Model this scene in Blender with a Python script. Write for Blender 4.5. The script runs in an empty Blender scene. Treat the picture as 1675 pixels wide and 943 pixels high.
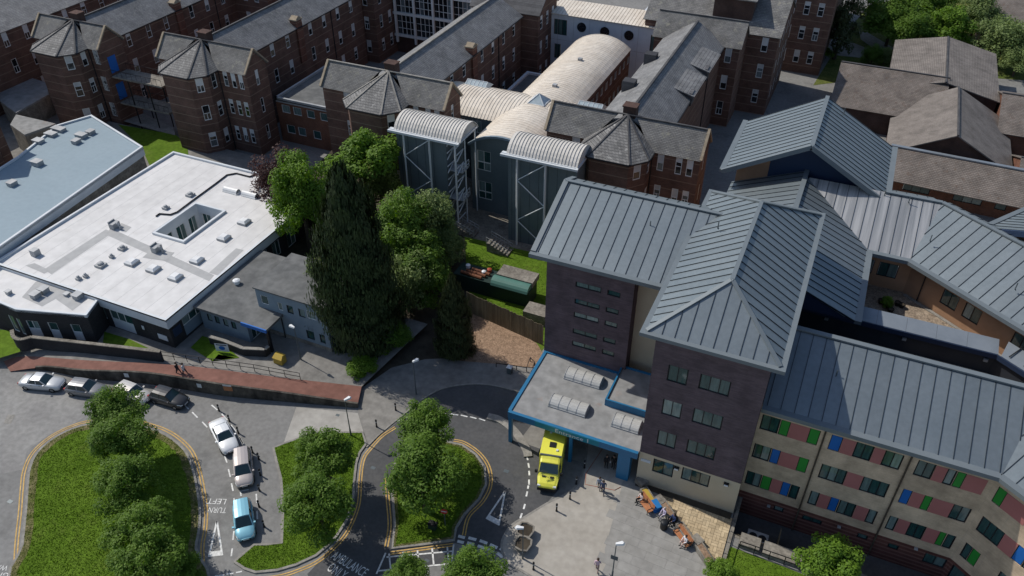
import bpy, bmesh, math, random
from mathutils import Vector, Matrix
from mathutils.geometry import tessellate_polygon
R = math.radians
rnd = random.Random(11)
scene = bpy.context.scene
C = scene.collection
# ---------------------------------------------------------------- camera
F_PX, PW, PH = 1326.0, 1675.0, 943.0
PITCH, HEAD, CAMZ = R(37.65), R(-23.9), 60.0
FW = Vector((math.cos(PITCH)*math.sin(HEAD), math.cos(PITCH)*math.cos(HEAD), -math.sin(PITCH)))
RT = Vector((math.cos(HEAD), -math.sin(HEAD), 0.0))
UP = RT.cross(FW)
cam = bpy.data.cameras.new('camera'); cam_o = bpy.data.objects.new('camera', cam); C.objects.link(cam_o)
cam.sensor_width = 36.0; cam.lens = 36.0*F_PX/PW; cam.sensor_fit = 'HORIZONTAL'; cam.clip_end = 3000; cam.clip_start = 1.0
mw = Matrix((RT, UP, -FW)).transposed().to_4x4(); mw.translation = (0, 0, CAMZ); cam_o.matrix_world = mw
scene.camera = cam_o
# ---------------------------------------------------------------- sky, sun, exposure
SUN_ELEV, SUN_AZ = R(46.0), R(171.0)      # direction towards the sun, azimuth counted from +X
world = bpy.data.worlds.new('World'); scene.world = world; world.use_nodes = True
wn = world.node_tree.nodes; wl = world.node_tree.links
sky = wn.new('ShaderNodeTexSky'); sky.sky_type = 'NISHITA'; sky.sun_disc = False
sky.sun_elevation = SUN_ELEV; sky.sun_rotation = math.pi/2 - SUN_AZ; sky.altitude = 80
bg = wn['Background']; bg.inputs['Strength'].default_value = 0.115; wl.new(sky.outputs['Color'], bg.inputs['Color'])
sun = bpy.data.lights.new('sun', 'SUN'); sun.energy = 3.8; sun.angle = R(0.53); sun.color = (1.0, 0.95, 0.87)
sun_o = bpy.data.objects.new('sun', sun); C.objects.link(sun_o)
SUND = Vector((math.cos(SUN_ELEV)*math.cos(SUN_AZ), math.cos(SUN_ELEV)*math.sin(SUN_AZ), math.sin(SUN_ELEV)))
sun_o.rotation_euler = SUND.to_track_quat('Z', 'Y').to_euler(); sun_o.location = (-60, 20, 90)
scene.view_settings.view_transform = 'Standard'; scene.view_settings.look = 'None'
scene.view_settings.exposure = 0.0; scene.view_settings.gamma = 1.0; scene.view_settings.use_curve_mapping = False
scene.cycles.max_bounces = 6; scene.cycles.diffuse_bounces = 3; scene.cycles.glossy_bounces = 3; scene.cycles.transmission_bounces = 4
scene.cycles.use_denoising = True

# ---------------------------------------------------------------- helpers
def S(px, py, z=0.0):
    "survey: where the sight line through photo pixel (px, py) meets the level z"
    d = FW*F_PX + RT*(px-PW/2) - UP*(py-PH/2)
    t = (z-CAMZ)/d.z
    return Vector((d.x*t, d.y*t, z))
_ZO = dict(A=(0,0),B=(420,0),C=(840,0),D=(1215,0),E=(0,230),F=(420,230),G=(840,230),H=(1215,230),I=(0,470),J=(420,470),K=(840,470),L=(1215,470),M=(0,683),N=(420,683),O=(840,683),P=(1215,683))
def Z(l, x, y, z=0.0):
    o = _ZO[l]; return S(o[0]+x*0.27578, o[1]+y*0.27578, z)
def ZL(l, pts, z=0.0): return [Z(l, x, y, z) for x, y in pts]

class MB:
    def __init__(s): s.v = []; s.f = []; s.m = []
    def add(s, vs, fs, mi=0):
        b = len(s.v); s.v += [tuple(p) for p in vs]
        for f in fs: s.f.append(tuple(i+b for i in f)); s.m.append(mi)
        return s
    def quad(s, a, b, c, d, mi=0): return s.add([a, b, c, d], [(0,1,2,3)], mi)
    def poly(s, pts, mi=0): return s.add(pts, [tuple(range(len(pts)))], mi)
    def box(s, x0, x1, y0, y1, z0, z1, mi=0):
        return s.add([(x0,y0,z0),(x1,y0,z0),(x1,y1,z0),(x0,y1,z0),(x0,y0,z1),(x1,y0,z1),(x1,y1,z1),(x0,y1,z1)],
                     [(0,3,2,1),(4,5,6,7),(0,1,5,4),(1,2,6,5),(2,3,7,6),(3,0,4,7)], mi)
    def prism(s, pl, z0, z1, mi=0, mt=None, bottom=False):
        "upright prism over a 2D polygon; made counter-clockwise"
        pl = [(p[0], p[1]) for p in pl]
        if sum(pl[i][0]*pl[(i+1)%len(pl)][1]-pl[(i+1)%len(pl)][0]*pl[i][1] for i in range(len(pl))) < 0: pl = pl[::-1]
        n = len(pl)
        s.add([(x,y,z0) for x,y in pl]+[(x,y,z1) for x,y in pl], [(i,(i+1)%n,n+(i+1)%n,n+i) for i in range(n)], mi)
        s.add([(x,y,z1) for x,y in pl], [tuple(range(n))], mi if mt is None else mt)
        if bottom: s.add([(x,y,z0) for x,y in pl], [tuple(range(n))[::-1]], mi)
        return s
    def tube(s, p, q, r, n=6, mi=0, r2=None, cap=True):
        p, q = Vector(p), Vector(q); d = (q-p).normalized(); r2 = r if r2 is None else r2
        a = d.orthogonal().normalized(); b = d.cross(a)
        ring = lambda c, rr: [c+a*rr*math.cos(2*math.pi*i/n)+b*rr*math.sin(2*math.pi*i/n) for i in range(n)]
        fs = [(i,(i+1)%n,n+(i+1)%n,n+i) for i in range(n)]
        if cap: fs += [tuple(range(n))[::-1], tuple(range(n,2*n))]
        return s.add(ring(p,r)+ring(q,r2), fs, mi)
    def bar(s, p, q, w, h, mi=0, up=(0,0,1)):
        "rectangular bar from p to q, width w across, height h along up"
        p, q = Vector(p), Vector(q); d = (q-p).normalized(); u = Vector(up); a = d.cross(u)
        if a.length < 1e-4: a = d.orthogonal()
        a.normalize(); u = a.cross(d).normalized(); a *= w/2; u *= h/2
        vs = [p-a-u,p+a-u,p+a+u,p-a+u,q-a-u,q+a-u,q+a+u,q-a+u]
        return s.add(vs, [(0,1,2,3),(7,6,5,4),(0,4,5,1),(1,5,6,2),(2,6,7,3),(3,7,4,0)], mi)
    def lathe(s, prof, c=(0,0,0), n=10, mi=0):
        b = []
        for r_, z_ in prof: b += [(c[0]+r_*math.cos(2*math.pi*i/n), c[1]+r_*math.sin(2*math.pi*i/n), c[2]+z_) for i in range(n)]
        fs = [(k*n+i,k*n+(i+1)%n,(k+1)*n+(i+1)%n,(k+1)*n+i) for k in range(len(prof)-1) for i in range(n)]
        fs.append(tuple(range((len(prof)-1)*n, len(prof)*n)))
        return s.add(b, fs, mi)
    def mesh(s, name, mats, smooth=False):
        me = bpy.data.meshes.new(name); me.from_pydata(s.v, [], s.f)
        for m in (mats if isinstance(mats, (list, tuple)) else [mats]): me.materials.append(m)
        me.polygons.foreach_set('material_index', s.m)
        if smooth: me.polygons.foreach_set('use_smooth', [True]*len(me.polygons))
        me.update(); return me
    def build(s, name, mats, parent=None, smooth=False):
        return link(name, s.mesh(name, mats, smooth), parent)

BASE = {}
def link(name, data, parent=None, loc=None, rot=None):
    """link an object; parent frames are unrotated (or local builds), so world-coordinate meshes are shifted back by the parent's base"""
    o = bpy.data.objects.new(name, data); C.objects.link(o)
    if parent is not None:
        o.parent = parent
        b = BASE.get(parent.name)
        if loc is not None: o.location = Vector(loc)-(b if b is not None else Vector())
        elif b is not None: o.location = -b
        BASE[o.name] = Vector(loc) if loc is not None else Vector()
        if b is None: BASE.pop(o.name, None)
    else:
        if loc is not None: o.location = loc
        BASE[o.name] = Vector(loc) if loc is not None else Vector()
    if rot is not None: o.rotation_euler = rot
    return o
def tag(o, label=None, cat=None, group=None, kind=None):
    if label: o['label'] = label
    if cat: o['category'] = cat
    if group: o['group'] = group
    if kind: o['kind'] = kind
    return o
def thing(name, label, cat, loc=(0,0,0), group=None):
    "an Empty at the thing's base; children are built in world coordinates"
    o = link(name, None, None, Vector(loc)); o.empty_display_size = 0.5
    return tag(o, label, cat, group)
def local_thing(name, label=None, cat=None, group=None):
    "an Empty whose children are built in its own coordinates (for copies)"
    o = bpy.data.objects.new(name, None); C.objects.link(o); return tag(o, label, cat, group)
def copy_tree(o, parent=None):
    c = o.copy(); C.objects.link(c)
    if parent is not None: c.parent = parent
    for ch in list(o.children): copy_tree(ch, c)
    return c
def place(o, loc, rz=0.0, label=None, sc=None):
    o.location = loc; o.rotation_euler = (0, 0, rz)
    if sc: o.scale = (sc, sc, sc)
    if label: o['label'] = label
    return o
def struct(name, mb, mats, parent=None):
    o = mb.build(name, mats, parent)
    if parent is None: o['kind'] = 'structure'
    return o

# ---------------------------------------------------------------- materials
def nodes(m): return m.node_tree.nodes, m.node_tree.links
def mat(name, c1, c2=None, rough=0.85, metal=0.0, scale=0.6, detail=6.0, bump=0.0, bscale=8.0, stretch=None, spec=0.3, coat=0.0, speck=None, rand=0.0, stain=None):
    """Principled; two base colours mixed by world-space noise; optional fine relief"""
    m = bpy.data.materials.new(name); m.use_nodes = True; N, L = nodes(m); b = N['Principled BSDF']
    b.inputs['Roughness'].default_value = rough; b.inputs['Metallic'].default_value = metal
    b.inputs['Specular IOR Level'].default_value = spec; b.inputs['Coat Weight'].default_value = coat
    c1 = (*c1, 1); c2 = (*(c2 or c1[:3]), 1)
    geo = N.new('ShaderNodeNewGeometry'); vec = geo.outputs['Position']
    if stretch:
        mp = N.new('ShaderNodeMapping'); mp.inputs['Scale'].default_value = stretch; L.new(vec, mp.inputs['Vector']); vec = mp.outputs['Vector']
    ns = N.new('ShaderNodeTexNoise'); ns.inputs['Scale'].default_value = scale; ns.inputs['Detail'].default_value = detail; ns.inputs['Roughness'].default_value = 0.62
    L.new(vec, ns.inputs['Vector'])
    rp = N.new('ShaderNodeValToRGB'); rp.color_ramp.elements[0].position = 0.36; rp.color_ramp.elements[1].position = 0.64
    rp.color_ramp.elements[0].color = c1; rp.color_ramp.elements[1].color = c2
    L.new(ns.outputs['Fac'], rp.inputs['Fac']); col = rp.outputs['Color']
    if speck:
        n2 = N.new('ShaderNodeTexNoise'); n2.inputs['Scale'].default_value = speck[0]; n2.inputs['Detail'].default_value = 4; L.new(geo.outputs['Position'], n2.inputs['Vector'])
        r2 = N.new('ShaderNodeMapRange'); r2.inputs['From Min'].default_value = 0.35; r2.inputs['From Max'].default_value = 0.65
        r2.inputs['To Min'].default_value = 1-speck[1]; r2.inputs['To Max'].default_value = 1+speck[1]; L.new(n2.outputs['Fac'], r2.inputs['Value'])
        mx = N.new('ShaderNodeVectorMath'); mx.operation = 'SCALE'; L.new(col, mx.inputs[0]); L.new(r2.outputs['Result'], mx.inputs['Scale']); col = mx.outputs['Vector']
    if stain:
        n4 = N.new('ShaderNodeTexNoise'); n4.inputs['Scale'].default_value = stain[1]; n4.inputs['Detail'].default_value = 7; n4.inputs['Roughness'].default_value = 0.68; L.new(geo.outputs['Position'], n4.inputs['Vector'])
        r4 = N.new('ShaderNodeMapRange'); r4.inputs['From Min'].default_value = stain[2]; r4.inputs['From Max'].default_value = stain[3]; r4.inputs['To Max'].default_value = stain[4]; L.new(n4.outputs['Fac'], r4.inputs['Value'])
        m4 = N.new('ShaderNodeMix'); m4.data_type = 'RGBA'; L.new(r4.outputs[0], m4.inputs['Factor']); L.new(col, m4.inputs['A']); m4.inputs['B'].default_value = (*stain[0],1); col = m4.outputs['Result']
    if rand:
        oi = N.new('ShaderNodeObjectInfo'); r3 = N.new('ShaderNodeMapRange'); r3.inputs['To Min'].default_value = 1-rand; r3.inputs['To Max'].default_value = 1+rand
        L.new(oi.outputs['Random'], r3.inputs['Value'])
        mx = N.new('ShaderNodeVectorMath'); mx.operation = 'SCALE'; L.new(col, mx.inputs[0]); L.new(r3.outputs['Result'], mx.inputs['Scale']); col = mx.outputs['Vector']
    L.new(col, b.inputs['Base Color'])
    if bump:
        n3 = N.new('ShaderNodeTexNoise'); n3.inputs['Scale'].default_value = bscale; n3.inputs['Detail'].default_value = 5; L.new(geo.outputs['Position'], n3.inputs['Vector'])
        bp = N.new('ShaderNodeBump'); bp.inputs['Strength'].default_value = bump; bp.inputs['Distance'].default_value = 0.05
        L.new(n3.outputs['Fac'], bp.inputs['Height']); L.new(bp.outputs['Normal'], b.inputs['Normal'])
    return m
def courses(name, c1, c2, cm, w, h, swiz, rough=0.85, mortar=0.02, bands=None, bias=0.0, bump=0.4, stain=None, spec=0.3):
    """masonry, slate or tile courses: brick texture on world coordinates chosen by swiz; bands = (pitch, thickness, colour) are stone string courses"""
    m = bpy.data.materials.new(name); m.use_nodes = True; N, L = nodes(m); b = N['Principled BSDF']; b.inputs['Roughness'].default_value = rough; b.inputs['Specular IOR Level'].default_value = spec
    geo = N.new('ShaderNodeNewGeometry'); sp = N.new('ShaderNodeSeparateXYZ'); L.new(geo.outputs['Position'], sp.inputs[0])
    cb = N.new('ShaderNodeCombineXYZ')
    if swiz == 'wall':
        ad = N.new('ShaderNodeMath'); L.new(sp.outputs['X'], ad.inputs[0]); L.new(sp.outputs['Y'], ad.inputs[1]); L.new(ad.outputs[0], cb.inputs['X'])
    else: L.new(sp.outputs[swiz[0]], cb.inputs['X'])
    L.new(sp.outputs['Z'] if swiz == 'wall' else sp.outputs[swiz[1]], cb.inputs['Y'])
    br = N.new('ShaderNodeTexBrick'); br.inputs['Scale'].default_value = 1.0; br.inputs['Brick Width'].default_value = w; br.inputs['Row Height'].default_value = h
    br.inputs['Mortar Size'].default_value = mortar; br.inputs['Bias'].default_value = bias; br.inputs['Color1'].default_value = (*c1,1); br.inputs['Color2'].default_value = (*c2,1); br.inputs['Mortar'].default_value = (*cm,1)
    L.new(cb.outputs[0], br.inputs['Vector']); col = br.outputs['Color']
    ns = N.new('ShaderNodeTexNoise'); ns.inputs['Scale'].default_value = 0.5; ns.inputs['Detail'].default_value = 7; ns.inputs['Roughness'].default_value = 0.65; L.new(geo.outputs['Position'], ns.inputs['Vector'])
    mr = N.new('ShaderNodeMapRange'); mr.inputs['From Min'].default_value = 0.3; mr.inputs['From Max'].default_value = 0.7; mr.inputs['To Min'].default_value = 0.68; mr.inputs['To Max'].default_value = 1.32; L.new(ns.outputs['Fac'], mr.inputs['Value'])
    vm = N.new('ShaderNodeVectorMath'); vm.operation = 'SCALE'; L.new(col, vm.inputs[0]); L.new(mr.outputs[0], vm.inputs['Scale']); col = vm.outputs[0]
    if stain:
        n2 = N.new('ShaderNodeTexNoise'); n2.inputs['Scale'].default_value = stain[1]; n2.inputs['Detail'].default_value = 8; n2.inputs['Roughness'].default_value = 0.7; L.new(geo.outputs['Position'], n2.inputs['Vector'])
        r2 = N.new('ShaderNodeMapRange'); r2.inputs['From Min'].default_value = 0.56; r2.inputs['From Max'].default_value = 0.66; L.new(n2.outputs['Fac'], r2.inputs['Value'])
        mm = N.new('ShaderNodeMix'); mm.data_type = 'RGBA'; L.new(r2.outputs[0], mm.inputs['Factor']); L.new(col, mm.inputs['A']); mm.inputs['B'].default_value = (*stain[0],1); col = mm.outputs['Result']
    if bands:
        md = N.new('ShaderNodeMath'); md.operation = 'FLOORED_MODULO'; L.new(sp.outputs['Z'], md.inputs[0]); md.inputs[1].default_value = bands[0]
        lt = N.new('ShaderNodeMath'); lt.operation = 'LESS_THAN'; L.new(md.outputs[0], lt.inputs[0]); lt.inputs[1].default_value = bands[1]
        ml = N.new('ShaderNodeMath'); ml.operation = 'MULTIPLY'; L.new(lt.outputs[0], ml.inputs[0]); ml.inputs[1].default_value = bands[3] if len(bands) > 3 else 0.8
        mm = N.new('ShaderNodeMix'); mm.data_type = 'RGBA'; L.new(ml.outputs[0], mm.inputs['Factor']); L.new(col, mm.inputs['A']); mm.inputs['B'].default_value = (*bands[2],1); col = mm.outputs['Result']
    L.new(col, b.inputs['Base Color'])
    bp = N.new('ShaderNodeBump'); bp.inputs['Strength'].default_value = bump; bp.inputs['Distance'].default_value = 0.03; bp.invert = True
    L.new(br.outputs['Fac'], bp.inputs['Height']); L.new(bp.outputs['Normal'], b.inputs['Normal'])
    return m
def leaf_mat(name, c1, c2, trans=0.35):
    m = bpy.data.materials.new(name); m.use_nodes = True; N, L = nodes(m); b = N['Principled BSDF']
    b.inputs['Roughness'].default_value = 0.6; b.inputs['Specular IOR Level'].default_value = 0.25
    geo = N.new('ShaderNodeNewGeometry'); rp = N.new('ShaderNodeValToRGB'); rp.color_ramp.elements[0].color = (*c1,1); rp.color_ramp.elements[1].color = (*c2,1)
    at_ = N.new('ShaderNodeAttribute'); at_.attribute_name = 'tint'; ml = N.new('ShaderNodeMath'); ml.operation = 'MULTIPLY'; ml.inputs[1].default_value = .55; L.new(geo.outputs['Random Per Island'], ml.inputs[0])
    ma = N.new('ShaderNodeMath'); ma.operation = 'MULTIPLY_ADD'; ma.inputs[1].default_value = .5; L.new(at_.outputs['Fac'], ma.inputs[0]); L.new(ml.outputs[0], ma.inputs[2])
    L.new(ma.outputs[0], rp.inputs['Fac']); L.new(rp.outputs['Color'], b.inputs['Base Color'])
    tr = N.new('ShaderNodeBsdfTranslucent'); hs = N.new('ShaderNodeHueSaturation'); hs.inputs['Saturation'].default_value = 1.15; hs.inputs['Value'].default_value = 1.3
    L.new(rp.outputs['Color'], hs.inputs['Color']); L.new(hs.outputs['Color'], tr.inputs['Color'])
    mx = N.new('ShaderNodeMixShader'); mx.inputs['Fac'].default_value = trans; L.new(b.outputs[0], mx.inputs[1]); L.new(tr.outputs[0], mx.inputs[2])
    L.new(mx.outputs[0], N['Material Output'].inputs['Surface']); return m
def glass_mat(name, dark, curtain, thr=0.55, rough=0.06):
    "window pane: reflective glass over a dark room, on some panes a drawn curtain or blind"
    m = bpy.data.materials.new(name); m.use_nodes = True; N, L = nodes(m); b = N['Principled BSDF']
    b.inputs['Roughness'].default_value = rough; b.inputs['Specular IOR Level'].default_value = 0.8
    oi = N.new('ShaderNodeObjectInfo'); rp = N.new('ShaderNodeValToRGB'); e = rp.color_ramp.elements
    e[0].color = (*dark,1); e[1].color = (*curtain,1); e[0].position = thr; e[1].position = 1.0
    L.new(oi.outputs['Random'], rp.inputs['Fac'])
    geo = N.new('ShaderNodeNewGeometry'); mp = N.new('ShaderNodeMapping'); mp.inputs['Scale'].default_value = (3,3,.5); L.new(geo.outputs['Position'], mp.inputs['Vector'])
    ns = N.new('ShaderNodeTexNoise'); ns.inputs['Scale'].default_value = 1.6; L.new(mp.outputs[0], ns.inputs['Vector'])
    mr = N.new('ShaderNodeMapRange'); mr.inputs['To Min'].default_value = 0.4; mr.inputs['To Max'].default_value = 1.6; L.new(ns.outputs['Fac'], mr.inputs['Value'])
    vm = N.new('ShaderNodeVectorMath'); vm.operation = 'SCALE'; L.new(rp.outputs['Color'], vm.inputs[0]); L.new(mr.outputs[0], vm.inputs['Scale']); L.new(vm.outputs[0], b.inputs['Base Color'])
    return m
M = {}
M['asphalt'] = mat('asphalt', (.18,.178,.171), (.22,.217,.21), 0.9, scale=.22, bump=.25, bscale=40, speck=(2.2,.10), stain=((.11,.108,.104),.35,.54,.72,.75))
M['new_asphalt'] = mat('new_asphalt', (.066,.068,.071), (.088,.088,.090), 0.85, scale=.3, bump=.2, bscale=40, speck=(3,.1), stain=((.11,.108,.104),.5,.55,.75,.7))
M['soil'] = mat('soil', (.035,.028,.02), (.07,.058,.042), 0.95, scale=.5, bump=.5, bscale=6)
M['pavement'] = mat('pavement', (.18,.172,.158), (.235,.225,.207), 0.9, scale=.35, bump=.15, bscale=20, speck=(1.4,.10))
M['concrete'] = mat('concrete', (.30,.285,.26), (.38,.365,.335), 0.9, scale=.4, bump=.15, bscale=15, speck=(1.2,.10))
M['slab'] = mat('slab', (.245,.238,.222), (.285,.278,.262), 0.85, scale=.6, bump=.1, bscale=15, speck=(1.5,.08), rand=.05)
M['slab_tan'] = mat('slab_tan', (.33,.305,.265), (.37,.345,.305), 0.85, scale=.4, bump=.1, bscale=15, speck=(1.5,.08))
M['paver'] = mat('paver', (.40,.31,.195), (.50,.40,.26), 0.85, scale=.9, bump=.15, bscale=15, speck=(3,.10), rand=.16)
M['joint'] = mat('joint', (.09,.07,.05), (.12,.1,.07), 0.95)
M['red_path'] = mat('red_path', (.165,.078,.06), (.215,.105,.082), 0.9, scale=.5, bump=.15, bscale=20, speck=(1.5,.10))
M['kerb'] = mat('kerb', (.21,.2,.18), (.29,.275,.25), 0.9, scale=1.2, speck=(4,.12))
M['gravel'] = mat('gravel', (.22,.145,.095), (.33,.225,.15), 0.95, scale=2.2, bump=.8, bscale=18, speck=(9,.3))
M['grass'] = mat('grass', (.076,.138,.011), (.100,.168,.017), 0.95, scale=.35, bump=.6, bscale=9, speck=(2.2,.16), spec=.1, stain=((.15,.165,.045),.28,.56,.76,.55))
M['worn'] = mat('worn_grass', (.10,.115,.03), (.185,.155,.085), 0.95, scale=1.1, bump=.5, bscale=9, speck=(3,.25), spec=.1)
M['grass_dry'] = mat('grass_dry', (.06,.09,.018), (.13,.14,.04), 0.95, scale=.3, bump=.7, bscale=9, speck=(3.0,.25), spec=.1)
M['mark'] = mat('road_paint', (.55,.55,.53), (.72,.72,.70), 0.7, scale=1.4, speck=(5,.15))
M['yellow'] = mat('yellow_paint', (.42,.26,.07), (.58,.38,.13), 0.7, scale=1.4, speck=(5,.15))
M['redline'] = mat('red_paint', (.28,.10,.07), (.33,.14,.10), 0.8, scale=1.5)
M['ward_brick'] = courses('ward_brick', (.165,.086,.063), (.122,.066,.051), (.11,.083,.068), .23, .075, 'wall', 0.9, .01, bands=(1.38,.11,(.30,.22,.165),.62))
M['ward_gable'] = courses('ward_gable', (.20,.08,.05), (.14,.06,.042), (.09,.06,.05), .23, .075, 'wall', 0.9, .01, bands=(1.38,.11,(.30,.22,.165),.5))
M['slateY'] = courses('slate_y', (.165,.165,.168), (.21,.21,.21), (.07,.07,.073), .42, .13, ('Y','Z'), 0.75, .010, bump=.5, stain=((.25,.245,.235),1.4))
M['slateX'] = courses('slate_x', (.155,.152,.148), (.205,.20,.192), (.07,.07,.07), .42, .15, ('X','Z'), 0.75, .014, bump=.9, stain=((.25,.24,.20),1.1))
M['slateDome'] = courses('slate_dome', (.145,.143,.14), (.20,.195,.188), (.07,.07,.07), .42, .17, 'wall', 0.75, .014, bump=.9, stain=((.33,.325,.31),1.3))
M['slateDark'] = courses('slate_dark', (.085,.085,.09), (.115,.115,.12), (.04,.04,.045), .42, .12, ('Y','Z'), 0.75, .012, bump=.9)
M['ridge'] = mat('ridge_tile', (.05,.05,.055), (.09,.088,.088), 0.8)
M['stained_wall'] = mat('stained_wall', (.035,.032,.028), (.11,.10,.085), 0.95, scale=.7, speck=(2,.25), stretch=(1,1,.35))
M['stone'] = mat('stone', (.26,.21,.15), (.36,.30,.22), 0.9, scale=2)
M['brownX'] = courses('brown_tile_x', (.165,.142,.125), (.195,.170,.150), (.085,.070,.062), .34, .105, ('X','Z'), 0.85, .014, bump=.6, stain=((.12,.085,.065),1.6))
M['brownY'] = courses('brown_tile_y', (.175,.155,.14), (.21,.188,.17), (.115,.10,.09), .34, .06, ('Y','Z'), 0.85, .008, bump=.5)
M['red_brick'] = courses('red_brick', (.20,.078,.042), (.145,.056,.033), (.12,.09,.07), .23, .075, 'wall', 0.9, .01)
M['brown_brick'] = courses('brown_brick', (.085,.045,.034), (.062,.034,.027), (.07,.055,.05), .23, .075, 'wall', 0.9, .01)
M['tower_brick'] = courses('tower_brick', (.118,.086,.098), (.085,.062,.073), (.095,.073,.08), .66, .11, 'wall', 0.85, .008, bias=-.1, bump=.25)
M['buff_brick'] = courses('buff_brick', (.55,.425,.30), (.49,.375,.26), (.44,.35,.26), .44, .075, 'wall', 0.9, .008, bump=.15)
M['stripe_brick'] = courses('stripe_brick', (.135,.045,.036), (.105,.036,.03), (.1,.06,.05), .44, .075, 'wall', 0.9, .008, bands=(.46,.17,(.20,.10,.08),.75))
M['beige'] = mat('beige_render', (.50,.42,.30), (.55,.47,.345), 0.9, scale=.4)
M['orange_wall'] = mat('orange_wall', (.36,.21,.125), (.41,.245,.15), 0.9, scale=.4, speck=(1,.06))
M['roof_metal'] = mat('roof_metal', (.185,.218,.238), (.208,.24,.258), 0.42, metal=.5, scale=.25, spec=.4, speck=(2.5,.05), rand=.06)
M['seam'] = mat('seam_shade', (.028,.036,.045), None, 0.5, metal=.3)  # seam caps match the sheets; this dark tone paints their shadow lines
M['fascia'] = mat('fascia_metal', (.145,.172,.188), (.162,.188,.204), 0.6, metal=.15, spec=.5)
M['dark_clad'] = mat('dark_cladding', (.025,.03,.04), (.035,.04,.05), 0.6, stretch=(1,1,.2))
M['coping'] = mat('coping_metal', (.22,.25,.28), (.26,.29,.32), 0.5, metal=.4)
M['navy'] = mat('navy_fascia', (.03,.05,.10), None, 0.5, metal=.2)
M['blue_frame'] = mat('blue_steel', (.012,.125,.26), (.016,.15,.30), 0.45, spec=.5)
M['canopy_roof'] = mat('canopy_membrane', (.215,.218,.217), (.265,.265,.262), 0.85, scale=.5, speck=(1.2,.14), stain=((.26,.17,.13),.45,.60,.74,.7))
M['polycarb'] = mat('polycarbonate', (.36,.36,.35), (.48,.48,.46), 0.25, scale=2, stretch=(1,6,1), spec=.6)
M['dark_frame'] = mat('dark_frame', (.016,.018,.022), None, 0.5)
M['white_frame'] = mat('white_frame', (.62,.63,.62), (.72,.72,.70), 0.6, scale=2)
M['blind'] = mat('white_blind', (.50,.51,.51), (.62,.62,.61), 0.8, rand=.15)
M['glass'] = glass_mat('window_glass', (.022,.066,.064), (.20,.26,.25), .35)
M['glass_old'] = glass_mat('old_window_glass', (.010,.014,.018), (.16,.19,.20), .7)
M['glass_sky'] = mat('skylight_glass', (.30,.37,.40), (.42,.49,.52), 0.12, spec=.8)
M['green_panel'] = mat('green_panel', (.025,.235,.035), (.03,.26,.04), 0.5)
M['blue_panel'] = mat('blue_panel', (.012,.115,.40), (.016,.13,.44), 0.5)
M['pink_panel'] = mat('pink_panel', (.37,.14,.13), (.40,.155,.145), 0.7)
M['white_roof'] = mat('white_membrane', (.58,.57,.56), (.65,.64,.63), 0.7, scale=.3, stretch=(1,.25,1), speck=(.8,.06), stain=((.46,.42,.38),.55,.60,.78,.4))
M['white_trim'] = mat('white_trim', (.55,.58,.61), (.62,.65,.67), 0.6)
M['grey_strip'] = mat('grey_walkway', (.36,.36,.36), (.42,.42,.415), 0.85, scale=1)
M['grey_felt'] = mat('grey_felt', (.105,.108,.108), (.145,.147,.145), 0.9, scale=.5, speck=(1,.1))
M['blue_roof'] = mat('blue_membrane', (.235,.305,.35), (.25,.32,.365), 0.75, scale=.15, speck=(1.5,.03))
M['black_brick'] = courses('black_brick', (.030,.029,.031), (.042,.040,.042), (.03,.03,.03), .23, .075, 'wall', 0.9, .008)
M['bluegrey_clad'] = mat('blue_grey_cladding', (.17,.225,.275), (.20,.255,.30), 0.75, scale=.8)
M['green_clad'] = mat('green_grey_cladding', (.125,.158,.172), (.15,.183,.197), 0.6, scale=.5, metal=.2)
M['cream_roof'] = mat('cream_metal_roof', (.60,.53,.44), (.70,.635,.545), 0.55, metal=.0, scale=.25, speck=(1.1,.07), spec=.5)
M['stair_roof'] = mat('stair_metal_roof', (.52,.495,.45), (.62,.59,.545), 0.6, metal=.0, spec=.5)
M['white_steel'] = mat('white_steel', (.58,.61,.63), None, 0.45, spec=.5)
M['white_panel'] = mat('white_panel', (.52,.56,.61), (.60,.64,.68), 0.6, scale=.5)
M['timber'] = mat('fence_timber', (.13,.105,.065), (.20,.165,.105), 0.9, scale=1.5, rand=.2, stretch=(1,1,.2))
M['bench_wood'] = mat('bench_wood', (.36,.145,.065), (.44,.19,.09), 0.6, scale=3, rand=.1)
M['black_metal'] = mat('black_metal', (.012,.012,.014), None, 0.5)
M['lamp_grey'] = mat('lamp_grey', (.10,.12,.13), None, 0.5, metal=.3)
M['lamp_white'] = mat('lamp_white', (.75,.76,.76), None, 0.4)
M['tyre'] = mat('tyre', (.012,.012,.013), None, 0.8)
M['rim'] = mat('rim', (.35,.36,.37), None, 0.35, metal=.8)
M['car_glass'] = mat('car_glass', (.012,.03,.036), (.02,.045,.05), 0.05, spec=.8)
M['headlight'] = mat('headlight', (.65,.67,.68), None, 0.15, spec=.7)
M['taillight'] = mat('taillight', (.35,.02,.015), None, 0.2, spec=.6)
M['bark'] = mat('bark', (.06,.045,.032), (.10,.08,.06), 0.95, scale=3, bump=.5, bscale=10)
M['vent_grey'] = mat('vent_grey', (.30,.31,.32), (.40,.41,.42), 0.6, metal=.2)
M['dome'] = mat('rooflight_dome', (.68,.68,.67), (.78,.78,.77), 0.3, spec=.6)
M['weathered'] = mat('weathered_concrete', (.15,.135,.115), (.26,.24,.205), 0.95, scale=.9, speck=(4,.2))
M['tank_green'] = mat('tank_green', (.07,.17,.14), (.09,.20,.165), 0.5)
M['dark_green'] = mat('dark_green', (.012,.03,.024), None, 0.6)
M['gold'] = mat('yellow_grit', (.42,.29,.05), None, 0.6)
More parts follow.
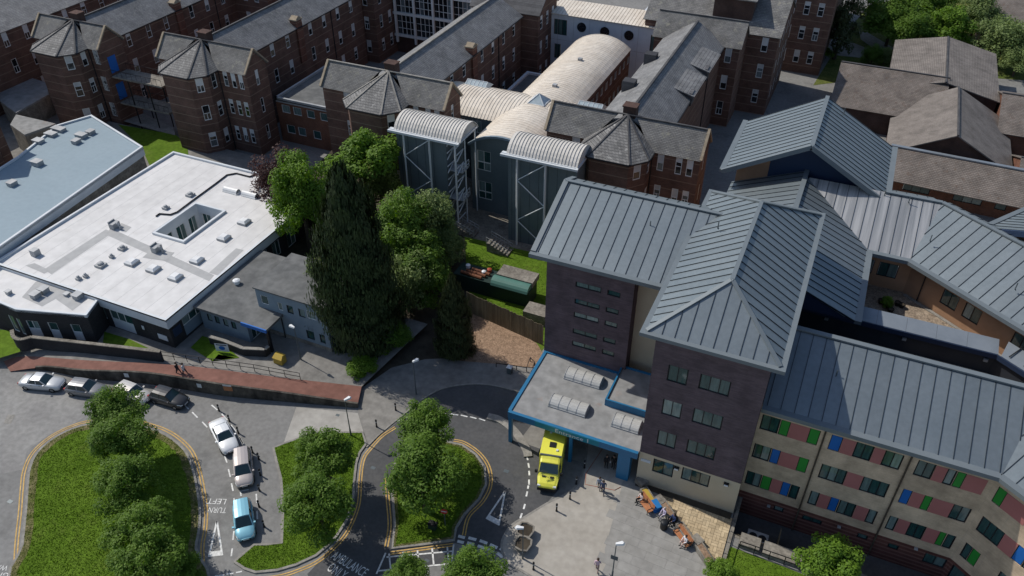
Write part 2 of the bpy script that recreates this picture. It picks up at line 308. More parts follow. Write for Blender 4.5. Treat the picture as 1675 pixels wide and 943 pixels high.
# ---------------------------------------------------------------- building helpers
def sub(name, me, parent, loc=None, rot=None):
    o = bpy.data.objects.new(name, me); C.objects.link(o); o.parent = parent
    if loc is not None: o.location = loc
    if rot is not None: o.rotation_euler = rot
    return o
def wall_mb(mb, p0, p1, z0, z1, ops=(), mi=0, depth=0.16, mr=None):
    """a wall face from p0 to p1 (outside on the right of the way p0 -> p1) with rectangular openings (u0, u1, z0, z1) and their reveals"""
    p0, p1 = Vector((p0[0], p0[1], 0)), Vector((p1[0], p1[1], 0)); d = p1-p0; Lg = d.length; d.normalize(); n = Vector((d.y, -d.x, 0))
    ops = [o for o in ops if o[1] > 0.02 and o[0] < Lg-0.02]
    us = sorted({0.0, Lg, *[max(0, o[0]) for o in ops], *[min(Lg, o[1]) for o in ops]}); zs = sorted({z0, z1, *[o[2] for o in ops], *[o[3] for o in ops]})
    pt = lambda u, z, k=0.0: p0+d*u-n*k+Vector((0,0,z))
    for i in range(len(us)-1):
        run = None
        for j in range(len(zs)-1):
            uc, zc = (us[i]+us[i+1])/2, (zs[j]+zs[j+1])/2
            if any(o[0] < uc < o[1] and o[2] < zc < o[3] for o in ops):
                if run is not None: mb.quad(pt(us[i],run), pt(us[i+1],run), pt(us[i+1],zs[j]), pt(us[i],zs[j]), mi); run = None
            elif run is None: run = zs[j]
        if run is not None: mb.quad(pt(us[i],run), pt(us[i+1],run), pt(us[i+1],z1), pt(us[i],z1), mi)
    mr = mi if mr is None else mr
    for a, b, c, e in ops:
        mb.quad(pt(a,c), pt(a,c,depth), pt(a,e,depth), pt(a,e), mr); mb.quad(pt(b,c,depth), pt(b,c), pt(b,e), pt(b,e,depth), mr)
        mb.quad(pt(a,c), pt(b,c), pt(b,c,depth), pt(a,c,depth), mr); mb.quad(pt(a,e,depth), pt(b,e,depth), pt(b,e), pt(a,e), mr)
    return mb
_wc = {}
def win_meshes(w, h, n, style):
    """meshes of a window w x h: frame; list of (name, mesh, offset) panes.  Local x along the wall, y outwards (negative = inside), z up"""
    k = (round(w,2), round(h,2), n, style)
    if k in _wc: return _wc[k]
    fr = MB(); panes = []; t = 0.07
    if style in ('dark', 'white', 'lightgreen'):
        fm = M['dark_frame'] if style == 'dark' else M['white_frame']
        fr.box(0,w,-.05,.03,0,t); fr.box(0,w,-.05,.03,h-t,h); fr.box(0,t,-.05,.03,t,h-t); fr.box(w-t,w,-.05,.03,t,h-t)
        cw = (w-2*t)/n
        for i in range(n):
            x0, x1 = t+i*cw, t+(i+1)*cw
            if i: fr.box(x0-.035,x0+.035,-.04,.022,t,h-t)
            pm = MB(); pm.quad((0,0,0),(cw-.07,0,0),(cw-.07,0,h-2*t),(0,0,h-2*t)); panes.append(('pane', pm.mesh('pane', M['glass']), (x0+.035,0,t)))
    else:   # sash: tall narrow white window with a mid rail, optional blind in the upper light
        fm = M['white_frame']; t = 0.09; hm = h*0.46
        fr.box(0,w,-.05,.05,0,t+.03); fr.box(0,w,-.05,.03,h-t,h); fr.box(0,t,-.05,.03,t+.03,h-t); fr.box(w-t,w,-.05,.03,t+.03,h-t); fr.box(t,w-t,-.05,.03,hm-.04,hm+.04)
        if n == 2: fr.box(w/2-.035,w/2+.035,-.05,.028,t+.03,hm-.04)
        pm = MB(); pm.quad((t,0,t),(w-t,0,t),(w-t,0,hm-.04),(t,0,hm-.04)); panes.append(('pane', pm.mesh('pane', M['glass_old']), (0,0,0)))
        pm = MB()
        if style == 'sash_blind':
            pm.quad((t,0,hm+.04),(w-t,0,hm+.04),(w-t,0,h-t),(t,0,h-t)); panes.append(('blind', pm.mesh('blind', M['blind']), (0,0,0)))
        elif style == 'sash_half':
            hb = hm+(h-hm)*.45
            fr.box(t,w-t,-.05,.03,hb-.03,hb+.03)
            pm.quad((t,0,hm+.04),(w-t,0,hm+.04),(w-t,0,hb-.03),(t,0,hb-.03)); panes.append(('pane', pm.mesh('pane', M['glass_old']), (0,0,0)))
            pm = MB(); pm.quad((t,0,hb+.03),(w-t,0,hb+.03),(w-t,0,h-t),(t,0,h-t)); panes.append(('blind', pm.mesh('blind', M['blind']), (0,0,0)))
        else:
            pm.quad((t,0,hm+.04),(w-t,0,hm+.04),(w-t,0,h-t),(t,0,h-t)); panes.append(('pane', pm.mesh('pane', M['glass_old']), (0,0,0)))
    _wc[k] = (fr.mesh('window', fm), panes); return _wc[k]
def window(parent, p0, p1, u0, u1, z0, z1, n=2, style='dark', depth=0.10, name='window'):
    p0, p1 = Vector((p0[0],p0[1],0)), Vector((p1[0],p1[1],0)); d = (p1-p0).normalized(); nn = Vector((d.y,-d.x,0))
    fr, panes = win_meshes(u1-u0, z1-z0, n, style)
    # local x = d, local -y = outside  -> rotate by heading; frame boxes are thin so either side works
    o = link(name, fr, parent, loc=p0+d*u0-nn*depth+Vector((0,0,z0)), rot=(0,0,math.atan2(d.y,d.x)))
    for nm, me, off in panes: sub(nm, me, o, off)
    return o
def panel(parent, p0, p1, u0, u1, z0, z1, m, name='panel', depth=0.06, t=0.05):
    k = ('panel', round(u1-u0,2), round(z1-z0,2), m, t)
    if k not in _wc: _wc[k] = MB().box(0,u1-u0,-t/2,t/2,0,z1-z0).mesh(name, M[m])
    p0, p1 = Vector((p0[0],p0[1],0)), Vector((p1[0],p1[1],0)); d = (p1-p0).normalized(); nn = Vector((d.y,-d.x,0))
    return link(name, _wc[k], parent, loc=p0+d*u0-nn*depth+Vector((0,0,z0)), rot=(0,0,math.atan2(d.y,d.x)))
def clip2(poly, axis, val, keep_greater):
    out = []
    for i in range(len(poly)):
        a, b = poly[i], poly[(i+1)%len(poly)]; da, db = a[axis]-val, b[axis]-val
        if not keep_greater: da, db = -da, -db
        if da >= 0: out.append(a)
        if (da >= 0) != (db >= 0):
            t = da/(da-db); out.append((a[0]+(b[0]-a[0])*t, a[1]+(b[1]-a[1])*t))
    return out
def seamed(parent, pts, along, pitch, mats=None, t=0.05, gap=0.04, rib=0.06, phase=0.0, name='roof_panel', roofname='roof', thick=0.12, under=None):
    """a planar roof face of standing-seam sheets: an underlay slab (part) and one sheet per bay (sub-parts), seams run 'along'"""
    P = [Vector(p) for p in pts]; n = (P[1]-P[0]).cross(P[2]-P[1]).normalized()
    if n.z < 0: P = P[::-1]; n = -n
    a = Vector(along); a = (a-n*a.dot(n)).normalized(); u = a.cross(n).normalized(); o = P[0]
    mats = mats or [M['roof_metal'], M['seam']]
    q = [((p-o).dot(u), (p-o).dot(a)) for p in P]
    W = lambda uv, h: o+u*uv[0]+a*uv[1]+n*h
    mb = MB(); k = len(q)
    mb.poly([W(x,0) for x in q]); mb.poly([W(x,-thick) for x in q][::-1])
    for i in range(k): mb.quad(W(q[i],-thick), W(q[(i+1)%k],-thick), W(q[(i+1)%k],0), W(q[i],0))
    ro = mb.build(roofname, under or M['seam'], parent)
    u0, u1 = min(x[0] for x in q), max(x[0] for x in q); c = u0-((u0-phase)%pitch)
    while c < u1:
        s = clip2(clip2(q, 0, c+gap/2, True), 0, c+pitch-gap/2, False) if c+pitch-gap/2 > u0 and c+gap/2 < u1 else []
        if len(s) >= 3:
            mb = MB(); k = len(s); mb.poly([W(x,t) for x in s])
            for i in range(k): mb.quad(W(s[i],.0), W(s[(i+1)%k],.0), W(s[(i+1)%k],t), W(s[i],t))
            ex = clip2(clip2(q, 0, c+pitch-gap/2-.001, True), 0, c+pitch+gap/2, False)
            if len(ex) >= 3 and rib:
                v0, v1 = min(x[1] for x in ex), max(x[1] for x in ex)
                if v1-v0 > .3:
                    e0, e1 = c+pitch-gap/2, c+pitch+gap/2
                    r = [(e0,v0+.05),(e1,v0+.05),(e1,v1-.05),(e0,v1-.05)]
                    mb.poly([W(x,t+rib) for x in r], 1)
                    for i in range(4): mb.quad(W(r[i],0), W(r[(i+1)%4],0), W(r[(i+1)%4],t+rib), W(r[i],t+rib), 1)
            area = sum(s[i][0]*s[(i+1)%k][1]-s[(i+1)%k][0]*s[i][1] for i in range(k))/2
            if abs(area) > .1: mb.build(name, mats, ro)
        c += pitch
    return ro
def slab(mb, pts, thick=0.15, mi=0, me=None):
    "planar roof slab from its upper face points (seen from above counter-clockwise or not)"
    P = [Vector(p) for p in pts]; n = (P[1]-P[0]).cross(P[2]-P[1]).normalized()
    if n.z < 0: P = P[::-1]; n = -n
    k = len(P); mb.poly(P, mi); mb.poly([p-n*thick for p in P][::-1], mi if me is None else me)
    for i in range(k): mb.quad(P[i]-n*thick, P[(i+1)%k]-n*thick, P[(i+1)%k], P[i], mi if me is None else me)
    return mb
def fascia(parent, pts, h=0.45, w=0.5, m='fascia', name='fascia'):
    "box gutter / fascia along an eave or verge polyline"
    mb = MB()
    for a, b in zip(pts[:-1], pts[1:]): mb.bar(a, b, w, h)
    return mb.build(name, M[m], parent)
def flat_block(parent, foot, z0, z1, wallm, topm, upstand=0.25, uw=0.3, um=None, top='roof', lip=0.0):
    "plain block with a flat roof and an upstand kerb round its edge"
    mb = MB(); pl = [(p[0],p[1]) for p in foot]
    if sum(pl[i][0]*pl[(i+1)%len(pl)][1]-pl[(i+1)%len(pl)][0]*pl[i][1] for i in range(len(pl))) < 0: pl = pl[::-1]
    r = MB(); r.add([(x,y,z1) for x,y in pl], [tuple(range(len(pl)))]); ro = r.build(top, M[topm], parent)
    if upstand:
        k = MB(); n = len(pl)
        cx, cy = sum(p[0] for p in pl)/n, sum(p[1] for p in pl)/n
        for i in range(n):
            a, b = Vector((*pl[i],z1+upstand/2-.08)), Vector((*pl[(i+1)%n],z1+upstand/2-.08)); d = (b-a).normalized()
            nn = Vector((-d.y,d.x,0))
            e = uw if i % 2 == 0 else 0.0
            k.bar(a+nn*(uw/2-lip)-d*lip*0, b+nn*(uw/2-lip), uw, upstand+.16+(0.004 if i%2 else 0))
        k.build('roof_edge', M[um or wallm], parent)
    return pl
# ================================================================ NEW HOSPITAL BLOCKS
def VP(px, py, p0, d):
    "meet the sight line of a photo pixel with the upright plane through p0 along d; returns (u along d, z)"
    r = FW*F_PX + RT*(px-PW/2) - UP*(py-PH/2); n = Vector((d[1], -d[0], 0)); p0 = Vector((p0[0], p0[1], 0))
    t = p0.dot(n)/r.dot(n); q = r*t+Vector((0,0,CAMZ)); return (q-p0).dot(Vector((d[0],d[1],0))), q.z
def VZ(l, x, y, p0, d):
    o = _ZO[l]; return VP(o[0]+x*0.27578, o[1]+y*0.27578, p0, d)
def snow_hook(parent, p):
    MB().bar(p, (p[0],p[1],p[2]+.75), .07, .07).bar((p[0],p[1],p[2]+.02), (p[0]+.05,p[1],p[2]+.06), .2, .2).build('roof_anchor', M['lamp_grey'], parent)
def hip_roof(T, x0, x1, y0, y1, ze, za, pitch):
    xm = (x0+x1)/2; r = (x1-x0)/2; a, b = (xm, y0+r, za), (xm, y1-r, za)
    e = [(x0,y0,ze),(x1,y0,ze),(x1,y1,ze),(x0,y1,ze)]
    seamed(T, [e[0],a,b,e[3]], (1,0,.57), pitch); seamed(T, [e[1],e[2],b,a], (-1,0,.57), pitch)
    seamed(T, [e[0],e[1],a], (0,1,.57), pitch, phase=xm); seamed(T, [e[2],e[3],b], (0,-1,.57), pitch, phase=xm)
    k = MB()
    up = Vector((0,0,.10))
    for p, q in ((a,b),(a,e[0]),(a,e[1]),(b,e[2]),(b,e[3])): k.bar(Vector(p)+up, Vector(q)+up, .34, .12)
    k.build('ridge_cap', M['fascia'], T)
    g = MB(); o = .28; z = ze-.12
    o = .22; g.bar((x0-o*2,y0-o,z),(x1+o*2,y0-o,z),.44,.34); g.bar((x0-o*2,y1+o,z),(x1+o*2,y1+o,z),.44,.34)
    g.bar((x0-o,y0,z),(x0-o,y1,z),.44,.335); g.bar((x1+o,y0,z),(x1+o,y1,z),.44,.335)
    g.build('gutter', M['fascia'], T)
    MB().box(x0+.02,x1-.02,y0+.02,y1-.02,ze-.42,ze-.2).build('soffit', M['navy'], T)

# ---- entrance tower
TW = thing('entrance_tower', 'dark brown brick tower with hipped blue-grey metal roof beside the blue entrance canopy', 'building', (-4.7,60,0))
tx0, tx1, ty0, ty1 = -9.2, -0.2, 49.0, 71.0
w2, w3 = (-7.88-tx0, -6.22-tx0), (-5.28-tx0, -2.82-tx0)
tops = [15.2, 11.3, 7.5]; ops = []
for tz in tops: ops += [(w2[0],w2[1],tz-1.78,tz), (w3[0],w3[1],tz-1.65,tz-.02)]
mb = MB(); wall_mb(mb, (tx0,ty0), (tx1,ty0), 4.1, 18.3, ops, 0)
wall_mb(mb, (tx1,ty0), (tx1,ty1), 4.1, 18.3, (), 0); wall_mb(mb, (tx1,ty1), (tx0,ty1), 4.1, 18.3, (), 0); wall_mb(mb, (tx0,ty1), (tx0,ty0), 4.1, 18.3, (), 0)
mb.quad((tx0,ty0,4.1),(tx0,ty0+.04,4.1),(tx1,ty0+.04,4.1),(tx1,ty0,4.1))
mb.build('wall', M['tower_brick'], TW)
gops = [(w2[0],-6.0-tx0,2.0,3.75), (w3[0]+.02,w3[1]+.04,2.25,3.85)]
mb = MB(); wall_mb(mb, (tx0,ty0+.04), (tx1,ty0+.04), -2.0, 4.1, gops, 0); wall_mb(mb, (tx1-.02,ty0+.04), (tx1-.02,ty1), -2.0, 4.1, (), 0); wall_mb(mb, (tx0+.02,ty1), (tx0+.02,ty0+.04), -2, 4.1, (), 0)
mb.build('base_wall', M['beige'], TW)
for tz in tops:
    window(TW, (tx0,ty0), (tx1,ty0), w2[0], w2[1], tz-1.78, tz, 2); window(TW, (tx0,ty0), (tx1,ty0), w3[0], w3[1], tz-1.65, tz-.02, 3)
for g, n in zip(gops, (2,3)): window(TW, (tx0,ty0+.04), (tx1,ty0+.04), *g, n)
for x in (-5.75, -1.35): MB().box(x-.22,x+.22,ty0-.2,ty0+.05,3.45,3.7).box(x-.17,x+.17,ty0-.26,ty0-.2,3.47,3.6,1).build('bulkhead_lamp', [M['black_metal'], M['lamp_white']], TW)
MB().box(-9.0,-8.1,ty0-.02,ty0+.04,2.95,3.25).build('wall_sign', M['white_trim'], TW)
hip_roof(TW, -9.9, .36, 48.3, 71.2, 18.6, 21.6, 1.0)
for p in [(1176,392),(1139,374)]: snow_hook(TW, S(p[0]+35,p[1],20.4))

# ---- stair block left of the tower (low-pitched roof, slit windows)
LB = thing('slit_window_block', 'dark brick block with narrow strip windows and low-pitched metal roof above the canopy', 'building', (-17.8,60,0))
lx0, lx1, ly = -22.1, -13.5, 58.0; ops = []; spec_ = []
for tz in (13.9, 11.85, 10.2, 8.1, 6.5):
    for a, b in ((-19.15,-16.6), (-16.0,-14.72)):
        o = (a-lx0, b-lx0, tz-.62, tz); ops.append(o)
mb = MB(); wall_mb(mb, (lx0,ly), (lx1,ly), 0, 16.6, ops, 0); wall_mb(mb, (lx1,ly), (lx1,67.5), 0, 16.6, (), 0); wall_mb(mb, (lx1,67.5), (lx0,67.5), 0, 18.6, (), 0); wall_mb(mb, (lx0,67.5), (lx0,ly), 0, 16.6, (), 0)
mb.poly([(lx0,67.5,16.6),(lx0,ly,16.6),(lx0,65.6,19.2),(lx0,67.5,18.6)])
mb.build('wall', M['tower_brick'], LB)
for o in ops: window(LB, (lx0,ly), (lx1,ly), *o, 2 if o[1]-o[0] > 2 else 1)
MB().box(-13.5,-9.25,59.6,60.2,0,16.7).build('recess_wall', M['beige'], LB)
ez, rz_ = 16.55, 19.65
seamed(LB, [(-23.0,57.35,ez),(-10.0,57.35,ez),(-7.6,65.7,rz_),(-23.0,65.7,rz_)], (0,1,.37), 1.06, phase=.2)
seamed(LB, [(-23.0,65.7,rz_),(-7.6,65.7,rz_),(-9.0,68.0,18.75),(-23.0,68.0,18.75)], (0,-1,.4), 1.06)
g = MB(); g.bar((-23.5,57.1,ez-.15),(-10.0,57.1,ez-.15),.55,.4); g.bar((-23.25,57.35,ez+.02),(-23.25,65.7,rz_+.06),.5,.3); g.bar((-23.25,65.7,rz_+.06),(-23.25,68.0,18.8),.5,.3); g.bar((-23.3,65.7,rz_+.13),(-7.7,65.7,rz_+.13),.42,.12)
g.build('fascia', M['fascia'], LB); snow_hook(LB, S(1063,373,18.4))

# ---- canopy
CN = thing('entrance_canopy', 'flat grey entrance canopy with bright blue steel frame marked Entrance 1', 'canopy', (-15.6,53,0))
cx0, cx1, cy0, cy1, cz = -21.95, -9.25, 48.65, 57.98, 4.15
MB().box(cx0+.2,cx1,cy0+.2,cy1-.2,cz-.3,cz-.12).build('roof_deck', M['canopy_roof'], CN)
MB().box(cx0,cx1-.02,cy0-.1,cy0+.22,cz-.72,cz+.02).build('front_beam', M['blue_frame'], CN)
MB().box(cx0-.1,cx0+.22,cy0+.22,cy1,cz-.7,cz).build('side_beam', M['blue_frame'], CN)
MB().box(cx0+.22,-13.6,cy1-.22,cy1-.002,cz-.5,cz+.02).build('back_beam', M['blue_frame'], CN)
for x, w, d_ in ((cx0+.2,.34,.34), (-15.6,.30,.30), (-10.45,1.15,.85)):
    MB().box(x-w/2,x+w/2,cy0-.05,cy0-.05+d_,0,cz-.72).build('post', M['blue_frame'], CN)
MB().box(cx0-.02,cx0+.32,cy1-1.2,cy1-.86,0,cz-.7).build('post', M['blue_frame'], CN)
sx0, sx1, sy0, sy1 = -13.95, -9.25, 53.2, 58.4
MB().box(sx0+.16,sx1,sy0+.16,sy1-.16,cz-.1,cz+.5).build('raised_deck', M['canopy_roof'], CN)
k = MB(); k.box(sx0,sx1,sy0,sy0+.16,cz-.12,cz+.68); k.box(sx0,sx0+.16,sy0+.16,sy1,cz-.12,cz+.675); k.box(sx0+.16,sx1,sy1-.16,sy1,cz-.1,cz+.67); k.build('raised_edge', M['blue_frame'], CN)
def rooflight(T, x0, x1, y0, y1, z, n):
    mb = MB(); r = (y1-y0)/2; ym = (y0+y1)/2; seg = 8
    mb.box(x0-.06,x1+.06,y0-.06,y1+.06,z-.02,z+.14,1)
    pr = [(ym-r*math.cos(math.pi*i/seg), z+.14+r*.62*math.sin(math.pi*i/seg)) for i in range(seg+1)]
    for i in range(seg): mb.quad((x0,*pr[i]),(x1,*pr[i]),(x1,*pr[i+1]),(x0,*pr[i+1]))
    mb.poly([(x0,*p) for p in pr]); mb.poly([(x1,*p) for p in pr][::-1])
    ro = mb.build('rooflight', [M['polycarb'], M['vent_grey']], T)
    for j in range(n+1):
        x = x0+(x1-x0)*j/n; rb = MB()
        for i in range(seg): rb.bar((x,pr[i][0],pr[i][1]+.015),(x,pr[i+1][0],pr[i+1][1]+.015),.06,.05)
        rb.build('rib', M['vent_grey'], ro)
rooflight(CN, -18.75,-15.15,55.0,56.6,cz-.12,4); rooflight(CN, -18.75,-15.15,50.9,52.5,cz-.12,4); rooflight(CN, -12.5,-10.0,50.9,52.5,cz-.12,3)
def text_mesh(name, txt, size, mname, parent, loc, rot, sx=1.0, thick=0.01, sy=1.0, align='LEFT'):
    cu = bpy.data.curves.new(name, 'FONT'); cu.body = txt; cu.size = size; cu.extrude = thick; cu.align_x = align; cu.resolution_u = 3
    t = bpy.data.objects.new(name, cu); C.objects.link(t); dg = bpy.context.evaluated_depsgraph_get()
    me = bpy.data.meshes.new_from_object(t.evaluated_get(dg)); bpy.data.objects.remove(t); me.materials.clear(); me.materials.append(M[mname]); me.name = name
    o = link(name, me, parent, loc=loc, rot=rot); o.scale = (sx, sy, 1); return o
ex0 = VZ('K',245,845,(0,cy0-.12),(1,0))[0]; ex1 = VZ('K',440,905,(0,cy0-.12),(1,0))[0]
MB().box(ex0-2.0,ex1+1.1,cy0-.13,cy0-.105,cz-.66,cz-.02).build('sign_band', mat('teal_sign', (.02,.20,.26), None, .5), CN)
tm = text_mesh('lettering', 'Entrance 1', .62, 'white_trim', CN, (ex0,cy0-.15,cz-.56), (math.pi/2,0,0)); tm.scale.x = (ex1-ex0)/tm.dimensions.x

# ---- block behind the tower (ridge runs back) and the rear gabled block
RB = thing('rear_roofed_block', 'block with steep two-tone metal roof tucked between tower and far gabled block', 'building', (-2,74,0))
MB().box(-9.0,5.0,70,84,0,12.7).build('wall', M['orange_wall'], RB)
e3, r3 = 12.8, 16.0
seamed(RB, [(-9.8,64,e3),(-2.1,64,r3),(-2.1,84.4,r3),(-9.8,84.4,e3)], (1,0,.41), 1.0)
seamed(RB, [(-2.1,64,r3),(5.6,64,e3),(5.6,76.4,e3),(-2.1,83.2,r3)], (-1,0,.41), 1.0)
MB().bar((-2.1,64,r3+.12),(-2.1,84.4,r3+.12),.5,.14).build('ridge_cap', M['fascia'], RB)
MB().bar((5.85,64,e3-.1),(5.85,76.2,e3-.1),.6,.36).build('gutter', M['fascia'], RB)
MB().poly([(-9.0,64.2,12.6),(5.2,64.2,12.6),(-2.1,64.2,15.8)]).build('gable_wall', M['navy'], RB)

GB = thing('far_gabled_block', 'tall gabled block with bright striped metal roof slope nearest the old brick wards', 'building', (-2.2,90,0))
gx0, gx1, gy0, gy1, ge, gr = -10.6, 6.2, 82.7, 96.2, 15.0, 19.7; gm = -2.2
seamed(GB, [(gx0,gy0,ge),(gm,gy0,gr),(gm,gy1,gr),(gx0,gy1,ge)], (1,0,.56), .95); seamed(GB, [(gm,gy0,gr),(gx1,gy0,ge),(gx1,gy1,ge),(gm,gy1,gr)], (-1,0,.56), .95)
g = MB(); g.bar((gm,gy0-.1,gr+.12),(gm,gy1,gr+.12),.45,.14); g.bar((gx0-.3,gy0,ge-.1),(gx0-.3,gy1,ge-.1),.6,.35); g.bar((gx1+.3,gy0,ge-.1),(gx1+.3,gy1,ge-.1),.6,.35)
for s, xx in ((1,gx0-.3),(-1,gx1+.3)): g.bar((xx,gy0-.1,ge-.12),(gm,gy0-.1,gr+.02),.3,.5)
g.build('fascia', M['fascia'], GB)
mb = MB(); mb.box(gx0+1.1,gx1-1.1,84.4,95.6,0,ge-.25); mb.poly([(gx0+1.1,84.4,ge-.25),(gx1-1.1,84.4,ge-.25),(gx1-1.1,84.4,ge+.28),(gm,84.4,gr-.35),(gx0+1.1,84.4,ge+.28)])
mb.build('wall', M['orange_wall'], GB)
slab(MB(), [(gx0,gy0+.05,ge-.2),(gm,gy0+.05,gr-.18),(gm,84.4,gr-.18),(gx0,84.4,ge-.2)], .1).build('soffit', M['navy'], GB)
slab(MB(), [(gx1,gy0+.05,ge-.2),(gm,gy0+.05,gr-.18),(gm,84.4,gr-.18),(gx1,84.4,ge-.2)], .1).build('soffit', M['navy'], GB)
mb = MB(); mb.poly([(gx0+4.5,84.36,ge+2.0),(gm,84.36,gr-.4),(gx1-1.1,84.36,ge+.26),(gx1-1.1,84.36,13),(gx0+4.5,84.36,13)]); mb.build('gable_shade', M['navy'], GB)  # navy sheet paints the shade below the overhang onto the orange gable
for p in [(1322,216),(1380,187)]: snow_hook(GB, S(p[0],p[1],18.6))

# ---- rear wing: shiny straight length, then bent towards the right of the picture
EV = Vector((.81,-.586,0)); NV = Vector((.586,.81,0))
RW = thing('rear_wing', 'bent rear wing with orange walls and metal roof overlooking the gravel court', 'building', (12,80,0))
b0, b1 = Vector((9.7,76.4,12.8)), Vector((11.6,83.3,15.9)); LN = 27.0
M['shiny'] = mat('painted_sheen_metal', (.27,.28,.285), (.55,.54,.52), .42, metal=.5, scale=1.5, stretch=(1,.04,.04), spec=.5, rand=.05)  # pale streaks paint the sheen of the sheets into their colour
seamed(RW, [(5.6,76.4,12.8),tuple(b0),tuple(b1),(-2.1,83.2,15.9)], (0,1,.45), 1.04, [M['shiny'], M['seam']])
seamed(RW, [tuple(b0),tuple(b0+EV*LN),tuple(b1+EV*LN),tuple(b1)], tuple(NV+Vector((0,0,.45))), 1.08)
seamed(RW, [(6.2,83.2,15.9),tuple(b1),(11.0,86.5,14.6),(6.2,86.5,14.6)], (0,-1,.4), 1.04); seamed(RW, [tuple(b1),tuple(b1+EV*LN),tuple(b1+EV*LN+NV*3-Vector((0,0,1.3))),tuple(b1+NV*3-Vector((.8,0,1.3)))], tuple(-NV), 1.08)
g = MB(); g.bar((5.5,76.1,12.65),(9.65,76.1,12.65),.6,.4); g.bar(Vector((9.55,76.12,12.65)),b0+EV*LN-NV*.28-Vector((0,0,.15)),.6,.395); g.bar((6,83.2,16.02),b1+Vector((0,0,.12)),.45,.14); g.bar(b1+Vector((0,0,.12)),b1+EV*LN+Vector((0,0,.12)),.45,.135)
g.build('gutter', M['fascia'], RW)
q0 = Vector((10.2,77.2,0)); q1 = q0+EV*26; wz0, wz1 = 9.55, 11.25
sops = []
for l, xa, xb, ya in (('L',1190,1275,25),('L',1320,1400,105),('L',1605,1690,285)):
    u = VZ(l,xa,ya,q0,EV)[0]; sops.append((u,u+1.75,wz0,wz1))
bops = [(5.35-5.0,6.75-5.0,wz0,wz1),(7.2-5.0,9.1-5.0,wz0,wz1)]
mb = MB(); wall_mb(mb, (5.0,77.2), q0, 0, 12.75, bops); wall_mb(mb, q0, q1, 0, 12.75, sops); mb.quad(tuple(q1),tuple(q1+NV*7),tuple(q1+NV*7+Vector((0,0,13))),tuple(q1+Vector((0,0,13))))
mb.build('wall', M['orange_wall'], RW)
for o in bops: window(RW, (5.0,77.2), q0, *o, 2)
for o in sops: window(RW, q0, q1, *o, 2)
u = VZ('L',1065,0,q0,EV)[0]; pp = q0+EV*u-NV*.1; MB().tube((pp.x,pp.y,8.3),(pp.x,pp.y,12.4),.06).build('downpipe', M['dark_frame'], RW)
for p, z in (((1446,322),15.6),((1486,332),15.7),((1521,395),14.4),((1660,474),14.3)): snow_hook(RW, S(p[0],p[1],z))
# gable of the next wing, far right
FR_ = thing('side_gable_wing', 'pale blue-grey metal roof slope with navy edge at the right border', 'building', (20,90,0))
a0 = S(1613,374,14.2); a1 = a0+NV*14
seamed(FR_, [tuple(a0),tuple(a0+EV*9+Vector((0,0,4.2))),tuple(a1+EV*9+Vector((0,0,4.2))),tuple(a1)], tuple(EV+Vector((0,0,.46))), .85)
g = MB(); g.bar(a0-EV*.2,a1-EV*.2,.5,.35); g.build('gutter', M['fascia'], FR_)
g = MB(); g.bar(a0-NV*.1-Vector((0,0,.25)),a0+EV*9-NV*.1+Vector((0,0,3.95)),.3,.6); g.build('verge_board', M['navy'], FR_)
mb = MB(); w0 = a0+NV*1.0+EV*.8; mb.poly([(w0.x,w0.y,0),tuple(Vector((w0.x,w0.y,0))+EV*9),tuple(w0+EV*9+Vector((0,0,4))),tuple(w0)]); v1 = w0+NV*12; mb.quad((v1.x,v1.y,0),(w0.x,w0.y,0),tuple(w0),tuple(v1)); mb.build('wall', M['orange_wall'], FR_)

# ---- gravel court roof with parapet screen
GC = thing('gravel_court_roof', 'gravelled flat roof court below the orange walled rear wing', 'roof court', (11,73,8))
MB().add([(5.0,66.5,8.2),(24,64,8.2),(34,56,8.2),(36,58,8.2),(10.2,77.2,8.2),(5.0,77.2,8.2)], [(0,1,2,3,4,5)]).build('gravel_bed', mat('court_gravel', (.20,.155,.115),(.34,.275,.21),.95,scale=2.5,bump=.9,bscale=12,speck=(7,.3)), GC)
k = MB(); k.bar(q0-NV*.25+Vector((.3,-.2,8.24)),q1-NV*.25+Vector((0,0,8.24)),.35,.1); k.build('edge_kerb', M['kerb'], GC)
PS = thing('parapet_screen', 'dark clad screen wall with sloping grey metal coping behind the front wing roof', 'screen wall', (9,68,0))
t0, t1 = Vector((18.0,67.4,0)), Vector((18.0,67.4,0))+EV*20
mb = MB(); wall_mb(mb, (-.1,67.4), t0, 0, 10.6); wall_mb(mb, t0, t1, 0, 10.6); mb.build('wall', M['dark_clad'], PS)
for i in range(7):
    x0_ = -.1+i*2.6; x1_ = min(x0_+2.58, 18.3)
    slab(MB(), [(x0_,67.15,10.75),(x1_,67.15,10.75),(x1_,68.9,11.15),(x0_,68.9,11.15)], .12).build('coping', M['coping'], PS)
c0, c1 = Vector((18.3,67.0,10.75)), Vector((18.85,68.9,11.15))
slab(MB(), [tuple(c0),tuple(c0+EV*19),tuple(c1+EV*19),tuple(c1)], .12).build('coping', M['coping'], PS)
k = MB(); k.bar((-.1,67.12,10.45),(18.1,67.12,10.45),.12,.5); k.bar(Vector((18.05,67.1,10.45)),Vector((18.05,67.1,10.45))+EV*19,.12,.49); k.build('fascia', M['navy'], PS)
for l, x, y in (('L',497,185),('L',958,305),('L',1440,430)):
    u, z = VZ(l,x,y,(0,67.4),(1,0)); MB().box(u-.18,u+.18,67.22,67.4,z-.14,z+.14).build('wall_lamp', M['vent_grey'], PS)
k = MB()
for u in (1.2,2.6,4.0,5.4): k.bar(c1+EV*u+Vector((0,0,.1)),c1+EV*u-NV*1.6+Vector((0,0,-.2)),.08,.08)
k.build('coping_rail', M['dark_frame'], PS)

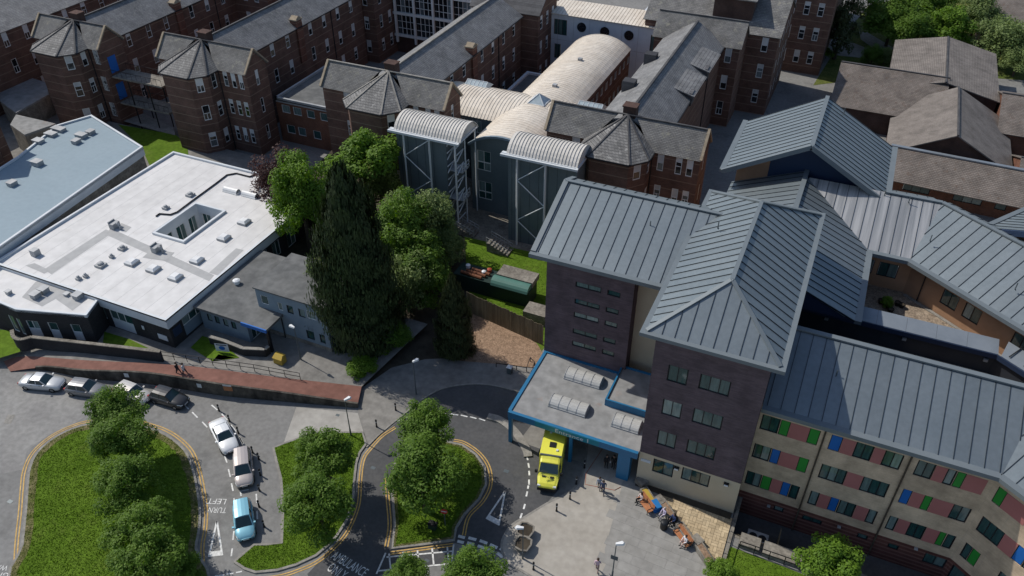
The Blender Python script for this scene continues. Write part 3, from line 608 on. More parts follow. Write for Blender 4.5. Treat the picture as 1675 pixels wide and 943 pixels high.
# ---- front wing with coloured panels
FWG = thing('front_wing', 'buff brick wing with green, blue and pink panels between windows and seamed metal roof', 'building', (10,54,0))
wy = 51.1; bx = 17.3; e6, r6 = 12.4, 15.4; ZT = (10.8, 7.25, 3.7)
def rowX(x, r):
    y = ((110,15,1475,345), (70,150,1380,515), (25,312,1290,672))[r]
    return VZ('P', x, y[1]+(x-y[0])*(y[3]-y[1])/(y[2]-y[0]), (0,wy), (1,0))[0]
ROWS = [[('w',110,220,2),('g',222,280),('p',280,395),('g',395,460),('b',525,595),('p',595,675),('w',675,785,2),('p',785,850),('w',850,965,2),('w',1050,1160,2),('p',1160,1230),('w',1230,1288,1),('g',1290,1345),('p',1345,1475)],
        [('w',70,175,2),('b',177,230),('p',230,340),('g',340,400),('w',475,630,3),('p',630,725),('w',725,885,3),('b',965,1022),('p',1022,1095),('g',1095,1145),('p',1145,1270),('w',1270,1380,2)],
        [('w',25,118,2),('g',120,178),('p',178,240),('b',240,290),('w',292,345,1),('w',410,465,1),('p',465,530),('b',530,583),('w',585,685,2),('p',685,760),('w',760,815,1),('w',885,940,1),('p',940,1010),('w',1010,1110,2),('p',1110,1190),('g',1190,1233),('w',1235,1290,1)]]
PN = dict(g='green_panel', b='blue_panel', p='pink_panel')
ops = []; todo = []
for r, row in enumerate(ROWS):
    for it in row:
        a, b = rowX(it[1],r), rowX(it[2],r); o = (max(a,.03), min(b,bx-.25), ZT[r]-1.75, ZT[r])
        if it[0] == 'w' or it[0] in 'gb': ops.append(o)
        todo.append((it, o))
p0, p1 = (-.18,wy), (bx,wy); ops = [(o[0]+.18,o[1]+.18,o[2],o[3]) for o in ops]
def dedupe(ops):   # neighbouring openings share an edge: merge reveals by trimming 1 cm
    return [(a+.005,b-.005,c,d) for a,b,c,d in ops]
mb = MB(); wall_mb(mb, p0, p1, .95, 12.0, dedupe(ops), 0); mb.build('wall', M['buff_brick'], FWG)
for it, o in todo:
    o = (o[0]+.185, o[1]+.175, o[2], o[3])
    if it[0] == 'w': window(FWG, p0, p1, *o, it[3])
    elif it[0] == 'p': panel(FWG, p0, p1, o[0], o[1], o[2]+.02, o[3]-.02, 'pink_panel', depth=-.005, t=.03)
    else:
        panel(FWG, p0, p1, *o, 'dark_frame', 'panel_frame', .1); panel(FWG, p0, p1, o[0]+.06, o[1]-.06, o[2]+.07, o[3]-.07, PN[it[0]], depth=.06)
bo = []
for x0_, x1_, y in ((185,240,530),(352,460,590),(685,740,682),(870,925,735),(1090,1200,795)):
    a = VZ('P',x0_,y,(0,wy),(1,0))[0]; b = a+(x1_-x0_)*.0155; bo.append((a+.18,b+.18,-.25,.35) if x0_ < 1000 else (a+.18,b+.18,-.6,.6))
mb = MB(); wall_mb(mb, p0, p1, -2.05, .95, bo, 0); mb.build('base_wall', M['stripe_brick'], FWG)
for o in bo: window(FWG, p0, p1, *o, 2 if o[1]-o[0] > 1.2 else 1)
for x in (5.03, 11.5): MB().tube((x,wy-.09,-2),(x,wy-.09,12.1),.07).build('downpipe', M['bark'], FWG)
for x, y in ((155,522),(572,645),(1028,775)):
    u, z = VZ('P',x,y,(0,wy),(1,0)); MB().box(u-.14,u+.14,wy-.2,wy,z-.08,z+.08).build('bulkhead_lamp', M['vent_grey'], FWG)
s0 = Vector((bx,wy,0)); s1 = s0+EV*13
Z8 = lambda x, y: VP(1475+x*.2577, 700+y*.2577, s0, EV)[0]
sr = [('g',Z8(640,335),Z8(695,378),0,1),('p',Z8(695,378),Z8(776,440)+.9,0,1),('w',Z8(535,525),Z8(680,635),1,3),('p',Z8(680,635),Z8(768,702),1,1),('b',Z8(768,702),Z8(768,702)+.85,1,1),('w',Z8(768,702)+.85,Z8(768,702)+2.4,1,2),('w',Z8(430,690),Z8(475,725),2,1),('g',Z8(475,725),Z8(527,765),2,1),('w',Z8(655,865),Z8(655,865)+2.3,2,3)]
so = [(a,b,ZT[r]-1.75,ZT[r]) for k_,a,b,r,n in sr if k_ != 'p']
mb = MB(); wall_mb(mb, s0, s1, .95, 12.0, dedupe(so), 0); mb.quad(tuple(s1-Vector((0,0,2))),tuple(s1+NV*7-Vector((0,0,2))),tuple(s1+NV*7+Vector((0,0,12.5))),tuple(s1+Vector((0,0,12.5)))); mb.build('wall', M['buff_brick'], FWG)
for k_, a, b, r, n in sr:
    o = (a+.005,b-.005,ZT[r]-1.75,ZT[r])
    if k_ == 'w': window(FWG, s0, s1, *o, n)
    elif k_ == 'p': panel(FWG, s0, s1, o[0], o[1], o[2]+.02, o[3]-.02, 'pink_panel', depth=-.005, t=.03)
    else: panel(FWG, s0, s1, *o, 'dark_frame', 'panel_frame', .1); panel(FWG, s0, s1, o[0]+.06, o[1]-.06, o[2]+.07, o[3]-.07, PN[k_], depth=.06)
mb = MB(); wall_mb(mb, s0, s1, -2.05, .95, [(.4,2.6,-1.6,.6)], 0); mb.build('base_wall', M['stripe_brick'], FWG); window(FWG, s0, s1, .4,2.6,-1.6,.6, 2)
c0 = Vector((17.35,50.45,e6)); c1 = Vector((19.5,57.4,r6))
seamed(FWG, [(-.15,50.45,e6),tuple(c0),tuple(c1),(-.15,57.4,r6)], (0,1,.43), 1.06, phase=.35)
seamed(FWG, [tuple(c0),tuple(c0+EV*14),tuple(c1+EV*14),tuple(c1)], tuple(NV+Vector((0,0,.43))), 1.06)
g = MB(); g.bar((-.15,50.2,e6-.12),(17.25,50.2,e6-.12),.6,.4); g.bar(Vector((17.22,50.2,e6-.12)),c0+EV*14-NV*.28-Vector((0,0,.12)),.6,.395); g.bar((-.15,57.45,r6+.13),c1+Vector((0,0,.13)),.5,.14); g.bar(c1+Vector((0,0,.13)),c1+EV*14+Vector((0,0,.13)),.5,.135)
g.build('gutter', M['fascia'], FWG)
MB().box(-.15,19.5,57.5,57.9,0,15.35).build('back_wall', M['dark_clad'], FWG); MB().box(-.15,18,50.5,51.3,11.95,12.2).build('soffit', M['navy'], FWG)
for p, z in (((1367,617),14.0),((1643,703),13.2),((1675,722),13.0)): snow_hook(FWG, S(p[0],p[1],z))
# ================================================================ OLD BRICK WARDS
SASH = ['sash_half', 'sash_blind', 'sash', 'sash_half', 'sash_blind']
def sash(T, p0, p1, u, z1, w=1.05, h=2.35):
    window(T, p0, p1, u-w/2, u+w/2, z1-h, z1, rnd.choice((1,1,2)), rnd.choice(SASH), depth=.09)
WT = (12.95, 8.6, 4.25)
def ward(label, xc, yf, wl, wr, y1, hw=4.45, first=None, blue_doors=False, seed=0, name='brick_ward', win_to=None, ridge_m='ridge', left_seen=False):
    E_, RZ = 13.2, 15.95
    T = thing(name, label, 'building', (xc, yf+10, 0), 'old brick ward blocks'); yr = yf+6.6; yw = yf+4.3; ywb = yf+8.9
    walls = MB()
    def face(p0, p1, us, z0=0.0, z1=E_, w=1.05, rows=WT, h=2.35):
        ops = [(u-w/2,u+w/2,t-h,t) for u in us for t in rows]
        wall_mb(walls, p0, p1, z0, z1, ops, 0)
        for u in us:
            for t in rows: sash(T, p0, p1, u, t, w, h)
    B_ = [(xc-4.1,yw),(xc-4.1,yf+2.0),(xc-2.45,yf),(xc+2.45,yf),(xc+4.1,yf+2.0),(xc+4.1,yw)]
    face(B_[0],B_[1],[]); face(B_[1],B_[2],[]); face(B_[2],B_[3],[]); face(B_[3],B_[4],[1.35]); face(B_[4],B_[5],[1.15], w=.95)
    face((xc-wl,yw),B_[0],[wl-4.1-1.6] if wl > 7 else [])
    us = [1.15] + ([wr-4.1-2.5, wr-4.1-1.15] if wr > 7.5 else [wr-4.1-.9])
    face(B_[5],(xc+wr,yw),us, w=.8)
    face((xc+wr,yw),(xc+wr,ywb),[2.3] if not blue_doors else [], w=.7)
    face((xc+wr,ywb),(xc+hw,ywb),[1.8] if wr > 7 else [])
    ys = [y for y in (12.0,16.4,20.4,26.6,30.6,34.7,38.8,45.0,49.0,53.0,57.0) if yf+y < (win_to or y1)-1.0]
    face((xc+hw,ywb),(xc+hw,y1),[yf+y-ywb for y in ys], w=1.0)
    face((xc+hw,y1),(xc-hw,y1),[]); face((xc-hw,y1),(xc-hw,ywb),[]); face((xc-hw,ywb),(xc-wl,ywb),[]); face((xc-wl,ywb),(xc-wl,yw),[])
    for x, s in ((xc+wr,1),(xc-wl,-1)):
        tri = [(x,yw-.02,E_),(x,ywb+.02,E_),(x,yr,RZ+.12)]; walls.poly(tri if s > 0 else tri[::-1])
    walls.build('wall', M['ward_brick'], T)
    # roofs: long range, cross wings, half-octagonal cap
    o = .35
    ro = MB(); slab(ro, [(xc,yr,RZ),(xc+hw+o,yr,E_-.12),(xc+hw+o,y1,E_-.12),(xc,y1,RZ)], .14); ro.build('roof', M['slateY'], T)
    ro = MB(); slab(ro, [(xc,yr,RZ),(xc-hw-o,yr,E_-.12),(xc-hw-o,y1,E_-.12),(xc,y1,RZ)], .14); ro.build('roof', M['slateY'], T)
    for s, wx in ((1,wr),(-1,wl)):
        xe = xc+s*(wx+.12); xi = xc+s*1.2
        r1 = MB(); slab(r1, [(xi,yr,RZ+.02),(xe,yr,RZ+.02),(xe,yw-o,E_-.1),(xc+s*3.9,yw-o,E_-.1)], .14); r1.build('wing_roof', M['slateX'], T)
        r1 = MB(); slab(r1, [(xi,yr,RZ+.02),(xe,yr,RZ+.02),(xe,ywb+o,E_-.1),(xc+s*3.9,ywb+o,E_-.1)], .14); r1.build('wing_roof', M['slateX'], T)
        k = MB(); k.bar((xe,yw-o,E_+.05),(xe,yr,RZ+.16),.32,.2); k.bar((xe,yr,RZ+.16),(xe,ywb+o,E_+.05),.32,.2); k.build('gable_coping', M['stone'], T)
    ap = Vector((xc,yr,RZ+.12)); ev = [Vector((xc+(x-xc)*1.09, y-.36*(1 if y < yw else .0), E_-.06)) for x, y in B_]
    cap = MB()
    for a, b in zip(ev[:-1], ev[1:]): cap.poly([a,b,ap])
    cap.poly([ev[0],ap,ev[-1]][::1])
    cap.build('bay_roof', M['slateDome'], T)
    k = MB()
    for p in ev[1:-1]: k.bar(p+Vector((0,0,.05)), ap+Vector((0,0,.07)), .2, .1)
    k.bar((xc,yr,RZ+.1),(xc,y1,RZ+.1),.3,.16); k.bar((xc-wl,yr,RZ+.12),(xc+wr,yr,RZ+.12),.26,.12); k.build('ridge_tiles', M[ridge_m], T)
    g = MB()
    for a, b in zip(ev[:-1], ev[1:]): g.bar(a-Vector((0,0,.1)), b-Vector((0,0,.1)), .16, .16)
    g.bar((xc+hw+o+.05,ywb+.4,E_-.2),(xc+hw+o+.05,y1,E_-.2),.16,.16); g.build('gutter', M['dark_frame'], T)
    py = yf+23.5
    if py < y1-3 and not win_to:
        p = MB(); p.box(xc+hw-.9,xc+hw+.35,py-.75,py+.75,E_-6,E_+1.0); p.build('pier', M['ward_gable'], T)
        p = MB(); p.box(xc+hw-1.0,xc+hw+.45,py-.85,py+.85,E_+1.0,E_+1.2); p.add([(xc+hw-.9,py-.75,E_+1.2),(xc+hw+.35,py-.75,E_+1.2),(xc+hw+.35,py+.75,E_+1.2),(xc+hw-.9,py+.75,E_+1.2),(xc+hw-.9,py,E_+1.65),(xc+hw+.35,py,E_+1.65)],[(0,1,5,4),(2,3,4,5),(1,2,5),(3,0,4)]); p.build('pier_cap', M['stone'], T)
    for y in (ywb+.6, yf+32.6, yf+42):
        if y < y1-1: MB().tube((xc+hw+.1,y,0),(xc+hw+.1,y,E_-.2),.07,5).build('downpipe', M['dark_frame'], T)
    MB().tube((xc+4.2,yw-.12,0),(xc+4.2,yw-.12,E_-.2),.08,5).build('downpipe', M['dark_frame'], T)
    MB().box(xc-.7,xc+.9,yr+.2,yr+1.5,RZ-.4,RZ+.95).box(xc-.8,xc+1.0,yr+.1,yr+1.6,RZ+.95,RZ+1.1).build('chimney_stack', M['brown_brick'], T)
    if blue_doors:
        for z in (8.9, 4.5): MB().box(xc+wr,xc+wr+.06,yw+1.0,yw+2.5,z,z+2.6).build('door', M['blue_panel'], T)
    return T
ward('brick ward block at left with blue fire doors on its end wall', -113.0, 80.2, 7.2, 6.4, 128, blue_doors=True)
ward('brick ward block with octagonal slate bay behind the white roofed building', -89.2, 81.7, 7.0, 9.2, 124)
ward('brick ward block with octagonal bay between flat brick annexe and metal stair towers', -58.0, 82.8, 9.6, 9.6, 124.6, ridge_m='kerb')
W4 = ward('brick ward block with octagonal bay right of the barrel-vaulted roof', -24.2, 83.1, 9.7, 10.0, 126, win_to=100)
for y, dx in ((103.5,0),(112.5,0)):     # dormers on the right slope
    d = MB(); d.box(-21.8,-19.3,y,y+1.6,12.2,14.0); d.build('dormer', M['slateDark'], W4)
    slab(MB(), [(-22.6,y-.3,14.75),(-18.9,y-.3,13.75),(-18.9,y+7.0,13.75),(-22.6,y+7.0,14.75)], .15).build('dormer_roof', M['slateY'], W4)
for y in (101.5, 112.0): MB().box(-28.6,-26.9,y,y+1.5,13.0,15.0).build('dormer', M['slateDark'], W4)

def range_block(name, label, x0, x1, y0, y1, ze, zr, axis, rm, wm='ward_brick', front=None, side=None, z0=0.0, o=.3, cat='building', group=None, gable=True):
    "plain gabled range; front = window positions on the -Y wall, side = on the +X wall (lists of u)"
    T = thing(name, label, cat, ((x0+x1)/2,(y0+y1)/2,z0), group); mb = MB()
    for p0, p1, us in (((x0,y0),(x1,y0),front or []), ((x1,y0),(x1,y1),side or []), ((x1,y1),(x0,y1),[]), ((x0,y1),(x0,y0),[])):
        rows = [t for t in WT if t < ze-.2]
        wall_mb(mb, p0, p1, z0, ze, [(u-.5,u+.5,t-2.35,t) for u in us for t in rows])
        for u in us:
            for t in rows: sash(T, p0, p1, u, t, 1.0)
    xm, ym = (x0+x1)/2, (y0+y1)/2
    if gable:
        if axis == 'X': mb.poly([(x0,y1,ze),(x0,y0,ze),(x0,ym,zr-.1)]); mb.poly([(x1,y0,ze),(x1,y1,ze),(x1,ym,zr-.1)])
        else: mb.poly([(x0,y0,ze),(x1,y0,ze),(xm,y0,zr-.1)]); mb.poly([(x1,y1,ze),(x0,y1,ze),(xm,y1,zr-.1)])
    mb.build('wall', M[wm], T)
    sl = (zr-ze)/((y1-y0)/2 if axis == 'X' else (x1-x0)/2)*o
    for s in (0,1):
        if axis == 'X': q = [(x0-o,ym,zr),(x1+o,ym,zr),(x1+o,(y1+o) if s else (y0-o),ze-sl),(x0-o,(y1+o) if s else (y0-o),ze-sl)]
        else: q = [(xm,y0-o,zr),(xm,y1+o,zr),((x1+o) if s else (x0-o),y1+o,ze-sl),((x1+o) if s else (x0-o),y0-o,ze-sl)]
        slab(MB(), q, .16).build('roof', M[rm], T)
    k = MB(); k.bar((x0-o,ym,zr+.05) if axis == 'X' else (xm,y0-o,zr+.05), (x1+o,ym,zr+.05) if axis == 'X' else (xm,y1+o,zr+.05), .28, .12); k.build('ridge_tiles', M['ridge'], T)
    return T
CB = range_block('brick_cross_range', 'slate roofed brick range across the rear of the right ward', -30.5, -17.0, 124.6, 130.6, 13.4, 16.3, 'X', 'slateX', front=[11.9])
range_block('brick_rear_range', 'taller slate roofed brick range with dormer near the top of the picture', -34, -12.2, 131.4, 147, 13.4, 17.2, 'X', 'slateX', front=[19.8], side=[3,6.5,10,13])
T = bpy.data.objects['brick_rear_range']
MB().box(-23.5,-17.2,133.6,140,14.0,17.6).build('dormer', M['brown_brick'], T); slab(MB(), [(-23.9,133.2,17.7),(-16.8,133.2,17.7),(-16.8,140.5,18.4),(-23.9,140.5,18.4)], .15).build('dormer_roof', M['slateX'], T)
range_block('brick_end_ward', 'tall shaded brick ward end with three columns of sash windows by the cedar', -15.5, -6.0, 152, 190, 16.8, 19.5, 'Y', 'slateY', front=[2.5,5.0,7.4], side=[3,7,11,15])
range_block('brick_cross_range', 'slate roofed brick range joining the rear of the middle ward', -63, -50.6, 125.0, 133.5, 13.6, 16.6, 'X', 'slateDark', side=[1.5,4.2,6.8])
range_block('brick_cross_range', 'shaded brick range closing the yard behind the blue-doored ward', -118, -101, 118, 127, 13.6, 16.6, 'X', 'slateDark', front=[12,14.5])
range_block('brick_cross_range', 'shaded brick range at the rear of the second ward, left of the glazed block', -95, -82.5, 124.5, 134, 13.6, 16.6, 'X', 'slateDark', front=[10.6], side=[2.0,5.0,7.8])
range_block('brick_far_ward', 'slate roofed brick ward in the top left corner', -139.5, -126.6, 68, 116, 13.3, 16.0, 'Y', 'slateY', side=[4,8,12,16,20,24,28,32,36,40])
OT = ward('brick ward bay cut off by the left border above the blue roof', -112.4, 55.0, 7, 5.6, 66, name='brick_ward')
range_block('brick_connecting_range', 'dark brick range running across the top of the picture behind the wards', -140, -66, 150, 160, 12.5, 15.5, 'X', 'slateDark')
# fire bridge between two wards
FB = thing('fire_escape_bridge', 'shaded two-level fire escape bridge linking two brick wards', 'bridge', (-101,87,0))
for z in (8.6, 4.2):
    MB().box(-106.4,-96.4,85.2,88.4,z-.25,z).build('deck', M['weathered'], FB)
    r = MB(); 
    for y in (85.3,88.3):
        r.bar((-106.4,y,z+1.0),(-96.4,y,z+1.0),.05,.05)
        for i in range(11): r.bar((-106.4+i,y,z),(-106.4+i,y,z+1.0),.04,.04)
    r.build('railing', M['black_metal'], FB)
for x in (-103.5,-99.5):
    for y in (85.4,88.2): MB().bar((x,y,0),(x,y,8.4),.18,.18).build('post', M['black_metal'], FB)
# glazed block between wards
GL = thing('glazed_block', 'white framed glazed office block between two brick wards at the top', 'building', (-75,132,0))
gy, gx0_, gx1_ = 131.0, -86.0, -62.0
MB().box(gx0_,gx1_,gy+.2,gy+9,0,12.6).build('core_wall', M['brown_brick'], GL); slab(MB(), [(gx0_,gy-.3,12.65),(gx1_,gy-.3,12.65),(gx1_,gy+9,13.2),(gx0_,gy+9,13.2)], .2).build('roof', M['cream_roof'], GL)
for z in (3.3, 7.5, 11.7): MB().box(gx0_,gx1_,gy-.35,gy+.1,z,z+.45).build('floor_beam', M['white_frame'], GL)
x = gx0_; 
while x < gx1_:
    MB().box(x-.2,x+.2,gy-.5,gy-.1,2.2,12.1).build('column', M['white_frame'], GL)
    for z0_, z1_ in ((3.75,7.5),(7.95,11.7)):
        if x+4 < gx1_+.1:
            f = MB(); p = x+.2
            for i in range(4): f.box(p+i*.9+.86,p+i*.9+.94,gy+.0,gy+.1,z0_,z1_)
            f.box(p,p+3.6,gy+.01,gy+.09,z0_+1.1,z0_+1.18); f.box(p,p+3.6,gy+.01,gy+.09,z0_+2.4,z0_+2.46)
            wo = f.build('window', M['white_frame'], GL)
            for i in range(4): sub('pane', MB().quad((p+i*.9,gy+.12,z0_),(p+i*.9+.88,gy+.12,z0_),(p+i*.9+.88,gy+.12,z1_),(p+i*.9,gy+.12,z1_)).mesh('pane', M['glass_old']), wo)
    x += 4.05

# ================================================================ VAULTED BLOCK, WHITE LINK, STAIR TOWERS
VB = thing('vaulted_block', 'cruciform block with cream barrel-vaulted metal roofs and grey cladding', 'building', (-39,98,0))
def arc(c, half, z0, rise, n=14):
    R_ = (half*half+rise*rise)/(2*rise); a = math.asin(half/R_)
    return [(c+R_*math.sin(-a+2*a*i/n), z0+rise-R_+R_*math.cos(-a+2*a*i/n)) for i in range(n+1)]
def vault(T, axis, c, half, z0, rise, s0_, s1_, pitch=.55, rib=.05, m='cream_roof', name='vault_roof', n=14, ends=(True,True), endm='green_clad'):
    "ribbed barrel vault; axis 'Y' or 'X', running from s0_ to s1_"
    pr = arc(c, half, z0, rise, n); mb = MB()
    V = (lambda a, s, z: (a,s,z)) if axis == 'Y' else (lambda a, s, z: (s,a,z))
    ss = []; s = s0_
    while s < s1_-.01: ss += [(s,0),(s+pitch*.8,0),(s+pitch*.8,rib),(min(s+pitch,s1_),rib)]; s += pitch
    base = 0; rows = []
    for s, h in ss: rows.append([V(a, s, z+h) for a, z in pr])
    vs = [p for r in rows for p in r]; k = n+1
    fs = []
    for i in range(len(rows)-1):
        for j in range(n):
            q = (i*k+j, i*k+j+1, (i+1)*k+j+1, (i+1)*k+j); fs.append(q if axis == 'X' else q[::-1])
    mb.add(vs, fs)
    ro = mb.build(name, M[m], T, smooth=False)
    for e, s in zip(ends, (s0_, s1_)):
        if e: MB().poly([V(a,s,z) for a, z in pr]).build('end_wall', M[endm], T)
    return ro
xa, xb, zc_ = -43.9, -34.3, 10.0; xm_ = -39.1
vault(VB, 'Y', xm_, 4.8, zc_, 1.75, 97.3, 125.2, .6, .035); 
mb = MB(); wall_mb(mb, (xb,102.3), (xb,125), 0, zc_, [(1.5+i*2.2,2.7+i*2.2,z,z+1.3) for i in range(10) for z in (4.6,7.9)]); wall_mb(mb, (xa,125), (xa,102.3), 0, zc_); wall_mb(mb,(xb,125),(xa,125),0,zc_); mb.build('wall', M['ward_brick'], VB)
for i in range(10):
    for z in (4.6,7.9): window(VB, (xb,102.3), (xb,125), 1.5+i*2.2, 2.7+i*2.2, z, z+1.3, 2, 'white')
vault(VB, 'Y', xm_, 4.8, zc_+.05, 1.75, 85.3, 97.4, .6, .03, ends=(False,False))
vault(VB, 'X', 97.5, 4.8, zc_-.08, 1.75, -53.4, xm_-1.2, .5, .06); vault(VB, 'X', 97.5, 4.8, zc_-.08, 1.75, xm_+1.2, -28.6, .5, .06)
# gently lighter edge band at the front arch, front wall and its windows
pr = arc(xm_, 4.9, zc_+.02, 1.85); k = MB()
for a, b in zip(pr[:-1], pr[1:]): k.bar((a[0],85.2,a[1]),(b[0],85.2,b[1]),.35,.3)
k.build('arch_trim', M['bluegrey_clad'], VB)
fo = [(.9,2.9,6.3,9.2),(1.0,3.0,1.9,4.6),(6.6,8.6,6.3,9.2)]
mb = MB(); wall_mb(mb, (xa,85.6), (xb,85.6), 0, zc_, fo); mb.poly([(a,85.6,z) for a, z in arc(xm_,4.8,zc_,1.75)]); wall_mb(mb, (xb,85.6), (xb,92.7), 0, zc_); wall_mb(mb, (xa,92.7), (xa,85.6), 0, zc_); mb.build('front_wall', M['green_clad'], VB)
for o in fo:
    window(VB, (xa,85.6), (xb,85.6), o[0], o[1], o[2]+(o[3]-o[2])*.42, o[3], 2, 'lightgreen'); window(VB, (xa,85.6), (xb,85.6), o[0], o[1], o[2], o[2]+(o[3]-o[2])*.42, 2, 'lightgreen')
mb = MB(); lo = [(1.0+i*2.6,2.4+i*2.6,7.6,9.5) for i in range(3)]; wall_mb(mb, (-53.4,92.8), (xa,92.8), 0, zc_, lo); mb.build('side_wall', M['green_clad'], VB)
for a_, b_ in (((xb,92.8),(-28.6,92.8)),((xa,102.2),(-53.4,102.2)),((-28.6,102.2),(xb,102.2))): wall_mb(MB(), a_, b_, 0, zc_).build('side_wall', M['green_clad'], VB)
for o in lo: window(VB, (-53.4,92.8), (xa,92.8), *o, 2, 'lightgreen')
k = MB(); a = 1.15; zt = 11.7
k.box(xm_-a-.1,xm_+a+.1,97.5-a-.1,97.5+a+.1,zt-.1,zt+.12,1); k.add([(xm_-a,97.5-a,zt+.12),(xm_+a,97.5-a,zt+.12),(xm_+a,97.5+a,zt+.12),(xm_-a,97.5+a,zt+.12),(xm_,97.5,zt+1.2)],[(0,1,4),(1,2,4),(2,3,4),(3,0,4)])
sk = k.build('pyramid_skylight', [M['glass_sky'], M['white_steel']], VB); k = MB()
for dx, dy in ((-a,-a),(a,-a),(a,a),(-a,a)): k.bar((xm_+dx,97.5+dy,zt+.15),(xm_,97.5,zt+1.22),.09,.09)
k.build('glazing_bar', M['white_steel'], sk)
def ridge_light(x0, x1, y0, y1, z):
    ym = (y0+y1)/2; k = MB().add([(x0,y0,z),(x1,y0,z),(x1,y1,z),(x0,y1,z),(x0+.3,ym,z+.75),(x1-.3,ym,z+.75)],[(0,1,5,4),(2,3,4,5),(1,2,5),(3,0,4)])
    o = k.build('ridge_skylight', M['glass_sky'], VB); k = MB()
    for i in range(6):
        x = x0+.3+(x1-x0-.6)*i/5; k.bar((x,y0,z+.03),(x,ym,z+.77),.06,.06); k.bar((x,y1,z+.03),(x,ym,z+.77),.06,.06)
    k.bar((x0+.3,ym,z+.77),(x1-.3,ym,z+.77),.08,.08); k.build('glazing_bar', M['white_steel'], o)
ridge_light(-51.6,-47.8,98.6,101.2,11.25); ridge_light(-34.0,-30.0,97.8,100.4,11.45)
for x, y in (((395),(357)),((245),(512))): p = Z('C',x,y,11.8); MB().box(p.x-.3,p.x+.3,p.y-.3,p.y+.3,11.6,12.1).build('roof_vent', M['vent_grey'], VB)
AN = thing('flat_annexe', 'small flat roofed annexe with white kerb beside the long vault', 'building', (-47,117,0))
MB().box(-50.5,-44.0,106,120.5,0,4.9).build('wall', M['brown_brick'], AN); MB().box(-50.3,-44.0,106.2,120.3,4.9,5.0).build('roof', M['grey_felt'], AN)
k = MB(); k.box(-50.7,-50.2,105.8,120.7,4.8,5.35); k.box(-50.2,-44.0,120.2,120.7,4.8,5.345); k.build('roof_edge', M['white_trim'], AN)
# white link with round windows
WL = thing('white_link_block', 'white panelled link block with round windows behind the barrel vault', 'building', (-42,132,0))
ly0, lz = 131.2, 12.0; lx0_, lx1_ = -52.3, -29.8
rw = [(2.2,4.6,8.3,11.0),(2.4,3.6,4.0,6.6),(19.6,21.9,7.9,10.7),(19.9,20.7,3.6,6.0)]
mb = MB(); wall_mb(mb, (lx0_,ly0), (lx1_,ly0), 0, lz, rw); wall_mb(mb, (lx1_,ly0), (lx1_,137), 0, lz); wall_mb(mb, (lx0_,137), (lx0_,ly0), 0, lz); mb.build('wall', M['white_panel'], WL)
for o in rw: window(WL, (lx0_,ly0), (lx1_,ly0), *o, 3 if o[1]-o[0] > 2 else 2)
for u in (7.3,11.5,15.8):
    p = MB(); c = (lx0_+u, 10.2-(.15 if u > 8 else 0)); n = 20
    p.poly([(c[0]+.75*math.cos(2*math.pi*i/n),ly0-.03,c[1]+.75*math.sin(2*math.pi*i/n)) for i in range(n)])
    w = p.build('round_window', M['glass_old'], WL); f = MB()
    for i in range(n):
        a, b = 2*math.pi*i/n, 2*math.pi*(i+1)/n; f.bar((c[0]+.78*math.cos(a),ly0-.05,c[1]+.78*math.sin(a)),(c[0]+.78*math.cos(b),ly0-.05,c[1]+.78*math.sin(b)),.1,.08)
    f.bar((c[0],ly0-.05,c[1]-.75),(c[0],ly0-.05,c[1]+.75),.06,.06); f.bar((c[0]-.75,ly0-.05,c[1]),(c[0]+.75,ly0-.05,c[1]),.06,.06); f.build('frame', M['dark_frame'], w)
k = MB()
for i in range(8): k.box(lx0_+i*2.9,lx0_+i*2.9+.04,ly0-.012,ly0,0,lz)
k.box(lx0_,lx1_,ly0-.011,ly0,7.4,7.45); k.build('panel_joint', M['vent_grey'], WL)
for i in range(38):
    x = lx0_+i*.6; slab(MB(), [(x,ly0-.35,lz),(x+.52,ly0-.35,lz),(x+.52,136.5,lz+.8),(x,136.5,lz+.8)], .12).build('roof_sheet', M['cream_roof'], WL)
MB().quad((lx0_-.2,ly0-.35,lz-.1),(lx1_+.2,ly0-.35,lz-.1),(lx1_+.2,136.5,lz+.7),(lx0_-.2,136.5,lz+.7)).build('roof_deck', M['joint'], WL)
MB().box(-36.5,-30.5,137.2,143,0,11.6).build('rear_box', M['white_panel'], WL)
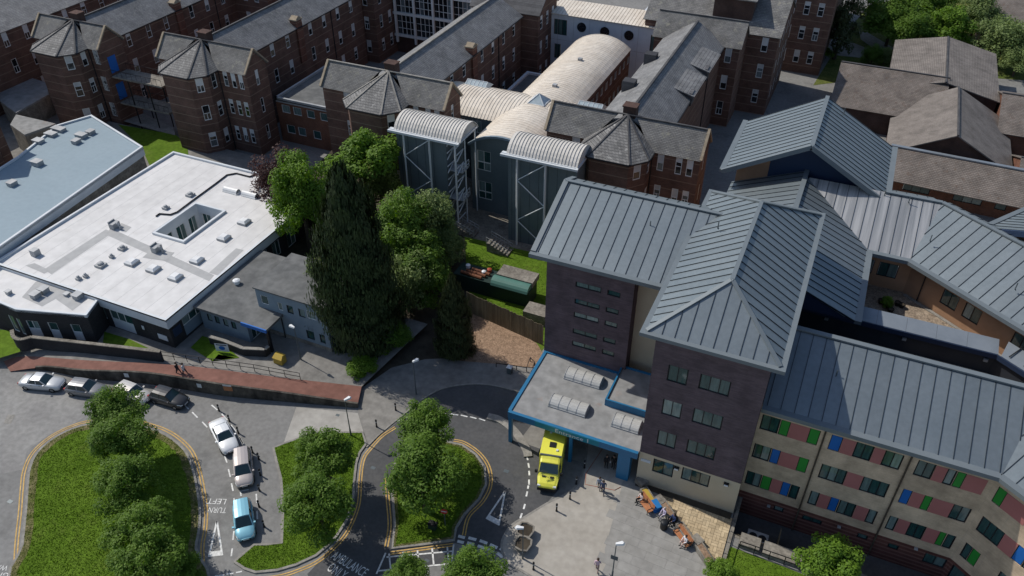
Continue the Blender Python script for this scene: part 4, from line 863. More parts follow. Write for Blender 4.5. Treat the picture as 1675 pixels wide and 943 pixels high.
# two clad escape-stair towers with barrel roofs
def stair_tower(label, x0, x1, y0, y1, open_end):
    T = thing('stair_tower', label, 'stair tower', ((x0+x1)/2,(y0+y1)/2,0), 'metal stair towers'); zb = 12.7
    mb = MB(); wx1 = x1-(1.9 if open_end else 0)
    wall_mb(mb, (x0+.4,y0+.7), (wx1,y0+.7), 0, zb); wall_mb(mb, (wx1,y0+.7), (wx1,y1), 0, zb); wall_mb(mb, (wx1,y1), (x0+.4,y1), 0, zb); wall_mb(mb, (x0+.4,y1), (x0+.4,y0+.7), 0, zb); mb.build('wall', M['green_clad'], T)
    k = MB(); n = int((wx1-x0-.6)/1.2)
    for i in range(n): k.box(x0+.9+i*1.2,x0+.93+i*1.2,y0+.685,y0+.7,0,zb)
    k.build('cladding_joint', M['dark_frame'], T)
    vault(T, 'X', (y0+y1)/2+.2, (y1-y0)/2-.15, zb+.05, 1.55, x0+.3, x1+.1, .42, .09, 'stair_roof', 'barrel_roof', 10, endm='stair_roof')
    k = MB(); k.bar((x0-.3,y0,zb),(x1+.3,y0,zb),.3,.28); k.bar((x1+.1,y0+.1,zb),(x1+.1,y1+.2,zb),.22,.26); k.bar((x0-.3,y0+.5,zb+.1),(x1,y0+.5,zb+.1),.5,.08); k.build('eave_beam', M['white_steel'], T)
    cols = [x0+1.9, x0+5.6] + ([x1-.25] if open_end else [])
    for c in cols: MB().bar((c,y0,0),(c,y0,zb-.1),.2,.2).build('column', M['white_steel'], T)
    zz_ = [0.9, 3.8, 6.7, 9.6, 12.5]
    for i in range(4):
        a, b = (cols[0],cols[1]) if i % 2 else (cols[1],cols[0])
        MB().tube((a,y0,zz_[i]),(b,y0,zz_[i+1] if i != 0 else 3.8),.07,6).build('brace', M['white_steel'], T)
    if open_end:
        for y in (y0+2.4, y1): MB().bar((x1-.1,y,0),(x1-.1,y,zb),.16,.16).build('column', M['white_steel'], T)
        k = MB(); z = 1.5; i = 0
        while z < 12:
            ya, yb = (y0+.4,y0+2.3)
            for xx in (x1-.25, x1-1.6): MB().bar((xx,ya,z),(xx,yb,z+.95 if i%2 else z),.09,.12).build('stair_rail', M['white_steel'], T)
            z += .95; i += 1
        for z in (4.2, 8.4):
            MB().box(x1-1.8,x1+.3,y0+.8,y0+2.6,z-.1,z).build('landing', M['vent_grey'], T)
            k = MB()
            for y in (y0+.8,y0+1.4,y0+2.0,y0+2.6): k.bar((x1+.3,y,z),(x1+.3,y,z+1.05),.05,.05)
            k.bar((x1+.3,y0+.8,z+1.05),(x1+.3,y0+2.6,z+1.05),.06,.06); k.bar((x1+.3,y0+.8,z+.5),(x1+.3,y0+2.6,z+.5),.05,.05); k.build('guard_rail', M['white_steel'], T)
    return T
stair_tower('grey clad stair tower with open white stair flight, left of the vaulted front', -52.4, -42.9, 79.8, 85.2, True)
stair_tower('grey clad stair tower with diagonal white bracing beside the strip-window block', -36.6, -27.2, 79.8, 85.2, False)
for x0_, x1_, y, lb in ((-43.4,-40.4,79.6,'flight of yard steps with pale handrails below the open stair tower'),(-37.6,-34.6,77.6,'short yard steps with handrail at the foot of the braced stair tower')):
    T = thing('yard_steps', lb, 'steps', ((x0_+x1_)/2,y,0))
    for i in range(7): MB().box(x0_+i*.42,x0_+i*.42+.42,y-.8,y+.8,0,1.3-i*.18).build('step', M['weathered'], T)
    for yy in (y-.8,y+.8):
        k = MB(); k.bar((x0_,yy,2.2),(x0_+3,yy,1.05),.06,.06); k.bar((x0_,yy,1.75),(x0_+3,yy,.6),.05,.05)
        for i in range(6): k.bar((x0_+i*.6,yy,1.2-i*.22),(x0_+i*.6,yy,2.2-i*.23),.05,.05)
        k.build('handrail', M['vent_grey'], T)

# ================================================================ LEFT COMPLEX
G1 = 1.0      # level of the terrace the left buildings stand on
F2 = thing('flat_brick_annexe', 'two-storey red brick annexe with flat grey roof between brick wards', 'building', (-75,97,G1))
f2 = [(-80.3,91.5),(-69.5,91.5),(-68.3,93.2),(-68.3,100.6),(-75.0,100.6),(-75.0,104.8),(-80.3,104.8)]
f2o = [(1.0,2.5,5.0,6.3),(3.1,4.6,5.0,6.3),(5.6,7.0,5.0,6.3),(8.0,9.6,5.0,6.3),(1.3,2.8,1.6,3.0),(3.4,4.8,1.6,3.0),(6.2,7.6,1.6,3.0)]
mb = MB()
for i in range(len(f2)): wall_mb(mb, f2[i], f2[(i+1)%len(f2)], 0, 6.6, f2o if i == 0 else ([(.3,1.7,5.0,6.3)] if i == 1 else ()))
mb.build('wall', M['red_brick'], F2)
for o in f2o: window(F2, f2[0], f2[1], *o, 1, 'white')
window(F2, f2[1], f2[2], .3,1.7,5.0,6.3, 1, 'white')
flat_block(F2, f2, 0, 7.0, 'vent_grey', 'grey_felt', .35, .35, 'vent_grey')
mb = MB()
for i in range(len(f2)): wall_mb(mb, Vector((*f2[i],0))*1.0, f2[(i+1)%len(f2)], 6.58, 7.0)
mb.build('roof_band', M['vent_grey'], F2)
# white roofed single-storey building with a light well
WB = thing('white_roofed_building', 'large single-storey black brick building with flat white roof and light well', 'building', (-72.5,60,G1))
wx0, wx1, wy0, wy1, wz = -85.4, -59.9, 45.1, 74.4, 5.0
hx0, hx1, hy0, hy1 = -72.8, -68.5, 57.5, 64.6
r = MB()
for a in ((wx0,wx1,wy0,hy0),(wx0,wx1,hy1,wy1),(wx0,hx0,hy0,hy1),(hx1,wx1,hy0,hy1)): r.add([(a[0],a[2],wz),(a[1],a[2],wz),(a[1],a[3],wz),(a[0],a[3],wz)],[(0,1,2,3)])
r.build('roof', M['white_roof'], WB)
k = MB()
for a, b in (((wx0,wy0),(wx1,wy0)),((wx1,wy0),(wx1,wy1)),((wx1,wy1),(wx0,wy1)),((wx0,wy1),(wx0,wy0))):
    wall_mb(k, a, b, wz-1.1, wz+.15)
for bx_ in ((wx0,wx0+.3,wy0,wy1,.28),(wx1-.3,wx1,wy0,wy1,.15),(wx0+.3,wx1-.3,wy0,wy0+.3,.145),(wx0+.3,wx1-.3,wy1-.3,wy1,.275)): k.box(bx_[0],bx_[1],bx_[2],bx_[3],wz-.05,wz+bx_[4])
k.build('fascia_band', M['white_trim'], WB)
i_ = .25; fo = [(14.6,15.7,1.9,3.6),(16.4,19.6,1.0,3.6)]; so = [(1.9,6.2,1.2,3.6),(15.0,16.6,1.8,3.5),(20.5,22.1,1.2,3.4),(17.6,19.0,1.4,3.5)]
mb = MB(); wall_mb(mb, (wx0+i_,wy0+i_), (wx1-i_,wy0+i_), 0, wz-1.0, fo); wall_mb(mb, (wx1-i_,wy0+i_), (wx1-i_,wy1-i_), 0, wz-1.0, so); wall_mb(mb, (wx0+i_,wy1-i_), (wx0+i_,wy0+i_), 0, wz-1.0); wall_mb(mb,(wx1-i_,wy1-i_),(wx0+i_,wy1-i_),0,wz-1.0); mb.build('wall', M['black_brick'], WB)
a_, b_ = (wx0+i_,wy0+i_), (wx1-i_,wy0+i_)
window(WB, a_, b_, 14.6,15.7,1.9,3.6, 1, 'white'); window(WB, a_, b_, 16.4,19.6,2.3,3.6, 3, 'white'); panel(WB, a_, b_, 16.4,19.6,1.0,2.28,'white_trim','infill_panel',.08)
c_, d_ = (wx1-i_,wy0+i_), (wx1-i_,wy1-i_)
window(WB, c_, d_, 1.9,6.2,2.6,3.6, 4, 'white'); panel(WB, c_, d_, 1.9,6.2,1.2,2.58,'bluegrey_clad','infill_panel',.08)
for o in so[1:]: window(WB, c_, d_, *o, 2, 'white')
panel(WB, a_, b_, 23.0,24.3,1.7,2.4,'white_trim','notice_board',-.03); panel(WB, a_, b_, 20.9,21.2,2.3,2.8,'white_trim','meter_box',-.05); panel(WB, c_, d_, .35,1.5,2.2,3.3,'navy','wall_sign',-.03)
k = MB(); z = wz+.3
for a in ((hx0-.3,hx1+.3,hy0-.3,hy0),(hx0-.3,hx1+.3,hy1,hy1+.3),(hx0-.3,hx0,hy0,hy1),(hx1,hx1+.3,hy0,hy1)): k.box(*a,wz-.02,z+(.003 if a[2]==hy0 else 0))
k.build('well_rim', M['white_trim'], WB)
mb = MB(); wo_ = [(.5,1.9,1.6,4.0),(2.3,3.6,1.6,4.0)]; lo_ = [(.8,2.3,1.5,4.0),(3.0,4.5,1.5,4.0),(5.2,6.5,1.5,4.0)]
wall_mb(mb, (hx0,hy1), (hx1,hy1), G1, wz, wo_); wall_mb(mb, (hx1,hy1), (hx1,hy0), G1, wz); wall_mb(mb, (hx1,hy0), (hx0,hy0), G1, wz); wall_mb(mb, (hx0,hy0), (hx0,hy1), G1, wz, lo_)
mb.build('well_wall', M['white_trim'], WB)
for o in wo_: window(WB, (hx0,hy1), (hx1,hy1), *o, 2, 'white')
for o in lo_: window(WB, (hx0,hy0), (hx0,hy1), *o, 2, 'white')
for i, poly in enumerate(([(262,765),(628,528),(672,545),(305,795)], [(630,560),(655,520),(1270,800),(1240,835)], [(1240,785),(1400,640),(1445,650),(1290,800)], [(150,742),(205,728),(300,772),(262,790)], [(720,490),(780,515),(745,545),(690,520)], [(900,645),(1035,665),(985,715),(845,695)])):
    MB().poly([Z('E',x,y,wz+.006+.003*i) for x, y in poly]).build('walkway_strip', M['grey_strip'], WB)
for i in range(12): MB().box(wx0+1.6+i*2.05,wx0+1.63+i*2.05,wy0+.4,(hy0-.4 if hx0-.4 < wx0+1.6+i*2.05 < hx1+.4 else wy1-.4),wz-.02,wz+.004).build('membrane_lap', M['grey_strip'], WB)
def dome_light(T, p, w=1.25, d=1.25, h=.32, yaw=0):
    m_ = MB(); x, y, z = p; m_.box(x-w/2,x+w/2,y-d/2,y+d/2,z-.02,z+h,1)
    m_.add([(x-w/2,y-d/2,z+h),(x+w/2,y-d/2,z+h),(x+w/2,y+d/2,z+h),(x-w/2,y+d/2,z+h),(x-w*.3,y-d*.3,z+h+.22),(x+w*.3,y-d*.3,z+h+.22),(x+w*.3,y+d*.3,z+h+.22),(x-w*.3,y+d*.3,z+h+.22)],[(0,1,5,4),(1,2,6,5),(2,3,7,6),(3,0,4,7),(4,5,6,7)])
    m_.build('rooflight', [M['dome'], M['vent_grey']], T)
for x, y in ((1450,490),(1330,585),(1170,718),(785,730),(912,770),(1043,818)): dome_light(WB, Z('E',x,y,wz))
for x, y in ((1375,305),(1485,330)):
    p = Z('E',x,y,wz); m_ = MB()
    for i in range(6): a, b = math.pi*i/6, math.pi*(i+1)/6; m_.quad((p.x-1.1,p.y-.45*math.cos(a),wz+.15+.45*math.sin(a)),(p.x+1.1,p.y-.45*math.cos(a),wz+.15+.45*math.sin(a)),(p.x+1.1,p.y-.45*math.cos(b),wz+.15+.45*math.sin(b)),(p.x-1.1,p.y-.45*math.cos(b),wz+.15+.45*math.sin(b)))
    m_.box(p.x-1.15,p.x+1.15,p.y-.5,p.y+.5,wz-.02,wz+.15); m_.build('rooflight', M['dome'], WB)
for x, y, w in ((728,645,.8),(600,745,1.0),(665,695,.45),(510,810,.45),(468,825,.5),(985,405,.7),(1130,328,.9)):
    p = Z('E',x,y,wz); m_ = MB(); m_.box(p.x-w/2,p.x+w/2,p.y-w/2,p.y+w/2,wz-.02,wz+.3); m_.lathe([(w*.36,.3),(w*.36,.45),(w*.25,.52),(w*.1,.54)],(p.x,p.y,wz),8); m_.build('roof_vent', M['vent_grey'], WB)
for x, y, w in ((690,520,1.0),(940,660,1.0)):   # air handlers: a box with a looped duct
    p = Z('E',x,y,wz); m_ = MB(); m_.box(p.x-.55,p.x+.15,p.y-.5,p.y+.6,wz,wz+.75); m_.box(p.x-.65,p.x-.5,p.y-.45,p.y+.5,wz+.05,wz+.95); pts = [(p.x+.2+.6*math.sin(t),p.y,wz+.35+.45*math.cos(t)) for t in [i*math.pi/6 for i in range(7)]]
    for a, b in zip(pts[:-1],pts[1:]): m_.tube(a,b,.14,8)
    m_.build('air_handler', M['vent_grey'], WB)
m_ = MB(); pts = [Z('E',x,y,wz+.12) for x, y in ((925,450),(945,435),(1010,440),(1050,425),(1150,350),(1280,255),(1345,205),(1400,195),(1480,215),(1540,195),(1600,205))]
for a, b in zip(pts[:-1],pts[1:]): m_.tube(a,b,.1,6)
m_.build('roof_pipe', M['black_metal'], WB)
p = Z('E',215,680,wz); MB().box(p.x-.4,p.x+.4,p.y-.4,p.y+.4,wz,wz+.8).build('roof_vent', M['vent_grey'], WB)
# front-left extension
EX = thing('white_roofed_extension', 'smaller black brick extension with white roof and three glazed white doors', 'building', (-75,43,G1))
ez_ = 4.6; ex = [tuple(Z('I',x,y,ez_))[:2] for x, y in ((0,100),(95,140),(515,175),(590,75))]+[(wx0+.5,46.2),(-88,44),(-88,40.6)]
ex = ex[-1:]+ex[:-1]
exo = {1: [], 2: []}
mb = MB(); L2 = (Vector(ex[3])-Vector(ex[2])).length; dops = [(.55,1.95,G1,3.3),(3.05,4.15,G1,3.3),(5.7,6.8,G1,3.3)]
for i in range(len(ex)):
    wall_mb(mb, ex[i], ex[(i+1)%len(ex)], 0, ez_+.05, dops if i == 2 else ([(.4,1.3,G1,3.3),(1.7,2.4,G1,3.3)] if i == 1 else ()))
mb.build('wall', M['black_brick'], EX)
for o in dops: window(EX, ex[2], ex[3], o[0], o[1], 2.15, o[3], 2 if o[1]-o[0] > 1.2 else 1, 'white', name='door_light'); panel(EX, ex[2], ex[3], o[0], o[1], o[2], 2.13, 'white_trim', 'door', .08)
for o in ((.4,1.3),(1.7,2.4)): window(EX, ex[1], ex[2], o[0], o[1], G1, 3.3, 1, 'white', name='door')
flat_block(EX, ex, 0, ez_, 'white_trim', 'white_roof', .2, .28, 'white_trim')
for i, poly in enumerate(([(130,930),(210,840),(240,825),(520,940),(430,1010),(330,940),(250,985)],)): MB().poly([Z('E',x,y,ez_+.01) for x, y in poly][:7]).build('walkway_strip', M['grey_strip'], EX)
for l, x, y, w, h in (('I',215,60,.8,.55),('I',265,30,.8,.55),('I',465,65,.8,.55),('I',55,40,.5,.4),('I',398,48,.5,.25)):
    p = Z(l,x,y,ez_); m_ = MB(); m_.box(p.x-w/2,p.x+w/2,p.y-w/2,p.y+w/2,ez_-.02,ez_+h); m_.box(p.x-w*.6,p.x+w*.6,p.y-w*.6,p.y+w*.6,ez_+h,ez_+h+.06); m_.build('roof_vent', M['vent_grey'], EX)
# low grey entrance block
LO = thing('low_grey_block', 'low blue-grey entrance block with flat felt roof and blue canopy edge', 'building', (-55,53,G1))
lw = [(-59.6,48.9),(-50.0,48.9),(-50.0,54),(-50.0,60.5),(-59.6,60.5)]; lo = [(.9,1.55,2.3,3.3),(1.95,2.6,2.3,3.3),(3.1,3.75,2.3,3.3),(4.2,4.85,2.3,3.3)]
mb = MB(); wall_mb(mb, (-59.6,49.4), (-53.2,49.4), 0, 4.1, lo); wall_mb(mb, (-53.2,49.4), (-53.2,52.0), 0, 4.1, [(.5,1.9,G1,3.4)]); mb.build('wall', M['bluegrey_clad'], LO)
for o in lo: window(LO, (-59.6,49.4), (-53.2,49.4), *o, 1, 'dark')
window(LO, (-53.2,49.4), (-53.2,52.0), .5,1.9,G1,3.4, 2, 'white', name='door')
mb = MB(); wall_mb(mb, (-53.2,52.0), (-50.2,52.0), 0, 4.1); wall_mb(mb, (-50.2,51.5), (-50.2,60.3), 0, 4.1, [(.4,1.8,G1,3.5)]); mb.build('side_wall', M['black_brick'], LO); window(LO, (-50.2,51.5), (-50.2,60.3), .4,1.8,G1,3.5, 2, 'white', name='door')
slab(MB(), [(-59.7,48.8,4.4),(-49.9,48.8,4.4),(-49.9,60.5,4.4),(-59.7,60.5,4.4)], .3).build('roof', M['grey_felt'], LO)
MB().box(-53.2,-49.9,48.66,48.8,4.0,4.42).build('canopy_edge', M['blue_panel'], LO); MB().box(-50.3,-50.0,49.0,49.3,0,4.1).build('post', M['black_metal'], LO)
p = Z('E',1405,845,4.5); MB().lathe([(.3,0),(.3,.3),(.42,.34),(.42,.48),(.2,.6)],(p.x,p.y,4.4),10).build('roof_vent', M['lamp_white'], LO)
# two-storey blue-grey block
BG = thing('blue_grey_block', 'two-storey blue-grey clad block with flat roof in front of the tall conifer', 'building', (-48.7,55,G1))
gx, gw_ = (-53.1,-44.2), (51.7,58.4); up_ = [(.5,1.5,5.0,6.2),(2.7,3.3,4.8,5.9),(3.9,4.7,4.8,5.9),(5.4,6.2,4.8,5.9),(6.4,7.6,4.9,6.0),(8.0,8.7,4.8,5.8)]; dn_ = [(5.9,6.9,1.9,3.1),(7.6,8.3,1.9,3.1)]
mb = MB(); wall_mb(mb, (gx[0],gw_[0]), (gx[1],gw_[0]), G1-1, 7.0, up_+dn_); wall_mb(mb, (gx[1],gw_[0]), (gx[1],gw_[1]), 0, 7.0); wall_mb(mb, (gx[1],gw_[1]), (gx[0],gw_[1]), 0, 7.0); wall_mb(mb, (gx[0],gw_[1]), (gx[0],gw_[0]), 0, 7.0); mb.build('wall', M['bluegrey_clad'], BG)
for i, o in enumerate(up_+dn_): window(BG, (gx[0],gw_[0]), (gx[1],gw_[0]), *o, 1, 'white' if i in (0,4,1,5) else 'dark'); 
MB().box(gx[0]-.02,gx[1]+.03,gw_[0]-.03,gw_[0]+.2,0,1.5).build('plinth', M['weathered'], BG)
slab(MB(), [(gx[0]-.15,gw_[0]-.15,7.1),(gx[1]+.15,gw_[0]-.15,7.1),(gx[1]+.15,gw_[1]+.15,7.1),(gx[0]-.15,gw_[1]+.15,7.1)], .16).build('roof', M['grey_felt'], BG)
# blue roofed hall
BH = thing('blue_roofed_hall', 'long hall with pale blue flat roof at the left border', 'building', (-96,62,G1))
bz = 6.0; bp = [tuple(p)[:2] for p in (Z('E',850,45,bz), Z('A',545,690,bz), Z('A',340,750,bz), Z('A',110,935,bz))]+[(-99.5,44),(-85.6,44)]
flat_block(BH, bp, 0, bz, 'white_trim', 'blue_roof', .25, .3, 'white_trim')
mb = MB(); pl = bp[::-1] if sum(bp[i][0]*bp[(i+1)%6][1]-bp[(i+1)%6][0]*bp[i][1] for i in range(6)) < 0 else bp
for i in range(6): wall_mb(mb, pl[i], pl[(i+1)%6], bz-1.1, bz+.1)
mb.build('fascia_band', M['white_trim'], BH); mb = MB()
cxm, cym = sum(p[0] for p in pl)/6, sum(p[1] for p in pl)/6; pin = [(cxm+(x-cxm)*.975,cym+(y-cym)*.985) for x, y in pl]
for i in range(6): wall_mb(mb, pin[i], pin[(i+1)%6], 0, bz-1.0)
mb.build('wall', M['weathered'], BH)
for l, x, y, w, h in (('A',455,850,.9,.5),('A',540,795,.9,.5),('A',485,815,1.5,.5),('E',225,145,1.3,.6),('E',75,265,.9,.5),('A',350,775,2.0,.4),('A',305,805,1.6,.4),('A',230,845,1.4,.4)):
    p = Z(l,x,y,bz); m_ = MB(); m_.box(p.x-w/2,p.x+w/2,p.y-.5,p.y+.5,bz-.02,bz+h); m_.box(p.x-w/2-.06,p.x+w/2+.06,p.y-.55,p.y+.55,bz+h,bz+h+.06); m_.build('roof_vent', M['vent_grey'], BH)
# low flat roofs behind the blue hall
for i, (poly, z) in enumerate(([((0,530),(180,460),(270,490),(290,560),(95,670),(0,600)),4.5],[((95,680),(270,720),(330,735),(145,800),(60,740)),5.0])):
    pp = [Z('A',x,y,z) for x, y in poly]; LF = thing('low_flat_block', ('low pale flat roofed block between brick wards at the left border','low wedge shaped flat roof touching the far end of the blue roof')[i], 'building', (pp[0].x,pp[0].y,0)); MB().prism(pp, 0, z-.3, 0).build('wall', M['weathered'], LF); MB().prism(pp, z-.28, z, 0).build('roof', M['canopy_roof'], LF)
# ================================================================ GROUND, ROADS, MARKINGS
def smooth(pts, closed=False, n=5):
    P = [Vector(p) for p in pts]; out = []; m = len(P)
    for i in range(m if closed else m-1):
        p0, p1, p2, p3 = (P[(i-1)%m], P[i], P[(i+1)%m], P[(i+2)%m]) if closed else (P[max(i-1,0)], P[i], P[i+1], P[min(i+2,m-1)])
        for k in range(n):
            t = k/n; out.append(.5*((2*p1)+(p2-p0)*t+(2*p0-5*p1+4*p2-p3)*t*t+(3*p1-p0-3*p2+p3)*t*t*t))
    if not closed: out.append(P[-1])
    return out
def offset(pts, d, closed=False):
    "shift a plan polyline to its left by d"
    out = []; m = len(pts)
    for i in range(m):
        a = pts[(i-1)%m] if closed or i > 0 else pts[i]; b = pts[(i+1)%m] if closed or i < m-1 else pts[i]
        t = Vector((b[0]-a[0], b[1]-a[1], 0)).normalized(); out.append(Vector((pts[i][0]-t.y*d, pts[i][1]+t.x*d, pts[i][2])))
    return out
def ccw(p): return p if sum(p[i][0]*p[(i+1)%len(p)][1]-p[(i+1)%len(p)][0]*p[i][1] for i in range(len(p))) > 0 else p[::-1]
def sheet(name, pts, z, m, parent=None, kind='structure'):
    pts = ccw([Vector((p[0],p[1],z)) for p in pts])
    me = bpy.data.meshes.new(name); me.from_pydata([tuple(p) for p in pts], [], [tuple(t) for t in tessellate_polygon([pts])]); me.materials.append(M[m])
    if me.polygons[0].normal.z < 0: me.flip_normals()
    o = link(name, me, parent)
    if parent is None: o['kind'] = kind
    return o
def ribbon(mb, pts, w, z):
    a = offset(pts, w/2); b = offset(pts, -w/2)
    for i in range(len(pts)-1): mb.quad((*a[i][:2],z),(*b[i][:2],z),(*b[i+1][:2],z),(*a[i+1][:2],z))
    return mb
gr = MB(); BIG = 700
for a in ((-BIG,.25,-BIG,BIG),(.25,46,-BIG,46.9),(.25,46,51.3,BIG),(46,BIG,-BIG,BIG)): gr.add([(a[0],a[2],0),(a[1],a[2],0),(a[1],a[3],0),(a[0],a[3],0)],[(0,1,2,3)])
GROUND = struct('ground', gr, M['asphalt'])
# sunken court beside the front wing
ct = MB(); ct.quad((.25,46.9,-2),(46,46.9,-2),(46,51.3,-2),(.25,51.3,-2)); struct('sunken_court', ct, M['new_asphalt'])
RWL = thing('court_retaining_wall', 'pale concrete retaining wall with black railing round the sunken court', 'wall', (4,46.8,-2))
mb = MB(); mb.box(.0,.25,43.0,51.0,-2,.12); mb.build('side_wall', M['weathered'], RWL); mb = MB(); mb.box(.25,46,46.6,46.9,-2,.02); mb.build('front_wall', M['weathered'], RWL)
for i, (a, b) in enumerate(((.9,2.6),(2.9,5.6),(5.9,8.4),(8.7,11.2))):
    MB().box(a,b,45.7-.05*i,46.95,.02,.55-.04*(i%2)).build('coping_block', M['weathered'], RWL)
k = MB()
for y in (43.4,44.6,45.8,47.0,48.2): k.bar((-.1,y,0),(-.1,y,1.1),.05,.05)
k.bar((-.1,43.4,1.1),(-.1,48.6,1.1),.06,.06); k.bar((-.1,43.4,.55),(-.1,48.6,.55),.04,.04)
for i in range(9): k.bar((1.0+i*1.25,45.55,0),(1.0+i*1.25,45.55,1.1),.05,.05)
k.bar((1.0,45.55,1.1),(11,45.55,1.1),.06,.06); k.bar((1.0,45.55,.55),(11,45.55,.55),.05,.05); k.build('railing', M['black_metal'], RWL)
AC = thing('condenser_compound', 'timber-screened compound with twin-fan condenser in the sunken court', 'plant', (3.4,48.5,-2))
MB().box(1.4,3.2,47.6,48.8,-2,-1.0).build('condenser', M['vent_grey'], AC)
for x in (1.9,2.7): MB().lathe([(.36,0),(.36,.03),(.05,.04)],(x,48.2,-1.0),12).build('fan_grille', M['dark_frame'], AC)
for i in range(18): MB().box(.4+i*.2,.57+i*.2,47.1,47.16,-2,-.2).build('board', M['timber'], AC)
for i in range(11): MB().box(4.0,4.06,47.2+i*.2,47.37+i*.2,-2,-.2).build('board', M['timber'], AC)

# dark resurfaced loop road
loop = smooth(ZL('N',[(600,420),(640,260),(720,140),(790,60)]))+smooth(ZL('J',[(905,735),(1000,660),(1120,602),(1290,580),(1420,592),(1560,625)]))+[S(880,640),S(908,700),S(915,800)]+ZL('O',[(200,505),(60,590),(0,640)])+ZL('N',[(1545,665),(1500,730),(1450,800),(1165,745),(1160,870),(740,930),(600,1010),(330,1010),(300,930),(480,740),(560,580)])
sheet('loop_road', loop, .010, 'new_asphalt')
RD = tag(MB().quad((-110,0,.004),(.2,0,.004),(.2,66,.004),(-110,66,.004)).build('road', M['asphalt']), kind='structure')
# lighter older surface patch upper left
M['old_asphalt'] = mat('old_asphalt', (.215,.21,.203), (.265,.26,.248), .9, scale=.25, bump=.25, bscale=40, speck=(2,.1))
sheet('road_patch', ZL('M',[(-100,-260),(60,-200),(350,-190),(500,-160),(530,-20),(420,50),(280,110),(160,200),(135,310),(15,335),(-100,345)]), .009, 'old_asphalt')

# islands with kerbs
def grass_tufts(name, poly, z, n, label, seed=1, hgt=.08):
    r = random.Random(seed); xs = [p[0] for p in poly]; ys = [p[1] for p in poly]; mb = MB(); k = 0
    def inside(x, y):
        c = False; j = len(poly)-1
        for i in range(len(poly)):
            if (poly[i][1] > y) != (poly[j][1] > y) and x < (poly[j][0]-poly[i][0])*(y-poly[i][1])/(poly[j][1]-poly[i][1])+poly[i][0]: c = not c
            j = i
        return c
    while k < n:
        x, y = r.uniform(min(xs),max(xs)), r.uniform(min(ys),max(ys))
        k += 1
        if not inside(x, y): continue
        a = r.uniform(0,6.28); w = r.uniform(.025,.06); h = r.uniform(.4,1.1)*hgt; dx, dy = math.cos(a)*w, math.sin(a)*w; lx, ly = r.uniform(-.06,.06), r.uniform(-.06,.06)
        mb.add([(x-dx,y-dy,z),(x+dx,y+dy,z),(x+lx,y+ly,z+h)],[(0,1,2)])
    o = mb.build(name, M['blade']); return tag(o, label, 'grass', kind='stuff')
M['blade'] = leaf_mat('grass_blade', (.075,.136,.010), (.115,.185,.022), .3)
def island(label, pts, closed_smooth, tuft=22000, seed=1, kerb_w=.22, worn=.6):
    T = thing('traffic_island', label, 'traffic island', sum((Vector(p) for p in pts), Vector())/len(pts), 'grass traffic islands')
    P = ccw(smooth(pts, True, 4) if closed_smooth else [Vector(p) for p in pts]); P = [Vector((p[0],p[1],0)) for p in P]; I = offset(P, kerb_w, True); m = len(P); mb = MB(); h = .13
    for i in range(m):
        j = (i+1)%m; a, b, c, d = P[i], P[j], I[j], I[i]
        mb.quad((a.x,a.y,0),(b.x,b.y,0),(b.x,b.y,h),(a.x,a.y,h)); mb.quad((a.x,a.y,h),(b.x,b.y,h),(c.x,c.y,h),(d.x,d.y,h))
    mb.build('kerb', M['kerb'], T)
    sheet('lawn', I, h-.01, 'grass', T)
    I2 = offset(I, worn, True); I3 = [p+Vector((rnd.uniform(-.1,.1),rnd.uniform(-.1,.1),0))*(worn/.6) for p in I2]; we = MB()
    for i in range(m):
        j = (i+1)%m; we.quad((I[i].x,I[i].y,h-.002),(I[j].x,I[j].y,h-.002),(I3[j].x,I3[j].y,h-.002),(I3[i].x,I3[i].y,h-.002))
    if worn > .2: we.build('worn_edge', M['worn'], T)
    grass_tufts('grass', I, h-.01, tuft, 'short grass growing on ' + label.split(' with ')[0], seed)
    return P
isl1 = ZL('M',[(120,1010),(128,760),(148,560),(158,420),(172,310),(218,212),(312,128),(420,72),(520,42),(650,28),(790,38),(880,62),(965,92),(1045,142),(1115,215),(1155,320),(1180,440),(1195,560),(1188,680),(1172,780),(1178,1010)])
P1 = island('large kerbed grass island with a row of round trees at the left', isl1, True, 60000, 1)
z9 = lambda x, y: S(340+x*.2577, 700+y*.2577)
isl2 = [z9(*p) for p in [(410,132),(480,100),(560,72),(640,40),(720,28),(985,28),(1012,105),(970,165),(950,225),(938,330),(928,480),(885,600),(820,700),(760,762),(690,820),(560,880),(440,915),(300,928),(230,905),(165,862),(178,838),(290,742),(380,738),(462,738),(472,500),(458,330),(430,220)]]
P2 = island('kerbed grass island with two bushy trees between lay-by and ambulance lane', isl2, False, 36000, 2, worn=.1)
isl3 = ZL('N',[(800,785),(812,640),(800,480),(795,380),(812,280),(870,190),(960,140),(1060,130),(1160,150),(1225,165),(1305,222),(1358,300),(1368,400),(1325,490),(1240,580),(1190,660),(1175,735),(1000,762)])
P3 = island('teardrop kerbed grass island with a big tree inside the ambulance loop', isl3, False, 26000, 3, worn=.25)
# double yellow lines
def yellow(pts, sgn=1, offs=(.28,.52), name='yellow_line'):
    for o in offs:
        ribbon(MB(), offset(pts, sgn*o), .11, .022).build(name, M['yellow'], RD)
P1b = smooth(isl1[:]); yellow(P1b, 1)
yl2 = smooth([z9(*p) for p in [(1175,-15),(1090,40),(1020,115),(970,180),(950,250),(940,340),(930,480),(888,600),(822,705),(690,825),(560,885),(440,920),(300,935)]]); yellow(yl2, 1)
yellow(smooth(ZL('N',[(782,360),(788,480),(800,640),(780,770)])), -1, (.05,.3)); yellow(smooth(ZL('N',[(1165,148),(1225,162),(1308,220),(1362,300),(1372,400),(1328,492),(1242,585),(1212,700)])), 1, (.12,.36)); yellow(ZL('N',[(790,792),(1165,742)]), -1, (.12,.36))
